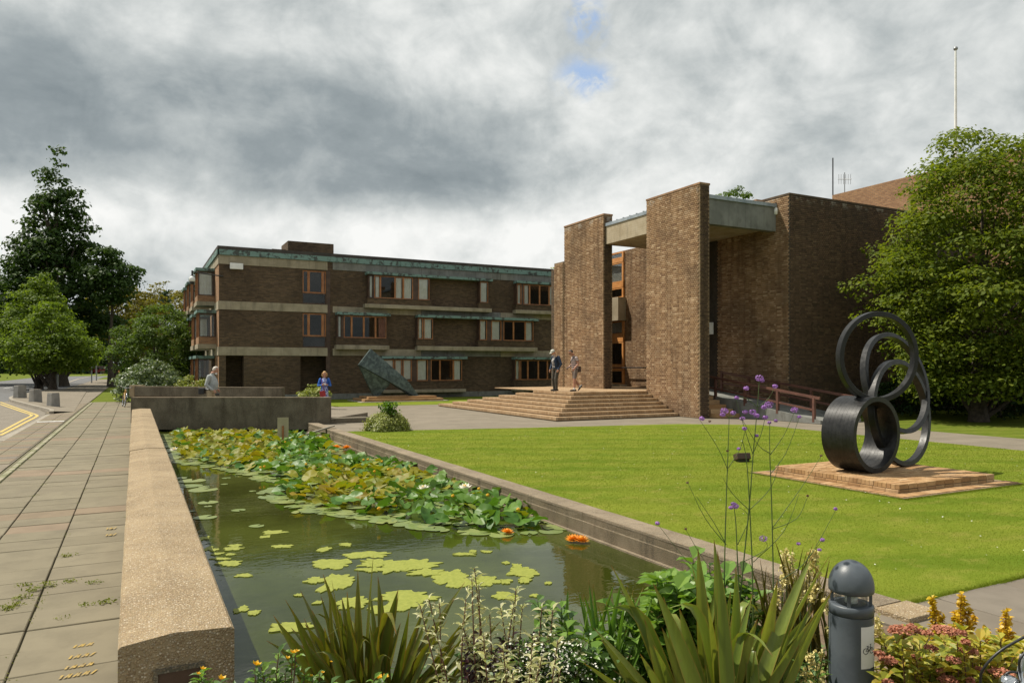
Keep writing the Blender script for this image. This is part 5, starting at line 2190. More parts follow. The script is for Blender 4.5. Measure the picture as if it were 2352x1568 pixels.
def man_cap():
    q = at(1277, 897.5, 30.5)
    fdir = face_dir(-0.8, 0.6)
    t = thing('person', 'man in pale cap, navy jacket and dark trousers at the top of the steps', 'person', (q.x, q.y, PZ), math.atan2(fdir.y, fdir.x) - math.pi / 2)
    # local: +Y forward, +X right
    b = MB()
    hip, chest, neck = Vector((0, 0, 0.93)), Vector((0, 0.03, 1.27)), Vector((0, 0.075, 1.47))
    b.tube([hip + Vector((0, 0, -.06)), hip + Vector((0, 0.0, .1)), chest, neck + Vector((0, -.02, -.05))], [0.155, 0.165, 0.185, 0.10], 14, sq=0.72)
    b.tube([neck, neck + Vector((0, 0.04, 0.10))], [0.062, 0.06], 10)
    capsule_chain(b, [Vector((0.10, 0, .9)), Vector((0.105, 0.06, .5)), Vector((0.10, 0.0, .09))], [0.098, 0.075, 0.058])
    capsule_chain(b, [Vector((-0.10, 0, .9)), Vector((-0.11, 0.09, .5)), Vector((-0.115, 0.07, .09))], [0.098, 0.075, 0.058])
    arms = []
    for s, el, wr in ((1, Vector((0.30, -0.04, 1.12)), Vector((0.27, 0.09, .88))), (-1, Vector((-0.30, -0.02, 1.12)), Vector((-0.28, 0.12, .90)))):
        capsule_chain(b, [Vector((s * 0.18, 0.02, 1.40)), el, wr], [0.072, 0.056, 0.042])
        hand(b, wr, (0, 0.25, -1), (-s * 0.3, 0.9, 0.1), (-s, 0.1, 0))
        arms.append(wr)
    hd = head_shape(b, Vector((0, 0.155, 1.60)), (0, 0.88, -0.42), (0, 0.42, 0.88))
    mats = [pm('navy_jacket', (0.012, 0.025, 0.055), (0.02, 0.04, 0.08), 9.0, 0.8), pm('dark_trousers', (0.045, 0.04, 0.028), (0.07, 0.06, 0.045), 9.0, 0.85), SKIN, pm('patterned_shirt', (0.12, 0.11, 0.11), (0.55, 0.52, 0.5), 14.0, 0.85, lo=0.47, hi=0.53)]

    def pick(c):
        x, y, z = c
        if z > 1.50:
            return 2
        if abs(x) > 0.2 and z < 0.885:
            return 2
        if z < 0.93 and abs(x) < 0.215:
            return 1
        if abs(x) < 0.07 and y > 0.05 and z > 0.98:
            return 3
        return 0
    body = fuse('body', b, mats, t, 0.013, pick, 1)
    face_bits(t, hd)
    c, fw, up, rt, Mx = hd
    b = MB()
    b.lathe([(0.001, 0.112), (0.05, 0.105), (0.085, 0.075), (0.099, 0.035), (0.101, 0.012)], 18, 0, Matrix.Translation(c + up * 0.02) @ Mx)
    b.lathe([(0.1, 0.0), (0.1, 0.004), (0.001, 0.006)], 16, 0, Matrix.Translation(c + up * 0.032 + fw * 0.095) @ Mx @ Matrix.Diagonal((0.75, 0.9, 1, 1)))
    b.build('cap', pm('cap_cloth', (0.38, 0.38, 0.33), (0.48, 0.48, 0.42), 6.0, 0.9), t)
    b = MB()
    b.ball(c + fw * 0.066 - up * 0.098, 0.045, 8, 0, (1.1, 0.7, 0.8), Mx)
    b.build('beard', pm('grey_beard', (0.4, 0.38, 0.35), (0.55, 0.53, 0.5), 20.0, 0.9), t)
    b = MB()
    shoe(b, (0.10, -0.05, 0.045), (0.10, 0.20, 0.03))
    b.build('shoe', M['black_metal'], t)
    b = MB()
    shoe(b, (-0.115, 0.02, 0.045), (-0.12, 0.27, 0.03))
    b.build('shoe', M['black_metal'], t)
    b = MB()
    b.ball((0.05, -0.2, 1.2), 0.15, 8, 0, (0.85, 0.55, 1.25))
    b.build('rucksack', M['black_metal'], t)


def man_shorts():
    q = at(1321, 898.5, 30.1)
    fdir = face_dir(-0.9, 0.35)
    t = thing('person', 'man in striped polo shirt and brown shorts stepping along the entrance platform', 'person', (q.x, q.y, PZ), math.atan2(fdir.y, fdir.x) - math.pi / 2)
    b = MB()
    hip = Vector((0, 0, 0.93))
    b.tube([(0, 0, .86), (0, 0, 1.0), (0, 0.03, 1.27), (0, 0.05, 1.43)], [0.145, 0.15, 0.175, 0.09], 14, sq=0.72)
    b.tube([(0, 0.06, 1.44), (0, 0.11, 1.54)], [0.055, 0.052], 10)
    capsule_chain(b, [Vector((-0.09, 0, .88)), Vector((-0.095, 0.07, .50)), Vector((-0.09, 0.08, .09))], [0.098, 0.064, 0.046])
    capsule_chain(b, [Vector((0.09, 0, .88)), Vector((0.10, 0.0, .50)), Vector((0.10, -0.26, .19))], [0.098, 0.064, 0.046])
    capsule_chain(b, [Vector((-0.175, 0.03, 1.37)), Vector((-0.24, -0.03, 1.12)), Vector((-0.20, 0.14, .93))], [0.062, 0.048, 0.034])
    hand(b, (-0.20, 0.14, .93), (0, 0.6, -0.8), (0.3, 0.8, 0.3), (1, 0.1, -0.2))
    capsule_chain(b, [Vector((0.175, 0.03, 1.37)), Vector((0.24, 0.02, 1.12)), Vector((0.20, 0.2, .98))], [0.062, 0.048, 0.034])
    hand(b, (0.20, 0.2, .98), (-0.1, 0.8, -0.5), (-0.3, 0.4, 0.8), (-1, 0.1, -0.2))
    hd = head_shape(b, Vector((0, 0.185, 1.585)), (0, 0.82, -0.57), (0, 0.57, 0.82), 0.98)
    m, T, bs, out = new_mat('striped_polo')
    sx = T.n('ShaderNodeSeparateXYZ')
    T.l(wpos(T), sx.inputs[0])
    f_ = T.m('FRACT', T.m('DIVIDE', sx.outputs[2], 0.085))
    T.l(T.mix(T.m('GREATER_THAN', f_, 0.64), (0.62, 0.50, 0.48), (0.035, 0.025, 0.03)), bs.inputs['Base Color'])
    bs.inputs['Roughness'].default_value = 0.9
    mats = [m, pm('brown_shorts', (0.13, 0.10, 0.085), (0.19, 0.15, 0.13), 6.0, 0.9), SKIN2, M['white_paint']]

    def pick(c):
        x, y, z = c
        if z > 1.455 or (abs(x) > 0.19 and z < 1.24 and z > 0.7):
            return 2
        if z < 0.155 and y > 0 or z < 0.24 and y < -0.2:
            return 3
        if z < 0.52:
            return 2
        if z < 0.955:
            return 1
        return 0
    fuse('body', b, mats, t, 0.012, pick, 1)
    face_bits(t, hd, 0.98, glasses=True)
    b = MB()
    hair_cap(b, hd, 0.98, puff=1.06)
    b.build('hair', pm('dark_hair', (0.03, 0.024, 0.02), (0.08, 0.07, 0.06), 30.0, 0.7), t)
    for h_, t_ in (((-0.09, 0.03, 0.045), (-0.09, 0.28, 0.03)), ((0.10, -0.34, 0.23), (0.10, -0.19, 0.035))):
        b = MB()
        shoe(b, h_, t_)
        b.build('shoe', M['black_metal'], t)
    b = MB()
    b.tube(smooth_path([(-0.14, 0.10, 1.42), (-0.02, 0.20, 1.25), (0.12, 0.16, 1.05), (0.19, -0.06, 0.95)], 5), 0.013, 6)
    b.tube(smooth_path([(-0.14, 0.0, 1.43), (-0.02, -0.15, 1.25), (0.10, -0.18, 1.02)], 5), 0.013, 6)
    b.build('bag_strap', M['black_metal'], t)
    b = MB()
    b.box(-0.04, 0.20, -0.27, -0.16, 0.78, 1.02)
    b.build('shoulder_bag', M['timber_dark'], t, bevel=0.03)


def man_grey():
    q = at(484, 905, 26.4)
    fdir = face_dir(1.0, -0.12)
    t = thing('person', 'white bearded man in a grey shirt walking behind the bridge parapet', 'person', (q.x, q.y, 0.16), math.atan2(fdir.y, fdir.x) - math.pi / 2)
    b = MB()
    b.tube([(0, -0.02, .90), (0, 0.02, 1.02), (0, 0.06, 1.16), (0, 0.02, 1.33), (0, 0.03, 1.50)], [0.17, 0.195, 0.215, 0.20, 0.10], 16, sq=0.84)
    b.ball((0, 0.14, 1.12), 0.15, 10, 0, (1.0, 0.8, 1.1))
    b.tube([(0, 0.03, 1.48), (0, 0.10, 1.60)], [0.072, 0.068], 10)
    capsule_chain(b, [Vector((-0.10, -0.02, .9)), Vector((-0.10, 0.12, .5)), Vector((-0.10, 0.16, .09))], [0.11, 0.078, 0.06])
    capsule_chain(b, [Vector((0.10, -0.02, .9)), Vector((0.10, 0.0, .5)), Vector((0.10, -0.22, .14))], [0.11, 0.078, 0.06])
    capsule_chain(b, [Vector((0.20, 0.0, 1.43)), Vector((0.27, -0.08, 1.14)), Vector((0.24, 0.14, .95))], [0.082, 0.066, 0.046])
    hand(b, (0.24, 0.14, .95), (0, 0.75, -0.6), (-0.2, 0.6, 0.7), (-0.7, 0.1, -0.6))
    capsule_chain(b, [Vector((-0.20, 0.0, 1.43)), Vector((-0.27, -0.06, 1.14)), Vector((-0.22, 0.16, .97))], [0.082, 0.066, 0.046])
    hand(b, (-0.22, 0.16, .97), (0, 0.75, -0.6), (0.2, 0.6, 0.7), (0.7, 0.1, -0.6))
    hd = head_shape(b, Vector((0, 0.165, 1.665)), (0, 0.95, -0.30), (0, 0.30, 0.95), 1.05)
    mats = [pm('grey_shirt', (0.30, 0.32, 0.32), (0.40, 0.42, 0.42), 8.0, 0.9, 0.3, 25), pm('khaki_trousers', (0.36, 0.28, 0.18), (0.42, 0.34, 0.22), 6.0, 0.9), SKIN]

    def pick(c):
        x, y, z = c
        if z > 1.555 or (abs(x) > 0.14 and y > 0.17 and z < 0.985):
            return 2
        if z < 0.955:
            return 1
        return 0
    fuse('body', b, mats, t, 0.013, pick, 1)
    face_bits(t, hd, 1.05)
    c, fw, up, rt, Mx = hd
    b = MB()
    hair_cap(b, hd, 1.05, puff=1.09)
    b.build('hair', pm('white_hair', (0.48, 0.42, 0.36), (0.66, 0.60, 0.54), 25.0, 0.85), t)
    b = MB()
    b.ball(c + fw * 0.062 - up * 0.108, 0.052, 8, 0, (1.25, 0.75, 0.85), Mx)
    b.build('beard', pm('white_beard', (0.6, 0.58, 0.54), (0.75, 0.73, 0.7), 25.0, 0.9), t)
    b = MB()
    b.tube([(0.16 * math.cos(a) * 1.16, -0.02 + 0.16 * math.sin(a) * 1.03, 0.975 + 0.01 * math.sin(a)) for a in np.linspace(0, 2 * math.pi, 20)], 0.022, 6)
    b.build('belt', M['black_metal'], t)
    for h_, t_ in (((-0.10, 0.11, 0.045), (-0.10, 0.36, 0.03)), ((0.10, -0.30, 0.14), (0.10, -0.10, 0.035))):
        b = MB()
        shoe(b, h_, t_)
        b.build('shoe', M['black_metal'], t)
    b = MB()
    b.box(0.00, 0.24, -0.37, -0.16, 0.80, 1.03)
    b.build('hip_bag', M['black_metal'], t, bevel=0.03)
    b = MB()
    b.ball((0.20, 0.26, 0.80), 0.06, 8, 0, (1.1, 1.0, 0.7))
    b.tube([(0.2, 0.26, 0.8), (0.2, 0.35, 0.8)], 0.04)
    b.build('camera_body', M['black_metal'], t)


def woman_blue():
    q = at(745, 905, 31.0)
    fdir = face_dir(0.35, 1.0)
    t = thing('person', 'woman in blue cardigan and patterned dress holding a small camera', 'person', (q.x, q.y, 0.08), math.atan2(fdir.y, fdir.x) - math.pi / 2)
    b = MB()
    b.tube([(0, 0, .32), (0, 0, .6), (0, 0, .88), (0, 0.01, 1.05), (0, 0.02, 1.25), (0, 0.02, 1.39)], [0.235, 0.215, 0.20, 0.17, 0.17, 0.085], 16, sq=0.8)
    b.tube([(0, 0.03, 1.38), (0, 0.06, 1.48)], [0.05, 0.05], 10)
    for s in (-1, 1):
        capsule_chain(b, [Vector((s * 0.085, 0, .5)), Vector((s * 0.085, 0.01, .3)), Vector((s * 0.085, 0, .08))], [0.07, 0.052, 0.04])
    capsule_chain(b, [Vector((0.165, 0.02, 1.33)), Vector((0.25, 0.0, 1.08)), Vector((0.12, 0.22, 1.10))], [0.064, 0.052, 0.036])
    hand(b, (0.12, 0.22, 1.10), (-0.7, 0.6, 0.25), (0.0, 0.4, 0.9), (-0.2, -0.6, 0.3))
    capsule_chain(b, [Vector((-0.165, 0.02, 1.33)), Vector((-0.25, 0.0, 1.08)), Vector((-0.10, 0.22, 1.10))], [0.064, 0.052, 0.036])
    hand(b, (-0.10, 0.22, 1.10), (0.7, 0.6, 0.25), (0.0, 0.4, 0.9), (0.2, -0.6, 0.3))
    hd = head_shape(b, Vector((0, 0.10, 1.56)), (0, 0.9, -0.42), (0, 0.42, 0.9), 0.95)
    mats = [pm('blue_cardigan', (0.02, 0.10, 0.42), (0.035, 0.15, 0.52), 8.0, 0.9), pm('patterned_dress', (0.05, 0.07, 0.30), (0.50, 0.52, 0.66), 22.0, 0.9, lo=0.46, hi=0.54), SKIN]

    def pick(c):
        x, y, z = c
        if z > 1.40:
            return 2
        if y > 0.19 and z > 1.0 and abs(x) < 0.13:
            return 2
        if z < 0.31:
            return 2
        if z > 0.98 and (abs(x) > 0.085 or y < 0.02):
            return 0
        if z > 0.72 and (abs(x) > 0.13 or y < -0.02) and z > 0.75:
            return 0
        return 1
    fuse('body', b, mats, t, 0.012, pick, 1)
    face_bits(t, hd, 0.95)
    c, fw, up, rt, Mx = hd
    b = MB()
    hair_cap(b, hd, 0.95, puff=1.12)
    for s in (-1, 1):
        b.tube([c + rt * s * 0.075 + up * 0.05 - fw * 0.01, c + rt * s * 0.088 - up * 0.04, c + rt * s * 0.08 - up * 0.13 - fw * 0.01], [0.03, 0.036, 0.018], 8)
    b.tube([c - fw * 0.085 + up * 0.04, c - fw * 0.10 - up * 0.05, c - fw * 0.08 - up * 0.13], [0.06, 0.065, 0.04], 10)
    b.build('hair', pm('blonde_hair', (0.42, 0.23, 0.08), (0.58, 0.36, 0.15), 30.0, 0.6), t)
    b = MB()
    b.box(-0.045, 0.045, 0.27, 0.295, 1.11, 1.165)
    b.build('camera_body', M['white_paint'], t, bevel=0.006)
    b = MB()
    b.box(-0.16, 0.08, 0.19, 0.235, 0.62, 0.86, 0, Matrix.Rotation(R(10), 4, 'Y'))
    b.build('red_bag', pm('red_leather', (0.28, 0.012, 0.015), (0.34, 0.02, 0.02), 6.0, 0.5), t, bevel=0.012)
    b = MB()
    b.tube(smooth_path([(0.14, 0.1, 1.38), (0.1, 0.19, 1.15), (0.02, 0.21, 0.88)], 5), 0.008, 5)
    b.build('bag_strap', pm('red_strap', (0.25, 0.012, 0.015), (0.3, 0.02, 0.02), 6.0, 0.5), t)
    for s in (-1, 1):
        b = MB()
        shoe(b, (s * 0.085, -0.05, 0.04), (s * 0.085, 0.17, 0.025), 0.9)
        b.build('shoe', M['black_metal'], t)


man_cap()
man_shorts()
man_grey()
woman_blue()

# ------------------------------------------------------------------ trees and shrubs
M['leaf_dark'] = leaf_mat('dark_leaf', [(0.014, 0.034, 0.012), (0.028, 0.060, 0.016), (0.042, 0.08, 0.020)], 0.30, 0.6, spec=0.2)
M['leaf_mid'] = leaf_mat('mid_leaf', [(0.022, 0.048, 0.012), (0.04, 0.08, 0.018), (0.065, 0.11, 0.024)], 0.35, 0.6, spec=0.2)
M['leaf_lime'] = leaf_mat('lime_leaf', [(0.07, 0.12, 0.016), (0.12, 0.185, 0.022), (0.165, 0.23, 0.03)], 0.48, 0.6, spec=0.2)
M['leaf_big'] = leaf_mat('sycamore_leaf', [(0.060, 0.095, 0.012), (0.11, 0.155, 0.016), (0.19, 0.225, 0.024)], 0.48, 0.6, spec=0.2)
M['leaf_gold'] = leaf_mat('golden_leaf', [(0.15, 0.13, 0.02), (0.21, 0.17, 0.026), (0.16, 0.17, 0.026)], 0.4, 0.6, spec=0.2)
M['leaf_birch'] = leaf_mat('soft_leaf', [(0.05, 0.09, 0.018), (0.085, 0.14, 0.024), (0.115, 0.17, 0.035)], 0.42, 0.6, spec=0.2)
M['leaf_pale'] = leaf_mat('pale_leaf', [(0.06, 0.10, 0.04), (0.12, 0.17, 0.08), (0.20, 0.25, 0.14)], 0.3, 0.4)
M['leaf_vari'] = leaf_mat('variegated_leaf', [(0.09, 0.13, 0.02), (0.20, 0.24, 0.04), (0.36, 0.38, 0.10)], 0.3, 0.45)


def crown_leaves(seed, prof, z0, z1, ncl, clr, nleaf, leaf, flat=0.55, outw=0.8, up=0.55, inner=0.35, cx=0.0, cy=0.0, droop=0.0):
    g_ = np.random.default_rng(seed)
    us = np.linspace(0, 1, 60)
    pr = np.array([prof(u) for u in us])
    cdf = np.cumsum(pr ** 1.4 + 0.02)
    cdf /= cdf[-1]
    u = np.interp(g_.random(ncl), cdf, us)
    a = g_.random(ncl) * 2 * np.pi
    rad = np.interp(u, us, pr)
    lump = 1 + 0.14 * np.sin(3 * a + 7 * u + seed) + 0.12 * np.sin(5 * a - 11 * u)
    k = np.sqrt(inner + (1 - inner) * g_.random(ncl))
    C = np.stack([cx + np.cos(a) * rad * lump * k, cy + np.sin(a) * rad * lump * k, z0 + (z1 - z0) * u - droop * rad * k], 1)
    cr = clr * (0.55 + 0.75 * g_.random(ncl)) * (0.6 + 0.4 * np.minimum(1, rad / max(pr.max(), 1e-6) * 1.6))
    nl = np.maximum(4, (nleaf * (cr / clr) ** 2)).astype(int)
    idx = np.repeat(np.arange(ncl), nl)
    n = len(idx)
    d = g_.normal(size=(n, 3))
    d /= np.linalg.norm(d, axis=1, keepdims=True)
    d[:, 2] = np.where(g_.random(n) < 0.6, np.abs(d[:, 2]), d[:, 2])
    r = (0.45 + 0.6 * g_.random(n)) * cr[idx]
    P = C[idx] + d * r[:, None] * np.array([1, 1, flat])
    N = d * outw + np.array([0, 0, up]) + g_.normal(size=(n, 3)) * 0.45
    return leaf_quads(P, N, leaf, g_, 0.62, 0.4), C


def tree(name, label, loc, h, trunk_r, prof, z0, ncl, clr, nleaf, leaf, mat, seed, bark='bark', cat='tree', group=None, lean=0.0, limbs=14, inner=0.35, trunk_top=0.75, multi=1, **kw):
    t = thing(name, label, cat, loc, 0.0, group)
    Q, C = crown_leaves(seed, prof, z0, h, ncl, clr, nleaf, leaf, inner=inner, **kw)
    me = quads_mesh('crown', Q, M[mat])
    o = bpy.data.objects.new('crown', me)
    link(o, t)
    g_ = random.Random(seed)
    b = MB()
    for m_ in range(multi):
        ox, oy = (g_.uniform(-.5, .5) * trunk_r * 6 * (multi > 1), g_.uniform(-.5, .5) * trunk_r * 6 * (multi > 1))
        pts, rad = [], []
        n = 9
        for i in range(n):
            u = i / (n - 1)
            pts.append((ox * (0.4 + u * 1.4) + lean * u * h * 0.1 + 0.12 * math.sin(u * 5 + seed), oy * (0.4 + u * 1.4) + 0.10 * math.cos(u * 4 + seed), u * h * trunk_top - 0.05))
            flare = 1.5 if i == 0 else 1.0
            rad.append(max(trunk_r * flare * (1 - 0.88 * u), 0.012))
        b.tube(pts, rad, 10)
    for i in range(limbs):
        c_ = Vector(C[g_.randrange(len(C))])
        u = min(max((c_.z - 0.25 * (h - z0)) / (h * trunk_top), 0.12), 0.95)
        s_ = Vector(pts[int(u * (n - 1))])
        mid = s_.lerp(c_, 0.5) + Vector((0, 0, 0.04 * h * g_.random()))
        rr = max(trunk_r * (1 - 0.85 * u) * 0.5, 0.012)
        b.tube([s_, mid, c_], [rr, rr * 0.6, rr * 0.2], 6)
    b.build('trunk', M[bark], t)
    return t


def pr_cone(top=0.08, belly=0.28, rmax=1.0):
    def f(u):
        if u < belly:
            return rmax * (0.55 + 0.45 * math.sin(math.pi / 2 * u / belly))
        return rmax * (top + (1 - top) * (1 - (u - belly) / (1 - belly)) ** 0.95)
    return f


def pr_egg(rmax=1.0, low=0.45, k=0.42):
    def f(u):
        if u < k:
            return rmax * (low + (1 - low) * math.sin(math.pi / 2 * u / k))
        return rmax * max(0.12, math.cos(math.pi / 2 * (u - k) / (1 - k) * 0.93))
    return f


def pr_full(rmax, low, k):
    def f(u):
        if u < k:
            return rmax * (low + (1 - low) * math.sin(math.pi / 2 * u / k))
        return rmax * max(0.30, math.cos(math.pi / 2 * (u - k) / (1 - k) * 0.95) ** 0.62)
    return f


def P0(px, py):
    q = gnd(px, py)
    return (q.x, q.y, 0)


# large tree at the right
q = gnd(2195, 965)
tree('broadleaf_tree', 'large broadleaf tree rising in front of the brick block at the right', (q.x + 0.75, q.y - 0.45, 0), 10.5, 0.24, pr_full(3.2, 0.62, 0.40), 1.0, 330, 1.02, 215, 0.15, 'leaf_big', 11, limbs=24, inner=0.36, up=0.8, flat=0.5)
q2 = at(2420, HOR, 31.0)
tree('broadleaf_tree', 'dark tree filling the right edge behind the large tree', (q2.x, q2.y, 0), 7.5, 0.2, pr_egg(3.2, 0.8, 0.4), 0.4, 150, 0.9, 70, 0.2, 'leaf_dark', 12, limbs=10, up=0.3)
for i, (px, py, hh, lab) in enumerate(((2110, 952, 1.7, 'low dark shrub under the large tree, left of its trunk'), (2290, 958, 2.3, 'tall dark shrub in the shade right of the large tree trunk'))):
    q = at(px, HOR, 30.5 - i * 1.5)
    tree('shrub', lab, (q.x, q.y, 0), hh, 0.05, pr_egg(1.9, 0.8, 0.4), 0.05, 70, 0.5, 60, 0.14, 'leaf_dark', 14 + i, cat='shrub', limbs=6)
# trees at the left
q = gnd(128, 886)
tree('tall_tree', 'tall dark pointed tree at the far left with a thick trunk', (q.x, q.y, 0), 24.4, 0.8, pr_cone(0.07, 0.20, 5.0), 3.0, 380, 1.5, 95, 0.40, 'leaf_mid', 21, inner=0.20, limbs=30, trunk_top=0.8, droop=0.10, flat=0.45)
q = at(256, HOR, 72)
tree('spreading_tree', 'dark spreading bough of a tree right of the tall pointed one', (q.x, q.y, 0), 13.8, 0.3, pr_egg(2.2, 0.6, 0.55), 8.0, 75, 1.1, 80, 0.36, 'leaf_mid', 22, inner=0.2, limbs=14)
for i, (px, py, lab, hh, rr) in enumerate(((90, 893, 'young lime tree left of the pair, bright green dense crown', 10.6, 3.3), (118, 897, 'slim trunked lime tree right of the pair in front of the tall tree', 7.6, 3.2))):
    q = gnd(px, py)
    tree('lime_tree', lab, (q.x, q.y, 0), hh, 0.27, pr_cone(0.05, 0.24, rr), 1.75, 330 if i == 0 else 200, 0.85, 80, 0.25, 'leaf_lime', 31 + i, inner=0.4, limbs=16)
q = at(-75, HOR, 80)
tree('broadleaf_tree', 'dark rounded tree cut by the left edge behind the lime', (q.x, q.y, 0), 14.0, 0.4, pr_egg(6.0, 0.7, 0.45), 1.0, 190, 1.6, 75, 0.45, 'leaf_dark', 41)
q = at(268, HOR, 92)
tree('golden_tree', 'bronze and gold leaved tree behind the small round tree, left', (q.x, q.y, 0), 13.2, 0.3, pr_egg(4.6, 0.7, 0.45), 3.4, 170, 1.1, 80, 0.34, 'leaf_gold', 42)
q = at(375, HOR, 98)
tree('golden_tree', 'yellowish tree behind the small round tree, nearer the building', (q.x, q.y, 0), 13.4, 0.3, pr_egg(5.0, 0.7, 0.45), 2.6, 170, 1.1, 80, 0.34, 'leaf_gold', 43)
q = at(381, HOR, 150)
tree('distant_tree', 'small dark distant tree top above the golden trees', (q.x, q.y, 0), 17.8, 0.3, pr_egg(1.9, 0.8, 0.5), 12.0, 40, 1.0, 60, 0.45, 'leaf_dark', 44, limbs=5)
q = at(374, HOR, 50)
tree('small_tree', 'rounded small tree with soft green leaves beside the end of the block', (q.x, q.y, 0), 6.2, 0.13, pr_egg(3.0, 0.75, 0.5), 0.7, 330, 0.62, 80, 0.17, 'leaf_birch', 45, multi=3, bark='bark_light', inner=0.35)
q = at(350, HOR, 42.5)
tree('shrub', 'pale leaved shrub behind the sign wall by the bicycle', (q.x, q.y, 0), 2.45, 0.05, pr_egg(1.75, 0.75, 0.4), 0.15, 130, 0.40, 75, 0.13, 'leaf_pale', 46, cat='shrub', limbs=10)
q = at(297, HOR, 40.5)
tree('shrub', 'small pale shrub just above the handlebar of the gold bicycle', (q.x, q.y, 0), 1.25, 0.03, pr_egg(0.7, 0.75, 0.4), 0.1, 40, 0.28, 60, 0.12, 'leaf_pale', 47, cat='shrub', limbs=5)
q = at(442, HOR, 41.5)
tree('shrub', 'low light green shrub between the grey shirted man and the block', (q.x, q.y, 0), 1.45, 0.03, pr_egg(1.0, 0.8, 0.4), 0.1, 60, 0.30, 60, 0.11, 'leaf_vari', 48, cat='shrub', limbs=6)
q = at(722, HOR, 36.0)
tree('shrub', 'yellow green shrub beside the woman in blue', (q.x, q.y, 0), 1.05, 0.03, pr_egg(0.75, 0.8, 0.4), 0.05, 60, 0.25, 70, 0.085, 'leaf_vari', 49, cat='shrub', limbs=5)
# trees that show above the roofs
q = at(1690, HOR, 75)
tree('distant_tree', 'tree top showing above the concrete beam of the entrance', (q.x, q.y, 0), 20.2, 0.4, pr_egg(3.6, 0.8, 0.4), 12.0, 110, 0.95, 70, 0.30, 'leaf_birch', 51, limbs=8)
q = at(1280, HOR, 85)
tree('distant_tree', 'tiny bit of green tree between the block roof and the brick pier', (q.x, q.y, 0), 13.4, 0.3, pr_egg(1.6, 0.8, 0.4), 8.0, 40, 0.8, 60, 0.30, 'leaf_vari', 52, limbs=4)
# distant wood that closes the view
g_ = np.random.default_rng(77)
Qs = []
for i in range(46):
    px = -260 + i * 28
    dd = 200 + 40 * g_.random()
    c_ = at(px, HOR, dd)
    Q, _ = crown_leaves(600 + i, pr_egg(7.5, 0.9, 0.45), 0.0, 9.5 + 6 * g_.random(), 26, 3.0, 40, 1.3, cx=c_.x, cy=c_.y)
    Qs.append(Q)
for i in range(26):
    c_ = at(1900 + i * 45, HOR, 120 + 30 * g_.random())
    Q, _ = crown_leaves(700 + i, pr_egg(7.0, 0.9, 0.45), 0.0, 9 + 4 * g_.random(), 24, 2.6, 40, 1.1, cx=c_.x, cy=c_.y)
    Qs.append(Q)
o = bpy.data.objects.new('distant_wood', quads_mesh('distant_wood', np.concatenate(Qs), M['leaf_dark']))
link(o)
tag(o, 'dark green far wood closing the view along the horizon', 'wood', kind='stuff')

# rounded variegated shrub on the plaza
q = gnd(893, 988)
rb = thing('round_shrub', 'dense rounded variegated shrub with an upright shoot at the lawn corner', 'shrub', (q.x, q.y + 0.1, 0))
g_ = np.random.default_rng(5)
n = 9000
d = g_.normal(size=(n, 3))
d /= np.linalg.norm(d, axis=1, keepdims=True)
d[:, 2] = np.abs(d[:, 2])
lum = 1 + 0.10 * np.sin(5 * np.arctan2(d[:, 1], d[:, 0])) + 0.07 * g_.normal(size=n)
Pp = d * np.array([0.68, 0.64, 0.54]) * (lum * (0.80 + 0.2 * g_.random(n)))[:, None]
o = bpy.data.objects.new('foliage', quads_mesh('foliage', leaf_quads(Pp, d + np.array([0, 0, .4]) + g_.normal(size=(n, 3)) * 0.5, 0.06, g_), M['leaf_vari']))
link(o, rb)
n = 420
Pp = np.stack([0.02 + g_.normal(size=n) * 0.13, g_.normal(size=n) * 0.13, 0.50 + g_.random(n) * 0.36], 1)
o = bpy.data.objects.new('shoot', quads_mesh('shoot', leaf_quads(Pp, np.array([0, 0, .8]) + g_.normal(size=(n, 3)) * 0.7, 0.10, g_), leaf_mat('shoot_leaf', [(0.06, 0.13, 0.015), (0.10, 0.19, 0.02)], 0.4)))
link(o, rb)
b = MB()
for i in range(6):
    a = i * 1.05
    b.tube([(0, 0, 0), (0.25 * math.cos(a), 0.25 * math.sin(a), 0.5)], [0.02, 0.008], 6)
b.tube([(0, 0, 0), (0.03, 0, 0.8)], [0.02, 0.006], 6)
b.build('stems', M['bark'], rb)

# ------------------------------------------------------------------ grass blades
g_ = np.random.default_rng(9)


def inside(poly, x, y):
    c = np.zeros(len(x), bool)
    j = len(poly) - 1
    for i in range(len(poly)):
        xi, yi = poly[i]
        xj, yj = poly[j]
        k = ((yi > y) != (yj > y)) & (x < (xj - xi) * (y - yi) / (yj - yi + 1e-12) + xi)
        c ^= k
        j = i
    return c


def blades(n, poly, dmin, dmax, hgt, wd, power=1.0):
    px = g_.random(n) * 1650 + 760
    dd = dmin * (dmax / dmin) ** (g_.random(n) ** power)
    r = (px - 1176) / F * dd
    X, Y = dd * SN + r * CS, dd * CS - r * SN
    ok = inside(poly, X, Y)
    # leave the plinth free
    ok &= ~((X > 10.05) & (X < 13.2) & (Y > 6.9) & (Y < 10.0))
    X, Y, dd = X[ok], Y[ok], dd[ok]
    m = len(X)
    h = hgt * (0.5 + g_.random(m)) * np.clip(dd / 9.0, 0.8, 1.6)
    w_ = wd * (0.7 + 0.6 * g_.random(m)) * np.clip(dd / 6.0, 1.0, 3.0)
    a = g_.random(m) * 2 * np.pi
    lean = g_.normal(size=(m, 2)) * 0.6
    z = np.zeros(m)
    B = np.stack([X, Y, z], 1)
    S = np.stack([np.cos(a), np.sin(a), z], 1) * w_[:, None] / 2
    Tp = B + np.stack([lean[:, 0] * h, lean[:, 1] * h, h], 1)
    return np.stack([B - S, B + S, Tp], 1)


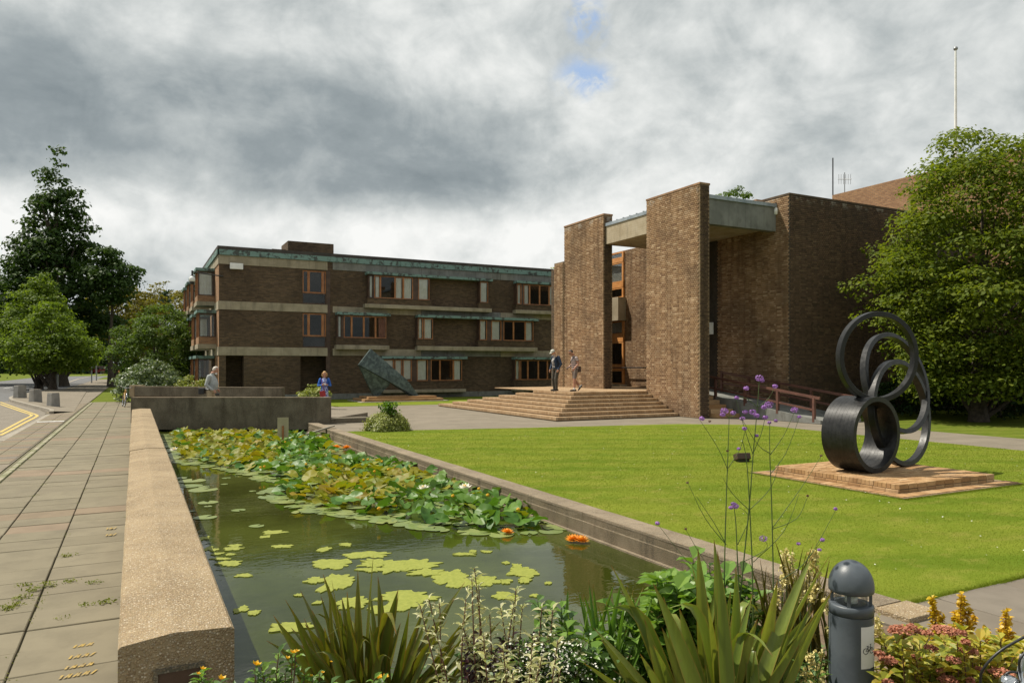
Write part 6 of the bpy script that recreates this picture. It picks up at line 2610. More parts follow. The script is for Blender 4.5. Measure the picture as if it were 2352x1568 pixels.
Q = blades(520000, LAWN, 5.4, 24.0, 0.008, 0.0026)
M['blade'] = leaf_mat('grass_blade', [(0.090, 0.140, 0.012), (0.128, 0.172, 0.015), (0.18, 0.205, 0.028)], 0.35, 0.8, nscale=0.8, spec=0.05)
o = bpy.data.objects.new('grass', quads_mesh('grass', Q, M['blade'], nper=3))
link(o)
tag(o, 'short mown grass covering the lawn', 'grass', kind='stuff')
# longer blades along the edges of the lawn
E_ = []
for (xa, ya), (xb, yb), nn in (((5.57, 3.86), (5.57, 21.8), 15000), ((5.57, 3.85), (12.5, 3.85), 9000), ((10.0, 6.86), (13.2, 6.86), 2500), ((10.03, 6.9), (10.03, 10.0), 2000)):
    u = g_.random(nn)
    X, Y = xa + (xb - xa) * u + g_.normal(size=nn) * 0.018, ya + (yb - ya) * u + g_.normal(size=nn) * 0.018
    h = 0.028 * (0.4 + g_.random(nn))
    a = g_.random(nn) * 6.28
    B = np.stack([X, Y, np.zeros(nn)], 1)
    S = np.stack([np.cos(a), np.sin(a), 0 * a], 1) * 0.002
    Tp = B + np.stack([g_.normal(size=nn) * h * 0.9, g_.normal(size=nn) * h * 0.9, h], 1)
    E_.append(np.stack([B - S, B + S, Tp], 1))
o = bpy.data.objects.new('lawn_edge_grass', quads_mesh('lawn_edge_grass', np.concatenate(E_), M['blade'], nper=3))
link(o)
tag(o, 'longer uncut grass along the edges of the lawn', 'grass', kind='stuff')
n = 420
X, Y = g_.uniform(5.8, 18, n), g_.uniform(4.2, 20, n)
ok = inside(LAWN, X, Y) & ~((X > 10.05) & (X < 13.2) & (Y > 6.9) & (Y < 10.0))
C = np.stack([X, Y, np.full(n, 0.018)], 1)[ok]
o = bpy.data.objects.new('daisies', quads_mesh('daisies', leaf_quads(C, np.array([0, 0, 1.0]) + g_.normal(size=C.shape) * .2, 0.02, g_, 0.95), pm('daisy', (0.5, 0.5, 0.42), (0.65, 0.65, 0.58), 5.0, 0.8)))
link(o)
tag(o, 'tiny white daisies scattered over the lawn', 'daisies', kind='stuff')
# tufts along the slab joints of the footpath
Qt = []
spots = []
for k in range(70):
    spots.append((-0.075 - 0.64 * random.Random(k).choice([0, 1, 1, 2, 3]), 5.0 + 30 * random.Random(k * 7).random() ** 1.6, 0.5))
for (px, py, s) in ((20, 1400, 1.6), (50, 1375, 1.7), (75, 1358, 1.6), (110, 1345, 1.5), (160, 1335, 1.2), (215, 1338, 1.1), (245, 1385, 1.5), (200, 1390, 1.2), (60, 1345, 1.3), (155, 1277, 1.3), (140, 1420, .8), (30, 1392, 1.4)):
    q = gnd(px, py)
    spots.append((q.x, q.y, s))
for k in range(150):
    spots.append((-2.02 - 0.13 * (k % 2), 6.0 + 0.26 * k * (1 + 0.1 * math.sin(k)), 0.42))
for (x, y, s) in spots:
    m = int(34 * s)
    B = np.stack([x + g_.normal(size=m) * (0.03 if s < 0.6 else 0.035), y + g_.normal(size=m) * (0.07 if s < 0.6 else 0.025), np.full(m, -0.01)], 1)
    N = np.array([0, 0, .7]) + g_.normal(size=(m, 3)) * 0.6
    B[:, 2] += g_.random(m) * 0.03 * s
    Qt.append(leaf_quads(B, N, 0.024 * s ** .5, g_, 0.4))
o = bpy.data.objects.new('paving_weeds', quads_mesh('paving_weeds', np.concatenate(Qt), leaf_mat('weed', [(0.11, 0.15, 0.02), (0.17, 0.21, 0.03), (0.23, 0.24, 0.05)], 0.35, 0.6, spec=0.2)))
link(o)
tag(o, 'small weeds growing in the joints of the footpath', 'weeds', kind='stuff')

# ------------------------------------------------------------------ painted survey marks on the footpath
ymk = MB()


def mark(px, py, w_, n_, up_):
    q = gnd(px, py)
    for i in range(n_):
        x = q.x - w_ / 2 + w_ * i / max(n_ - 1, 1)
        ymk.add([(x, q.y, 0.009), (x + 0.015, q.y, 0.009), (x + 0.015 + 0.03 * (1 if i % 2 else 0.4), q.y + up_, 0.009), (x + 0.03 * (1 if i % 2 else 0.4), q.y + up_, 0.009)], [(0, 1, 2, 3)])


mark(170, 1556, 0.17, 8, 0.06)
mark(176, 1535, 0.14, 7, 0.055)
mark(180, 1512, 0.12, 6, 0.06)
mark(186, 1487, 0.10, 5, 0.055)
mark(251, 1216, 0.07, 4, 0.1)
mark(250, 1231, 0.07, 4, 0.1)
ymk.build('survey_mark', pm('worn_yellow_paint', (0.36, 0.25, 0.07), (0.25, 0.195, 0.10), 28.0, 0.9, lo=0.45, hi=0.65), foot)

# ------------------------------------------------------------------ water lilies
M['pad_green'] = leaf_mat('lily_green', [(0.045, 0.125, 0.016), (0.075, 0.175, 0.022), (0.13, 0.23, 0.034)], 0.28, 0.45, spec=0.32, nscale=2.0)
M['pad_gold'] = leaf_mat('lily_gold', [(0.20, 0.215, 0.014), (0.26, 0.26, 0.016), (0.16, 0.21, 0.016), (0.28, 0.20, 0.018)], 0.35, 0.5, spec=0.25, nscale=2.0)
M['pad_flat'] = leaf_mat('lily_floating', [(0.15, 0.20, 0.065), (0.20, 0.25, 0.08), (0.24, 0.27, 0.09), (0.17, 0.22, 0.09)], 0.05, 0.3, spec=0.5, nscale=2.0)


def pad_mesh(name, mat, flat, seed):
    r_ = random.Random(seed)
    n = 16
    vs = [(0.02, 0, 0)]
    ring1, ring2 = [], []
    notch = 0.30 if flat else 0.38
    fold = 0 if flat else r_.uniform(0.15, 0.75)
    for ring, rr in ((ring1, 0.55), (ring2, 1.0)):
        for i in range(n + 1):
            a = notch + (2 * math.pi - 2 * notch) * i / n
            w_ = 1 + 0.05 * math.sin(3 * a + seed) + (0.02 if flat else 0.05) * math.sin(5 * a + seed * 2)
            x, y = rr * w_ * math.cos(a), rr * w_ * math.sin(a) * (1.0 if flat else 0.86)
            z = 0.004 * math.sin(4 * a + seed) if flat else (fold * 0.55 * y * y + 0.10 * rr * rr * math.sin(2 * a + seed) + 0.06 * rr * math.sin(5 * a))
            ring.append((x, y, z))
    vs += ring1 + ring2
    m = n + 1
    fs = [(0, 1 + i, 2 + i) for i in range(n)] + [(1 + i, 1 + m + i, 2 + m + i, 2 + i) for i in range(n)]
    b = MB()
    b.add(vs, fs, 0, True)
    return b.mesh(name, mat)


pads_flat = [pad_mesh('leaf', M['pad_flat'], True, s) for s in range(5)]
pads_gr = [pad_mesh('leaf', M['pad_green'], False, 10 + s) for s in range(7)]
pads_go = [pad_mesh('leaf', M['pad_gold'], False, 30 + s) for s in range(7)]
LOUT = [(372, 997), (388, 1040), (398, 1062), (470, 1072), (540, 1084), (596, 1102), (650, 1113), (606, 1128), (606, 1140), (650, 1160), (730, 1178), (830, 1194), (930, 1208), (1010, 1222), (1100, 1228), (1190, 1229), (1262, 1222), (1296, 1210), (1262, 1186), (1205, 1160), (1140, 1128), (1085, 1108), (1020, 1088), (965, 1078), (900, 1062), (840, 1052), (785, 1042), (772, 1020), (765, 1004), (560, 995)]
LW = [tuple(gnd(px, py, WZ)[:2]) for px, py in LOUT]
xs_, ys_ = [p[0] for p in LW], [p[1] for p in LW]
lt = [thing('water_lily_bed', 'lily leaves farthest back, crowded below the dark bridge parapet', 'water lilies', (2.5, 22.0, WZ)),
      thing('water_lily_bed', 'middle stretch of green water lilies in the pond', 'water lilies', (3.0, 16.0, WZ)),
      thing('water_lily_bed', 'front stretch of lilies reaching the low wall by the lawn', 'water lilies', (3.6, 11.0, WZ))]
g2 = np.random.default_rng(31)
pts = []
for i in range(60000):
    x, y = g2.uniform(min(xs_), max(xs_)), g2.uniform(min(ys_), max(ys_))
    if not inside(LW, np.array([x]), np.array([y]))[0]:
        continue
    rad = 0.095 + 0.05 * g2.random()
    if all((x - q[0]) ** 2 + (y - q[1]) ** 2 > (0.50 * (rad + q[2])) ** 2 for q in pts[-2500:]):
        pts.append((x, y, rad))
    if len(pts) >= 1700:
        break
LWv = [Vector((p[0], p[1])) for p in LW]


def edge_dist(x, y):
    p = Vector((x, y))
    best = 9
    for i in range(len(LWv)):
        a, b_ = LWv[i], LWv[(i + 1) % len(LWv)]
        ab = b_ - a
        t = max(0, min(1, (p - a).dot(ab) / ab.dot(ab)))
        best = min(best, (a + ab * t - p).length)
    return best


rl = random.Random(12)
cnt = [0, 0, 0]
more_leaves = {}


def leaf_at(me, k, loc, rot, s):
    if cnt[k] <= 300:
        place(me, 'leaf', lt[k], loc, rot, (s, s, s))
        return
    Mx = Matrix.LocRotScale(Vector(loc), Euler(rot), Vector((s, s, s)))
    mi = {'lily_floating': 0, 'lily_green': 1, 'lily_gold': 2}[me.materials[0].name]
    more_leaves.setdefault(k, MB()).add([Mx @ v.co for v in me.vertices], [tuple(f.vertices) for f in me.polygons], mi, True)


pts.sort(key=lambda q: q[0] * SN + q[1] * CS)
for (x, y, rad) in pts:
    k = 0 if y > 18.3 else (1 if y > 12.6 else 2)
    cnt[k] += 1
    ed = edge_dist(x, y)
    c_ = Vector((x, y, 0)) - lt[k].location
    d_ = x * SN + y * CS
    pxx = 1176 + F * (x * CS - y * SN) / d_
    pyy = HOR + F * (EYE - WZ) / d_
    # which stretch is gold, as the leaves are in the photograph
    gold = (pxx < 640 and pyy < 1075) or (700 < pxx < 900 and 1085 < pyy < 1165) or (880 < pxx < 1010 and 1085 < pyy < 1125)
    raised = ed > (0.22 if rl.random() < .8 else 0.5) and rl.random() < 0.86
    if 770 < pxx < 900 and 1038 < pyy < 1062:
        raised = raised and rl.random() < 0.3
    if raised:
        hgt = rl.uniform(0.05, 0.20) + 0.06 * mnoise.noise((x * 1.3, y * 1.3, 0))
        me = rl.choice(pads_go if (gold and rl.random() < 0.86) or (not gold and rl.random() < 0.10) else pads_gr)
        s = rad * rl.uniform(0.95, 1.25)
        leaf_at(me, k, (c_.x, c_.y, max(hgt, 0.04)), (rl.uniform(-0.75, 0.75), rl.uniform(-0.6, 0.6), rl.uniform(0, 6.28)), s)
    else:
        s = rad * rl.uniform(1.0, 1.35)
        leaf_at(rl.choice(pads_flat), k, (c_.x, c_.y, 0.008 + 0.006 * rl.random()), (rl.uniform(-.03, .03), rl.uniform(-.03, .03), rl.uniform(0, 6.28)), s)
for k, b in more_leaves.items():
    tag(b.build('more_leaves', [M['pad_flat'], M['pad_green'], M['pad_gold']], lt[k]), kind='stuff')
# floating lone pads near the wall
lone = [(441, 1104, 30), (438, 1116, 25), (466, 1125, 32), (472, 1188, 26), (415, 1098, 14), (468, 1118, 12), (520, 1098, 10), (515, 1112, 8), (478, 1154, 22), (548, 1172, 16), (442, 1174, 7), (590, 1208, 17), (580, 1128, 8), (612, 1142, 14), (690, 1176, 20), (740, 1176, 18), (478, 1163, 9)]
lp = thing('floating_leaves', 'loose pale lily leaves floating near the long coping wall', 'water lilies', (1.2, 11.0, WZ))
for px, py, w_ in lone:
    q = gnd(px, py, WZ)
    dd = (EYE - WZ) * F / (py - HOR)
    s = w_ / F * dd
    place(rl.choice(pads_flat), 'leaf', lp, (q.x - 1.2, q.y - 11.0, 0.008), (0, 0, rl.uniform(0, 6.28)), (s, s, s))


# flowers
def petal_ring(b, n, L, wd, el, a0=0.0, mi=0, z=0.0):
    for i in range(n):
        a = a0 + 2 * math.pi * i / n
        ca, sa, ce, se = math.cos(a), math.sin(a), math.cos(el), math.sin(el)
        u, t = Vector((ca * ce, sa * ce, se)), Vector((-sa, ca, 0))
        o_ = Vector((0, 0, z))
        b.add([o_ + u * 0.1 * L, o_ + u * 0.55 * L - t * wd / 2 - Vector((0, 0, .05 * L)), o_ + u * L, o_ + u * 0.55 * L + t * wd / 2 - Vector((0, 0, .05 * L))], [(0, 1, 2, 3)], mi)


M['petal_white'] = leaf_mat('white_petal', [(0.72, 0.70, 0.60), (0.80, 0.78, 0.70)], 0.2, 0.5, tint=(1, 1, .9))
M['petal_yellow'] = leaf_mat('yellow_petal', [(0.72, 0.40, 0.015), (0.80, 0.52, 0.03)], 0.25, 0.5, tint=(1, .9, .3))
M['petal_orange'] = leaf_mat('orange_petal', [(0.75, 0.24, 0.008), (0.80, 0.33, 0.015)], 0.25, 0.5, tint=(1, .8, .3))


def flower_mesh(kind):
    b = MB()
    if kind == 'white':
        petal_ring(b, 8, 1.0, 0.42, 0.35)
        petal_ring(b, 8, 0.85, 0.36, 0.75, 0.4)
        petal_ring(b, 6, 0.6, 0.3, 1.1, 0.2)
        b.ball((0, 0, 0.3), 0.22, 6, 1)
        return b.mesh('flower', [M['petal_white'], M['petal_yellow']])
    if kind == 'orange':
        petal_ring(b, 14, 1.0, 0.26, 0.18)
        petal_ring(b, 14, 0.9, 0.24, 0.5, 0.2)
        petal_ring(b, 11, 0.7, 0.22, 0.85, 0.1)
        b.ball((0, 0, 0.25), 0.3, 6, 0)
        return b.mesh('flower', [M['petal_orange']])
    b.ball((0, 0, 0), 1.0, 6, 0, (1, 1, 0.85))
    petal_ring(b, 5, 1.3, 1.0, 0.9)
    return b.mesh('flower', [M['petal_yellow']])


fm = {k: flower_mesh(k) for k in ('white', 'orange', 'yellow')}
for k, (px, py, kd, rr, up_, lab) in enumerate((
        (1316, 1243, 'orange', 0.115, 0.03, 'left one of two touching orange blooms floating by the pond wall'),
        (1335, 1245, 'orange', 0.115, 0.03, 'right one of two touching orange blooms floating by the pond wall'),
        (1165, 1226, 'orange', 0.10, 0.03, 'single orange bloom at the front edge of the lilies'),
        (773, 1030, 'orange', 0.16, 0.04, 'left orange bloom far back beside the pond wall'),
        (796, 1031, 'orange', 0.16, 0.04, 'right orange bloom far back beside the pond wall'),
        (973, 1150, 'white', 0.12, 0.26, 'left open white water lily flower in the front stretch'),
        (1068, 1148, 'white', 0.13, 0.26, 'right open white water lily flower in the front stretch'),
        (400, 1040, 'white', 0.15, 0.10, 'white lily flowers in the left corner by the coping wall'))):
    q = gnd(px, py + up_ * 40, WZ)
    tag(place(fm[kd], 'water_flower', None, (q.x, q.y, WZ + up_), (0.1, -0.1, k), (rr, rr, rr)), lab, 'flower')
for k, (px, py) in enumerate(((860, 1096), (866, 1068), (877, 1071), (892, 1091), (703, 1078), (835, 1067), (1040, 1158), (1100, 1140), (1190, 1192), (1290, 1186), (870, 1190), (640, 1014), (655, 1022), (598, 1086), (607, 1084), (1120, 1156), (980, 1078), (845, 1066))):
    q = gnd(px, py + 10, WZ)
    d_ = q.x * SN + q.y * CS
    kk = 0 if q.y > 18.3 else (1 if q.y > 12.6 else 2)
    c_ = q - lt[kk].location
    s = 0.028
    fo = place(fm['yellow'], 'yellow_bud', lt[kk], (c_.x, c_.y, 0.20), (0, 0, k), (s, s, s))

# algae mats
m, T, bs, out = new_mat('algae')
p_ = wpos(T)
T.l(T.mix(T.sstep(T.noise(p_, 30.0, 5.0), .35, .65), (0.19, 0.215, 0.02), (0.245, 0.265, 0.035)), bs.inputs['Base Color'])
bs.inputs['Roughness'].default_value = 0.6
bump(T, bs, T.noise(p_, 60.0, 4.0), 0.5, 0.008)
M['algae'] = m
ALG = [(850, 1275, 53, 7), (765, 1296, 45, 12), (958, 1297, 58, 13), (871, 1293, 52, 9), (857, 1309, 34, 6), (906, 1304, 32, 10), (976, 1314, 36, 8), (1035, 1326, 38, 17), (1062, 1338, 36, 11), (938, 1371, 58, 13), (930, 1388, 36, 12), (774, 1336, 38, 22), (724, 1334, 22, 7), (665, 1441, 58, 10),
       (560, 1321, 18, 4), (529, 1293, 25, 6), (507, 1283, 23, 3), (500, 1272, 12, 3), (529, 1274, 14, 3), (535, 1261, 20, 4), (538, 1254, 14, 3), (478, 1260, 9, 5), (493, 1263, 9, 3), (648, 1255, 22, 4), (745, 1261, 17, 5), (793, 1251, 15, 4), (628, 1223, 26, 4), (608, 1233, 12, 3), (466, 1236, 13, 4), (554, 1400, 14, 7), (585, 1407, 14, 5), (685, 1367, 11, 3), (730, 1384, 12, 4),
       (1066, 1273, 28, 3), (1087, 1266, 10, 3), (1119, 1267, 12, 3), (1162, 1293, 9, 3), (1188, 1300, 11, 6), (1200, 1313, 35, 11), (1163, 1335, 13, 5), (1204, 1332, 16, 6), (1158, 1369, 28, 8), (1119, 1334, 28, 10), (1228, 1368, 10, 4), (1259, 1339, 8, 3), (812, 1385, 34, 12), (880, 1400, 30, 8)]
LBG = {0: 'long thin algae mat farthest back of the big mats', 1: 'algae mat left of centre with a bay in its edge', 2: 'widest algae mat in the middle of the open water', 9: 'large algae mat nearest the flax plant tips', 13: 'lone stretched algae mat nearest the left flax leaves', 7: 'ragged algae mat behind the pale variegated shoot', 38: 'winged algae mat towards the pond wall', 11: 'tall algae mat half hidden by the left flax plant'}
alg_a, alg_b = [], []
for i, (px, py, hw, hh) in enumerate(ALG):
    q = gnd(px, py, WZ)
    dd = (EYE - WZ) * F / (py - HOR)
    ax_ = hw / F * dd
    ay_ = hh / F * dd * dd / (EYE - WZ) * 1.0
    n = 72
    rim, top = [], []
    for k in range(n):
        a = 2 * math.pi * k / n
        rr = 1 + 0.55 * mnoise.noise((math.cos(a) * 1.4 + i * 3.1, math.sin(a) * 1.4, 0.3)) + 0.40 * mnoise.noise((math.cos(a) * 3.6 + i * 3.1, math.sin(a) * 3.6, 2.3)) + 0.16 * mnoise.noise((math.cos(a) * 9 + i, math.sin(a) * 9, 5.3))
        rr = max(rr, 0.3)
        u, v = math.cos(a) * ax_ * rr, math.sin(a) * ay_ * rr
        p = Vector((CS * u + SN * v, -SN * u + CS * v, 0))
        rim.append(p + Vector((0, 0, -0.004)))
        top.append(p * 0.985 + Vector((0, 0, 0.006)))
    b = MB()
    b.add(rim + top, [(k, (k + 1) % n, n + (k + 1) % n, n + k) for k in range(n)] + [tuple(range(n, 2 * n))])
    o = b.build('algae_mat', M['algae'], None, loc=(q.x, q.y, WZ + 0.0006 * i % 0.004))
    if i in LBG:
        tag(o, LBG[i], 'algae')
    elif hw * hh < 130 and px < 660:
        alg_a.append((px, o))
    else:
        alg_b.append((px, o))
ORD = ['leftmost', 'second', 'third', 'fourth', 'fifth', 'sixth', 'seventh', 'eighth', 'ninth', 'tenth', 'eleventh', 'twelfth', 'thirteenth', 'fourteenth', 'fifteenth', 'sixteenth', 'seventeenth', 'eighteenth', 'nineteenth', 'twentieth', 'twenty first', 'twenty second', 'twenty third', 'twenty fourth', 'twenty fifth', 'twenty sixth', 'twenty seventh', 'twenty eighth', 'twenty ninth', 'thirtieth']
for lst, ph, gr in ((alg_a, 'small algae patch scattered by the coping wall', 'small algae patches by the coping wall'), (alg_b, 'algae patch among the mats in mid pond', 'algae patches on the open water')):
    lst.sort(key=lambda q: q[0])
    for k, (px, o) in enumerate(lst):
        tag(o, '%s, %s' % (ph, ORD[k] if k == 0 else ORD[k] + ' from the left'), 'algae', gr)

# ------------------------------------------------------------------ flower bed in the foreground
def blade_mat(name, cols, edge, trans=0.3):
    m, T, bs, out = new_mat(name)
    g = T.n('ShaderNodeNewGeometry')
    oi = T.n('ShaderNodeObjectInfo').outputs['Random']
    col = T.ramp(oi, [(i / (len(cols) - 1), c) for i, c in enumerate(cols)])
    at_ = T.n('ShaderNodeAttribute')
    at_.attribute_name = 'across'
    e = T.sstep(at_.outputs['Fac'], 0.80, 1.0)
    col = T.mix(T.m('MULTIPLY', e, 0.75), col, edge)
    sp2 = T.m('SINE', T.m('MULTIPLY', at_.outputs['Fac'], 46.0))
    col = T.mix(T.m('MULTIPLY', T.sstep(sp2, 0.0, 1.0), 0.22), col, tuple(0.6 * x for x in cols[0]))
    dm = T.sstep(T.noise(g.outputs['Position'], 9.0, 5.0, 0.65), 0.60, 0.74)
    col = T.mix(T.m('MULTIPLY', dm, 0.5), col, (0.24, 0.17, 0.06))
    at2 = T.n('ShaderNodeAttribute')
    at2.attribute_name = 'along'
    col = T.mix(T.sstep(at2.outputs['Fac'], 0.93, 1.0), col, (0.22, 0.10, 0.03))
    st = T.noise(T.vmul(g.outputs['Position'], (60.0, 60.0, 6.0)), 1.0, 3.0)
    col = T.mix(T.m('MULTIPLY', T.sstep(st, 0.45, 0.7), 0.25), col, tuple(0.55 * x for x in cols[0]))
    T.l(col, bs.inputs['Base Color'])
    bs.inputs['Roughness'].default_value = 0.38
    bs.inputs['Specular IOR Level'].default_value = 0.5
    tr = T.n('ShaderNodeBsdfTranslucent')
    T.l(T.mix(1.0, col, (1.3, 1.3, 0.5), 'MULTIPLY'), tr.inputs['Color'])
    mx = T.n('ShaderNodeMixShader')
    mx.inputs[0].default_value = trans
    T.l(bs.outputs[0], mx.inputs[1])
    T.l(tr.outputs[0], mx.inputs[2])
    T.l(mx.outputs[0], out.inputs[0])
    return m


M['flax'] = blade_mat('flax_leaf', [(0.075, 0.10, 0.012), (0.11, 0.13, 0.015), (0.16, 0.16, 0.02), (0.085, 0.12, 0.015)], (0.24, 0.11, 0.03))
M['flax2'] = blade_mat('flax_leaf_bright', [(0.12, 0.175, 0.028), (0.18, 0.235, 0.04), (0.25, 0.28, 0.055), (0.14, 0.195, 0.034)], (0.30, 0.20, 0.05))
M['flax_thin'] = blade_mat('bronze_blade', [(0.07, 0.065, 0.015), (0.11, 0.09, 0.02), (0.085, 0.10, 0.02)], (0.20, 0.09, 0.03))
M['iris'] = blade_mat('iris_leaf', [(0.08, 0.18, 0.025), (0.12, 0.235, 0.035), (0.16, 0.26, 0.05)], (0.14, 0.22, 0.05))
M['flax_orange'] = blade_mat('orange_blade', [(0.30, 0.10, 0.015), (0.36, 0.14, 0.02)], (0.35, 0.16, 0.03))


def blade(name, parent, p0, p2, wd, mat, bow=0.15, seed=0, segs=12, curl=0.0, kink=None):
    """a stiff sword leaf from p0 to p2 (parent space), V shaped across, tapering to a point"""
    r_ = random.Random(seed)
    p0, p2 = Vector(p0), Vector(p2)
    L = (p2 - p0).length
    hor = Vector((p2.x - p0.x, p2.y - p0.y, 0))
    mid = p0.lerp(p2, 0.5) + Vector((0, 0, bow * L)) - hor * bow * 0.6
    dirh = hor.normalized() if hor.length > 1e-3 else Vector((1, 0, 0))
    fa = math.atan2(-CS, -SN) + r_.uniform(-1.0, 1.0)
    face = Vector((math.cos(fa), math.sin(fa), 0.2))
    vs, fs, ac, al = [], [], [], []
    tw = r_.uniform(-0.5, 0.5)
    bent = r_.random() < 0.12
    for i in range(segs + 1):
        u = i / segs
        p = p0 * (1 - u) ** 2 + mid * 2 * u * (1 - u) + p2 * u * u
        if bent and u > 0.62:
            v = (u - 0.62) / 0.38
            p = p + (dirh * 0.10 - Vector((0, 0, 0.30))) * L * v * v
        t = ((mid - p0) * (1 - u) + (p2 - mid) * u).normalized()
        s = t.cross(face)
        s = s.normalized() if s.length > 0.05 else t.cross(Vector((0, 0, 1))).normalized()
        s = (Matrix.Rotation(tw * u, 3, t) @ s)
        nn = s.cross(t).normalized()
        w_ = wd * 0.5 * min(1.0, 0.55 + 1.4 * u) * (1 - max(0.0, (u - 0.45) / 0.55) ** 1.8) + 0.0006
        for k, q in enumerate((-1, -0.5, 0, 0.5, 1)):
            vs.append(p + s * q * w_ + nn * abs(q) * w_ * 0.45)
            ac.append(abs(q))
            al.append(u)
    for i in range(segs):
        for k in range(4):
            fs.append((i * 5 + k, i * 5 + k + 1, (i + 1) * 5 + k + 1, (i + 1) * 5 + k))
    b = MB()
    b.add(vs, fs, 0, True)
    me = b.mesh(name, mat)
    for nm, arr in (('across', ac), ('along', al)):
        at_ = me.attributes.new(nm, 'FLOAT', 'POINT')
        at_.data.foreach_set('value', arr)
    o = bpy.data.objects.new(name, me)
    return link(o, parent)


def clump(name, label, cat, px, depth, tips, wd, mat, spread=0.06, dspread=0.25, bow=0.06, extra=0, er=None, seed=1, dead=0):
    base = at(px, HOR, depth)
    base.z = 0.02
    t = thing(name, label, cat, base)
    r_ = random.Random(seed)
    allt = list(tips)
    for i in range(extra):
        a, b_ = r_.choice(tips), r_.choice(tips)
        k = r_.random()
        allt.append((a[0] * k + b_[0] * (1 - k) + r_.uniform(-20, 20), a[1] * k + b_[1] * (1 - k) + r_.uniform(10, 110)))
    for i, tp in enumerate(allt):
        dd = depth + r_.uniform(-dspread, dspread)
        tip = at(tp[0], tp[1], dd) - base
        p0 = Vector((r_.gauss(0, spread), r_.gauss(0, spread), 0)) + Vector((tip.x, tip.y, 0)) * 0.12
        m_ = mat
        if dead and i % dead == dead - 1:
            m_ = M['flax_orange']
        w_ = wd * r_.uniform(0.75, 1.15) * (0.8 if i >= len(tips) else 1.0)
        blade('leaf', t, p0, tip, w_, m_, bow + r_.uniform(-0.03, 0.05), seed * 100 + i)
    return t


T1 = [(858, 1272), (724, 1316), (690, 1355), (655, 1376), (640, 1428), (628, 1412), (762, 1330), (742, 1318), (800, 1338), (822, 1310), (785, 1372), (897, 1300), (868, 1322), (905, 1370), (915, 1352), (882, 1340), (940, 1400), (975, 1395), (1000, 1378), (1030, 1382), (1045, 1372), (1068, 1336), (1090, 1400), (1045, 1480), (1010, 1418), (960, 1440), (716, 1400), (700, 1432), (668, 1440), (612, 1470), (690, 1480), (850, 1360), (835, 1385), (780, 1400), (920, 1430), (880, 1420), (745, 1440), (1075, 1448), (990, 1470), (1120, 1462), (1150, 1425)]
clump('flax_plant', 'olive flax plant with stiff sword leaves at the pond edge, left of the two', 'plant', 850, 3.75, T1, 0.050, M['flax'], 0.07, 0.22, 0.05, 44, seed=2)
T2 = [(1405, 1246), (1640, 1238), (1362, 1440), (1380, 1466), (1338, 1520), (1300, 1530), (1500, 1338), (1470, 1500), (1560, 1395), (1590, 1300), (1603, 1258), (1562, 1240), (1545, 1290), (1690, 1300), (1715, 1262), (1730, 1320), (1755, 1345), (1786, 1330), (1800, 1420), (1815, 1375), (1835, 1310), (1868, 1272), (1905, 1275), (1912, 1352), (1905, 1365), (1870, 1400), (1850, 1445), (1830, 1470), (1660, 1390), (1625, 1380), (1690, 1430), (1560, 1420), (1520, 1440), (1740, 1420), (1500, 1480), (1480, 1420), (1770, 1470), (1610, 1440)]
clump('flax_plant', 'large broad leaved flax plant with a few orange leaves, beside the bollard lamp', 'plant', 1650, 3.35, T2, 0.074, M['flax2'], 0.08, 0.2, 0.06, 34, seed=3, dead=60)
T3 = [(1800, 1262), (1822, 1250), (1845, 1255), (1868, 1248), (1890, 1262), (1905, 1285), (1880, 1300), (1835, 1290), (1812, 1300), (1860, 1290), (1785, 1290), (1895, 1320), (1770, 1320), (1875, 1232), (1780, 1240), (1900, 1350), (1850, 1330), (1700, 1300), (1720, 1285), (1745, 1280), (1760, 1300), (1690, 1330), (1735, 1320), (1712, 1345), (1765, 1345), (1680, 1360), (1750, 1360)]
clump('narrow_leaf_plant', 'bronze green narrow leaved plant behind the large flax by the lamp', 'plant', 1820, 4.1, T3, 0.020, M['flax_thin'], 0.13, 0.25, 0.05, 60, seed=4)
T4 = [(1212, 1372), (1288, 1372), (1305, 1345), (1328, 1352), (1352, 1330), (1362, 1340), (1392, 1378), (1412, 1335), (1428, 1330), (1442, 1340), (1452, 1360), (1478, 1348), (1500, 1350), (1510, 1338), (1270, 1395), (1340, 1362), (1465, 1372), (1330, 1420), (1375, 1400), (1300, 1440), (1235, 1410)]
clump('iris_plant', 'fresh green iris leaves at the water edge between the two flax plants', 'plant', 1380, 3.85, T4, 0.036, M['iris'], 0.13, 0.16, 0.03, 40, seed=5)


# leafy shrubs --------------------------------------------------------------
def leaf_shape(C, N, D, L, wd, bend=0.25):
    """pointed leaf of two folded halves, four faces: returns (n,4,3) quads (two per leaf)"""
    N = N / np.maximum(np.linalg.norm(N, axis=1, keepdims=True), 1e-6)
    D = D - N * (D * N).sum(1, keepdims=True)
    D = D / np.maximum(np.linalg.norm(D, axis=1, keepdims=True), 1e-6)
    S = np.cross(N, D)
    L = L[:, None]
    W = wd[:, None]
    base, tip = C, C + D * L - N * L * bend
    m1 = C + D * L * 0.38
    left = m1 - S * W * 0.5 + N * W * 0.22
    right = m1 + S * W * 0.5 + N * W * 0.22
    l2 = C + D * L * 0.72 - S * W * 0.32 - N * L * bend * 0.3 + N * W * 0.12
    r2 = C + D * L * 0.72 + S * W * 0.32 - N * L * bend * 0.3 + N * W * 0.12
    c2 = C + D * L * 0.66 - N * L * bend * 0.3
    return np.concatenate([np.stack([base, c2, l2, left], 1), np.stack([base, right, r2, c2], 1), np.stack([c2, tip, tip, l2], 1), np.stack([c2, r2, tip, tip], 1)])


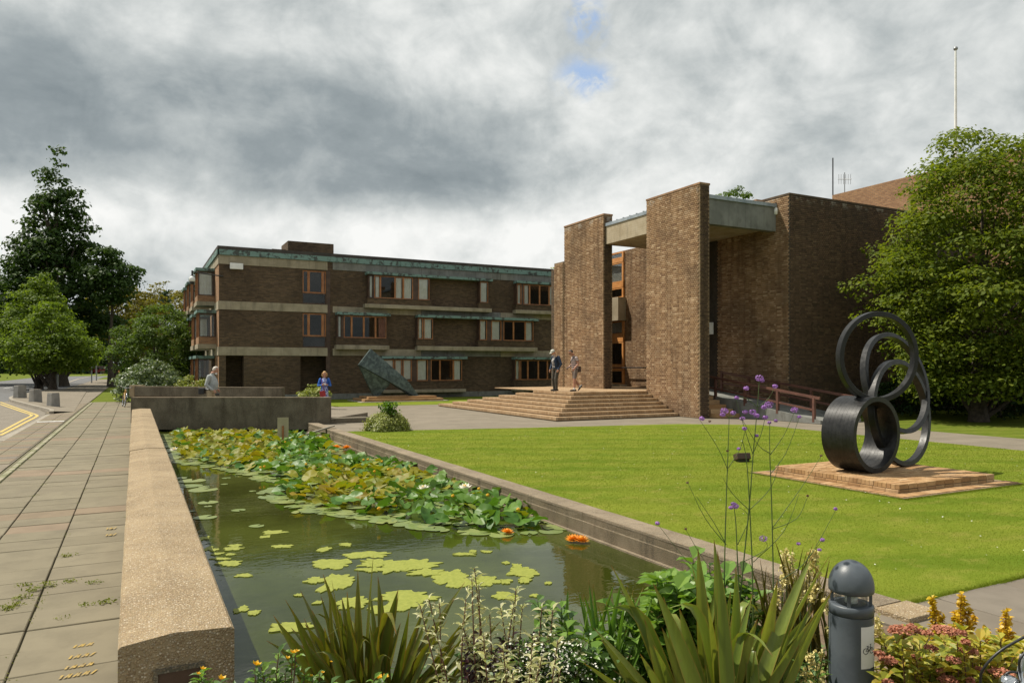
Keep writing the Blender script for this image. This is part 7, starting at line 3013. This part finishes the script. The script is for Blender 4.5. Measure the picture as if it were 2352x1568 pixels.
def stems_shrub(name, label, cat, stems, depth, mats, L, W, per, dens, seed, stem_mat='bark', up=0.5, whorl=0.25, stem_r=0.006, px0=None, min_h=0.0, droop=0.3):
    """stems: list of (px_top, py_top[, depth offset]); leaves set along the stems"""
    g = np.random.default_rng(seed)
    cx = np.mean([s[0] for s in stems]) if px0 is None else px0
    base = at(cx, HOR, depth)
    base.z = 0.02
    t = thing(name, label, cat, base)
    b = MB()
    Cs, Ns, Ds = [], [], []
    for s in stems:
        dd = depth + (s[2] if len(s) > 2 else g.uniform(-0.15, 0.15))
        tip = at(s[0], s[1], dd) - base
        root = Vector((tip.x * 0.55, tip.y * 0.55, 0))
        mid = root.lerp(tip, 0.5) + Vector((g.normal() * 0.02, g.normal() * 0.02, 0.0))
        pts = smooth_path([root, mid, tip], 5)
        b.tube(pts, [stem_r * (1 - 0.6 * i / (len(pts) - 1)) for i in range(len(pts))], 5)
        n = per
        for k in range(n):
            u = 1 - (k / n) * dens
            if u < min_h:
                continue
            j = u * (len(pts) - 1)
            i0 = min(int(j), len(pts) - 2)
            p = pts[i0].lerp(pts[i0 + 1], j - i0)
            a = k * 2.4 + g.random() * 0.8
            d = Vector((math.cos(a), math.sin(a), up * (0.4 + g.random())))
            Cs.append(p)
            Ds.append(d)
            Ns.append(Vector((-math.cos(a) * 0.5, -math.sin(a) * 0.5, 1.0)) + Vector(g.normal(size=3) * whorl))
    b.build('stems', M[stem_mat], t)
    n = len(Cs)
    C, N, D = (np.array([tuple(v) for v in q]) for q in (Cs, Ns, Ds))
    Ls = L * (0.55 + 0.7 * g.random(n))
    Q = leaf_shape(C, N, D, Ls, Ls * W, droop)
    me = quads_mesh('foliage', Q, mats)
    if isinstance(mats, (list, tuple)) and len(mats) > 1:
        mi = np.tile(g.integers(0, len(mats), n), 4)
        me.polygons.foreach_set('material_index', mi.astype(np.int32))
    o = bpy.data.objects.new('foliage', me)
    link(o, t)
    return t


M['lf_green'] = leaf_mat('bright_shrub_leaf', [(0.10, 0.21, 0.03), (0.15, 0.27, 0.04), (0.20, 0.31, 0.06)], 0.35, 0.42, nscale=3.0)
M['lf_deep'] = leaf_mat('deep_shrub_leaf', [(0.055, 0.12, 0.03), (0.08, 0.16, 0.04), (0.11, 0.19, 0.045)], 0.3, 0.5, nscale=3.0)
M['lf_cream'] = leaf_mat('cream_leaf', [(0.62, 0.60, 0.36), (0.48, 0.50, 0.22), (0.72, 0.69, 0.48), (0.30, 0.36, 0.10), (0.66, 0.62, 0.40)], 0.3, 0.55, nscale=5.0, tint=(1.1, 1.1, .7))
M['lf_purple'] = leaf_mat('purple_leaf', [(0.018, 0.008, 0.012), (0.032, 0.012, 0.018), (0.05, 0.018, 0.025)], 0.12, 0.28, nscale=5.0, spec=0.6, tint=(1, 1, 1))
M['lf_spirea'] = leaf_mat('spirea_leaf', [(0.20, 0.25, 0.03), (0.30, 0.33, 0.035), (0.40, 0.37, 0.045), (0.40, 0.27, 0.045)], 0.35, 0.45, nscale=4.0)
M['lf_gold'] = leaf_mat('berberis_leaf', [(0.55, 0.36, 0.015), (0.66, 0.47, 0.025), (0.48, 0.38, 0.02), (0.55, 0.28, 0.02)], 0.3, 0.45, nscale=8.0)
M['petal_pink'] = leaf_mat('spirea_bloom', [(0.36, 0.135, 0.075), (0.43, 0.175, 0.10), (0.48, 0.21, 0.13)], 0.15, 0.7, tint=(1, .8, .8), nscale=8.0)
M['petal_purple'] = leaf_mat('verbena_bloom', [(0.28, 0.12, 0.42), (0.40, 0.19, 0.55), (0.48, 0.26, 0.62)], 0.2, 0.6, tint=(1, .8, 1), nscale=8.0)
M['petal_cream'] = leaf_mat('cream_bloom', [(0.66, 0.58, 0.25), (0.75, 0.68, 0.36), (0.60, 0.48, 0.14)], 0.2, 0.6, tint=(1, 1, .7), nscale=8.0)
M['stem_green'] = pm('green_stem', (0.05, 0.085, 0.02), (0.08, 0.12, 0.03), 12.0, 0.6)
M['stem_red'] = pm('red_stem', (0.10, 0.04, 0.025), (0.15, 0.07, 0.04), 12.0, 0.6)

rs = random.Random(4)
st = [(1575 + rs.uniform(-75, 75), 1318 + rs.uniform(0, 130), rs.uniform(-.25, .25)) for i in range(40)] + [(1592, 1282, .1), (1630, 1300, .1), (1560, 1325, .15), (1612, 1340, 0), (1650, 1330, .2), (1672, 1322, .15), (1690, 1335, .2), (1705, 1318, .2), (1720, 1345, .15), (1680, 1365, .1), (1700, 1385, .1), (1735, 1370, .1), (1530, 1345, .1), (1500, 1385, .0), (1470, 1400, 0), (1410, 1388, 0), (1428, 1402, 0), (1450, 1440, -.1)]
stems_shrub('green_shrub', 'bright green leafy shrub behind the large flax', 'shrub', st, 3.95, M['lf_green'], 0.125, 0.6, 22, 0.8, 21, 'stem_green')
st = [(1290 + rs.uniform(-70, 100), 1430 + rs.uniform(0, 130), rs.uniform(-.25, .15)) for i in range(34)] + [(1258, 1400, 0), (1290, 1395, 0), (1235, 1380, 0), (1310, 1420, 0)]
stems_shrub('green_shrub', 'darker leafy shrub low between the variegated shrub and the irises', 'shrub', st, 3.7, [M['lf_deep'], M['lf_green']], 0.095, 0.6, 20, 0.8, 22, 'stem_green')
st = [(1090, 1304, 0), (1084, 1330, 0), (1100, 1345, 0), (1070, 1375, 0), (1100, 1390, .05), (985, 1375, 0), (1010, 1385, 0), (965, 1390, 0), (1125, 1410, 0), (1062, 1430, 0), (1185, 1352, 0), (1180, 1385, 0), (1200, 1390, 0), (1245, 1395, 0), (1270, 1400, 0), (1150, 1395, .05), (1232, 1460, 0), (1335, 1478, 0), (1090, 1470, 0)]
st += [(1190 + rs.uniform(-110, 120), 1450 + rs.uniform(0, 120), rs.uniform(-.3, .15)) for i in range(22)]
stems_shrub('variegated_shrub', 'twiggy shrub with cream edged curled leaves between the flax plants', 'shrub', st, 3.5, M['lf_cream'], 0.050, 0.32, 34, 0.6, 23, 'stem_red', whorl=0.6, droop=0.5)
st = [(1140 + rs.uniform(-75, 110), 1455 + rs.uniform(0, 110), rs.uniform(-.2, .2)) for i in range(60)]
stems_shrub('purple_shrub', 'low dark purple leaved shrub under the variegated one', 'shrub', st, 3.62, M['lf_purple'], 0.045, 0.6, 26, 0.6, 24, 'stem_red', whorl=0.5)
st = [(1800 + rs.uniform(-80, 95), 1480 + rs.uniform(0, 90), rs.uniform(-.2, .2)) for i in range(34)]
stems_shrub('green_shrub', 'grey green low plant at the foot of the bollard lamp', 'shrub', st, 3.55, [M['lf_deep'], M['lf_green']], 0.06, 0.35, 14, 0.7, 25, 'stem_green')
st = [(2170 + rs.uniform(-160, 190), 1462 + rs.uniform(0, 115) + abs(rs.uniform(-1, 1)) * 10, rs.uniform(-.35, .3)) for i in range(120)] + [(2075, 1440, .2), (2100, 1445, .2), (2060, 1452, .2), (2035, 1475, 0), (2120, 1450, .2), (2180, 1442, .25), (2215, 1445, .25)]
spi = stems_shrub('spirea_shrub', 'yellow green shrub with flat dusty pink flower heads at the near right', 'shrub', st, 3.7, M['lf_spirea'], 0.085, 0.45, 26, 0.7, 26, 'stem_red')
HEADS = [(2068, 1442, 26), (2094, 1438, 12), (2112, 1449, 12), (2132, 1452, 12), (2178, 1444, 24), (2160, 1440, 20), (2205, 1450, 14), (2218, 1472, 10), (2055, 1447, 14), (2080, 1498, 12), (2040, 1512, 20), (2025, 1525, 14), (2138, 1485, 14), (2208, 1494, 30), (2225, 1490, 20), (2240, 1502, 16), (2190, 1512, 16), (2204, 1520, 12), (2105, 1507, 10), (2262, 1497, 14), (2160, 1538, 8), (2195, 1548, 12), (2178, 1558, 22), (2150, 1555, 12), (2300, 1540, 26), (2318, 1545, 22), (2335, 1552, 14), (2290, 1552, 16), (2312, 1562, 12), (2120, 1530, 8), (2230, 1560, 8), (2065, 1560, 10), (2040, 1565, 14), (2100, 1558, 9), (2250, 1535, 9), (2130, 1566, 9), (2020, 1498, 12)]
g = np.random.default_rng(8)
for px, py, w_ in HEADS[::2] + HEADS[1:8:2]:
    dd = 3.36 + g.uniform(-0.06, 0.06)
    c_ = at(px, py, dd) - spi.location
    rr = w_ / F * dd
    n = int(60 + w_ * 9)
    a = g.random(n) * 6.28
    r = rr * np.sqrt(g.random(n))
    C = np.stack([c_.x + np.cos(a) * r, c_.y + np.sin(a) * r, c_.z + 0.10 * rr - 0.35 * r * r / max(rr, 1e-4) + g.normal(size=n) * 0.004], 1)
    o = bpy.data.objects.new('flower_head', quads_mesh('flower_head', leaf_quads(C, np.array([0, 0, 1.0]) + g.normal(size=(n, 3)) * 0.5, 0.0115, g, 0.9), M['petal_pink']))
    link(o, spi)

# golden berberis spikes
for lab, px, dp, sps, sd in (('golden spiky shrub in front of the slab path, left of two', 2180, 4.15, [(2142, 1372), (2148, 1400), (2165, 1418), (2188, 1438), (2195, 1405), (2208, 1365), (2213, 1378), (2225, 1400), (2236, 1415), (2200, 1420), (2222, 1440), (2175, 1445), (2150, 1440), (2205, 1440), (2190, 1470), (2215, 1470)], 41),
                             ('golden spiky shrub in front of the slab path, right of two', 2280, 4.0, [(2262, 1447), (2270, 1462), (2300, 1445), (2310, 1402), (2316, 1420), (2320, 1450), (2322, 1465), (2285, 1480), (2300, 1490), (2255, 1480), (2270, 1500), (2290, 1510), (2310, 1500), (2312, 1545), (2262, 1515)], 42)):
    stems_shrub('golden_shrub', lab, 'shrub', [(a, b_, random.Random(a).uniform(-.05, .05)) for a, b_ in sps], dp, M['lf_gold'], 0.032, 0.7, 140, 0.75, sd, 'stem_red', whorl=0.6, up=0.8, stem_r=0.004)

# verbena -------------------------------------------------------------------
vb = thing('verbena_plant', 'tall wiry verbena with small purple flower heads in front of the lawn', 'plant', at(1710, HOR, 3.75) * Vector((1, 1, 0)) if False else Vector((at(1710, HOR, 3.75).x, at(1710, HOR, 3.75).y, 0.02)))
VD = 3.75


def vp(px, py, k=0.0):
    return at(px, py, VD + k) - vb.location


b = MB()


def vstem(pts, r0, r1):
    P = smooth_path([vp(*p) for p in pts], 4)
    b.tube(P, [r0 + (r1 - r0) * i / (len(P) - 1) for i in range(len(P))], 5)


heads = []
ST = [
    # main stems
    [(1664, 1480), (1664, 1310), (1668, 1150), (1672, 1040), (1675, 952)],
    [(1690, 1480), (1706, 1310), (1722, 1150), (1730, 1040), (1740, 930), (1744, 872)],
    [(1730, 1480), (1728, 1310), (1722, 1170), (1715, 1060), (1705, 1010)],
    [(1775, 1500), (1776, 1330), (1772, 1150), (1768, 1040), (1768, 970)],
    [(1700, 1400), (1694, 1290), (1690, 1200), (1685, 1160)],
]
BR = [
    [(1672, 1080), (1650, 1030), (1608, 965)], [(1672, 1075), (1700, 1030), (1712, 985)],
    [(1740, 935), (1715, 915), (1692, 912)], [(1740, 935), (1765, 915), (1780, 888)],
    [(1730, 1045), (1712, 990), (1690, 915)], [(1730, 1040), (1750, 990), (1762, 932)],
    [(1768, 1045), (1800, 1000), (1826, 942)], [(1768, 1040), (1740, 1020), (1700, 955)], [(1768, 1090), (1805, 1040), (1836, 958)],
    [(1772, 1215), (1840, 1120), (1886, 1047)], [(1772, 1215), (1830, 1190), (1855, 1140)],
    [(1668, 1250), (1620, 1190), (1580, 1108)], [(1668, 1250), (1640, 1200), (1600, 1140)],
    [(1664, 1330), (1600, 1310), (1510, 1202)], [(1664, 1330), (1620, 1290), (1575, 1215)],
    [(1776, 1340), (1850, 1290), (1920, 1170)], [(1776, 1340), (1840, 1300), (1888, 1240)],
    [(1720, 1170), (1680, 1130), (1660, 1095)], [(1722, 1170), (1770, 1120), (1790, 1060)],
    [(1706, 1290), (1760, 1260), (1754, 1235)], [(1694, 1250), (1720, 1190), (1700, 1165)], [(1730, 1290), (1800, 1220), (1835, 1135)],
    [(1675, 960), (1665, 950), (1662, 945)], [(1675, 960), (1690, 952), (1685, 948)],
]
for s_ in ST:
    vstem(s_, 0.0042, 0.0016)
for s_ in BR:
    vstem(s_, 0.0022, 0.001)
b.build('stems', M['stem_green'], vb)
heads = [(1744, 868, 9), (1750, 874, 5), (1780, 887, 6), (1714, 891, 6), (1692, 913, 5), (1766, 929, 10), (1755, 935, 6), (1664, 943, 9), (1660, 952, 6), (1684, 948, 6), (1712, 946, 6), (1729, 946, 8), (1738, 954, 6), (1705, 961, 6), (1758, 958, 6), (1825, 941, 8), (1710, 984, 5), (1767, 970, 4), (1782, 966, 4), (1612, 961, 6), (1630, 967, 3), (1738, 1000, 4), (1685, 1157, 6), (1690, 1162, 7), (1679, 1165, 5), (1753, 1236, 9), (1889, 1239, 5), (1510, 1201, 5), (1919, 1168, 4), (1886, 1046, 3), (1579, 1108, 3), (1836, 957, 4), (1855, 1138, 3), (1575, 1214, 3), (1697, 1030, 4), (1671, 1035, 3), (1882, 1262, 4), (1834, 1248, 4)]
for i, (px, py, w_) in enumerate(heads):
    dd = VD + 0.03 * math.sin(i * 3)
    c_ = at(px, py, dd) - vb.location
    rr = w_ / F * dd
    n = 90
    d = g.normal(size=(n, 3))
    d /= np.linalg.norm(d, axis=1, keepdims=True)
    C = np.array(c_) + d * np.array([rr, rr, rr * 0.7])
    o = bpy.data.objects.new('flower_head', quads_mesh('flower_head', leaf_quads(C, d + g.normal(size=(n, 3)) * .3, 0.007 if w_ > 3 else 0.004, g, 0.95), M['petal_purple'] if w_ > 3 else M['stem_red']))
    link(o, vb)

# pale yellow flower spikes near the lamp ------------------------------------
sis = thing('pale_yellow_spikes', 'plant with pale yellow flower spikes around the bollard lamp', 'plant', Vector((at(1830, HOR, 3.9).x, at(1830, HOR, 3.9).y, 0.02)))
b = MB()
for i, (px, py, ln, dd) in enumerate(((1798, 1272, 70, 4.0), (1806, 1262, 85, 4.05), (1818, 1275, 70, 4.05), (1866, 1262, 110, 4.1), (1872, 1268, 90, 4.1), (1790, 1350, 40, 3.9), (1855, 1300, 70, 4.05), (1845, 1320, 60, 4.05), (2016, 1415, 60, 3.9), (2008, 1440, 40, 3.9), (1895, 1375, 30, 3.75), (1885, 1490, 60, 3.5), (1862, 1505, 60, 3.5), (1850, 1540, 40, 3.45), (1880, 1535, 40, 3.45), (1845, 1485, 30, 3.55), (1790, 1470, 30, 3.6), (1780, 1440, 30, 3.6), (1905, 1440, 25, 3.65), (1870, 1340, 40, 3.9), (1830, 1345, 30, 3.9))):
    tp = at(px, py, dd) - sis.location
    lo = at(px + (-1) ** i * 8, py + ln, dd) - sis.location
    b.tube([Vector((lo.x, lo.y, 0)), lo, tp], [0.003, 0.003, 0.0015], 5)
    n = int(ln * 2.2)
    u = g.random(n)
    C = np.array(lo)[None] * (1 - u[:, None]) + np.array(tp)[None] * u[:, None] + g.normal(size=(n, 3)) * 0.010
    o = bpy.data.objects.new('flower_spike', quads_mesh('flower_spike', leaf_quads(C, g.normal(size=(n, 3)), 0.016, g, 0.95), M['petal_cream']))
    link(o, sis)
b.build('stems', M['stem_green'], sis)

# yellow flowered hypericum at the bottom left --------------------------------
st = [(585, 1535, 0), (600, 1530, 0), (620, 1550, 0), (640, 1500, 0), (672, 1510, 0), (680, 1498, 0), (655, 1545, 0), (700, 1545, 0), (640, 1565, 0), (720, 1560, 0), (610, 1565, 0), (735, 1545, 0), (460, 1545, 0), (455, 1562, 0), (480, 1565, 0), (505, 1568, 0), (560, 1575, 0), (860, 1558, -.1), (880, 1565, -.1), (590, 1560, 0), (690, 1570, 0), (760, 1570, 0), (790, 1575, 0), (530, 1580, 0)]
hy = stems_shrub('yellow_flower_shrub', 'low shrub with orange yellow cupped flowers at the bottom left', 'shrub', st, 3.45, [M['lf_deep'], M['lf_green']], 0.052, 0.45, 20, 0.55, 51, 'stem_red', px0=640)
fmh = MB()
petal_ring(fmh, 5, 1.0, 0.75, 0.75)
petal_ring(fmh, 4, 0.7, 0.5, 1.1, 0.5)
fmh = fmh.mesh('flower', [M['petal_yellow']])
for i, (px, py, w_) in enumerate(((588, 1528, 15), (672, 1500, 12), (660, 1512, 9), (508, 1560, 14), (465, 1537, 10), (455, 1548, 8), (870, 1560, 16), (885, 1556, 12), (682, 1496, 8), (740, 1545, 7), (760, 1520, 5), (715, 1552, 6))):
    dd = 3.42
    c_ = at(px, py, dd) - hy.location
    s = w_ / F * dd
    place(fmh, 'flower', hy, c_, (0.3 * math.sin(i), 0.3 * math.cos(i), i), (s, s, s))
# tiny white flowers
wf = thing('white_flower_plant', 'low plant dotted with tiny white flowers below the irises', 'plant', Vector((at(1300, HOR, 3.45).x, at(1300, HOR, 3.45).y, 0.02)))
n = 520
Cw = []
for i in range(n):
    px, py = 1255 + g.normal() * 55, 1525 + g.normal() * 30
    Cw.append(tuple(at(px, max(py, 1455), 3.42 + g.uniform(-.08, .08)) - wf.location))
o = bpy.data.objects.new('blossom', quads_mesh('blossom', leaf_quads(np.array(Cw), np.array([-.2, -.3, .8]) + g.normal(size=(n, 3)) * .4, 0.011, g, 0.95), M['petal_white']))
link(o, wf)
tag(o, kind='stuff')
n = 700
Cw = []
for i in range(n):
    px, py = 1255 + g.normal() * 65, 1535 + g.normal() * 32
    Cw.append(tuple(at(px, max(py, 1465), 3.47 + g.uniform(-.12, .12)) - wf.location))
o = bpy.data.objects.new('foliage', quads_mesh('foliage', leaf_quads(np.array(Cw), np.array([0, 0, .8]) + g.normal(size=(n, 3)) * .6, 0.03, g, 0.5), M['lf_deep']))
link(o, wf)
# low ground cover that fills the bed between the plants
n = 9000
X = g.uniform(0.55, 4.9, n)
Y = g.uniform(2.3, 4.15, n)
C = np.stack([X, Y, 0.02 + g.random(n) ** 1.5 * 0.20], 1)
ok = ~((X > 3.9) & (Y > 2.9))
C = C[ok]
Q = leaf_quads(C, np.array([0, 0, .9]) + g.normal(size=C.shape) * .5, 0.05, g, 0.5)
o = bpy.data.objects.new('ground_cover', quads_mesh('ground_cover', Q, M['lf_deep']))
link(o)
tag(o, 'low green ground cover filling the flower bed', 'ground cover', kind='stuff')
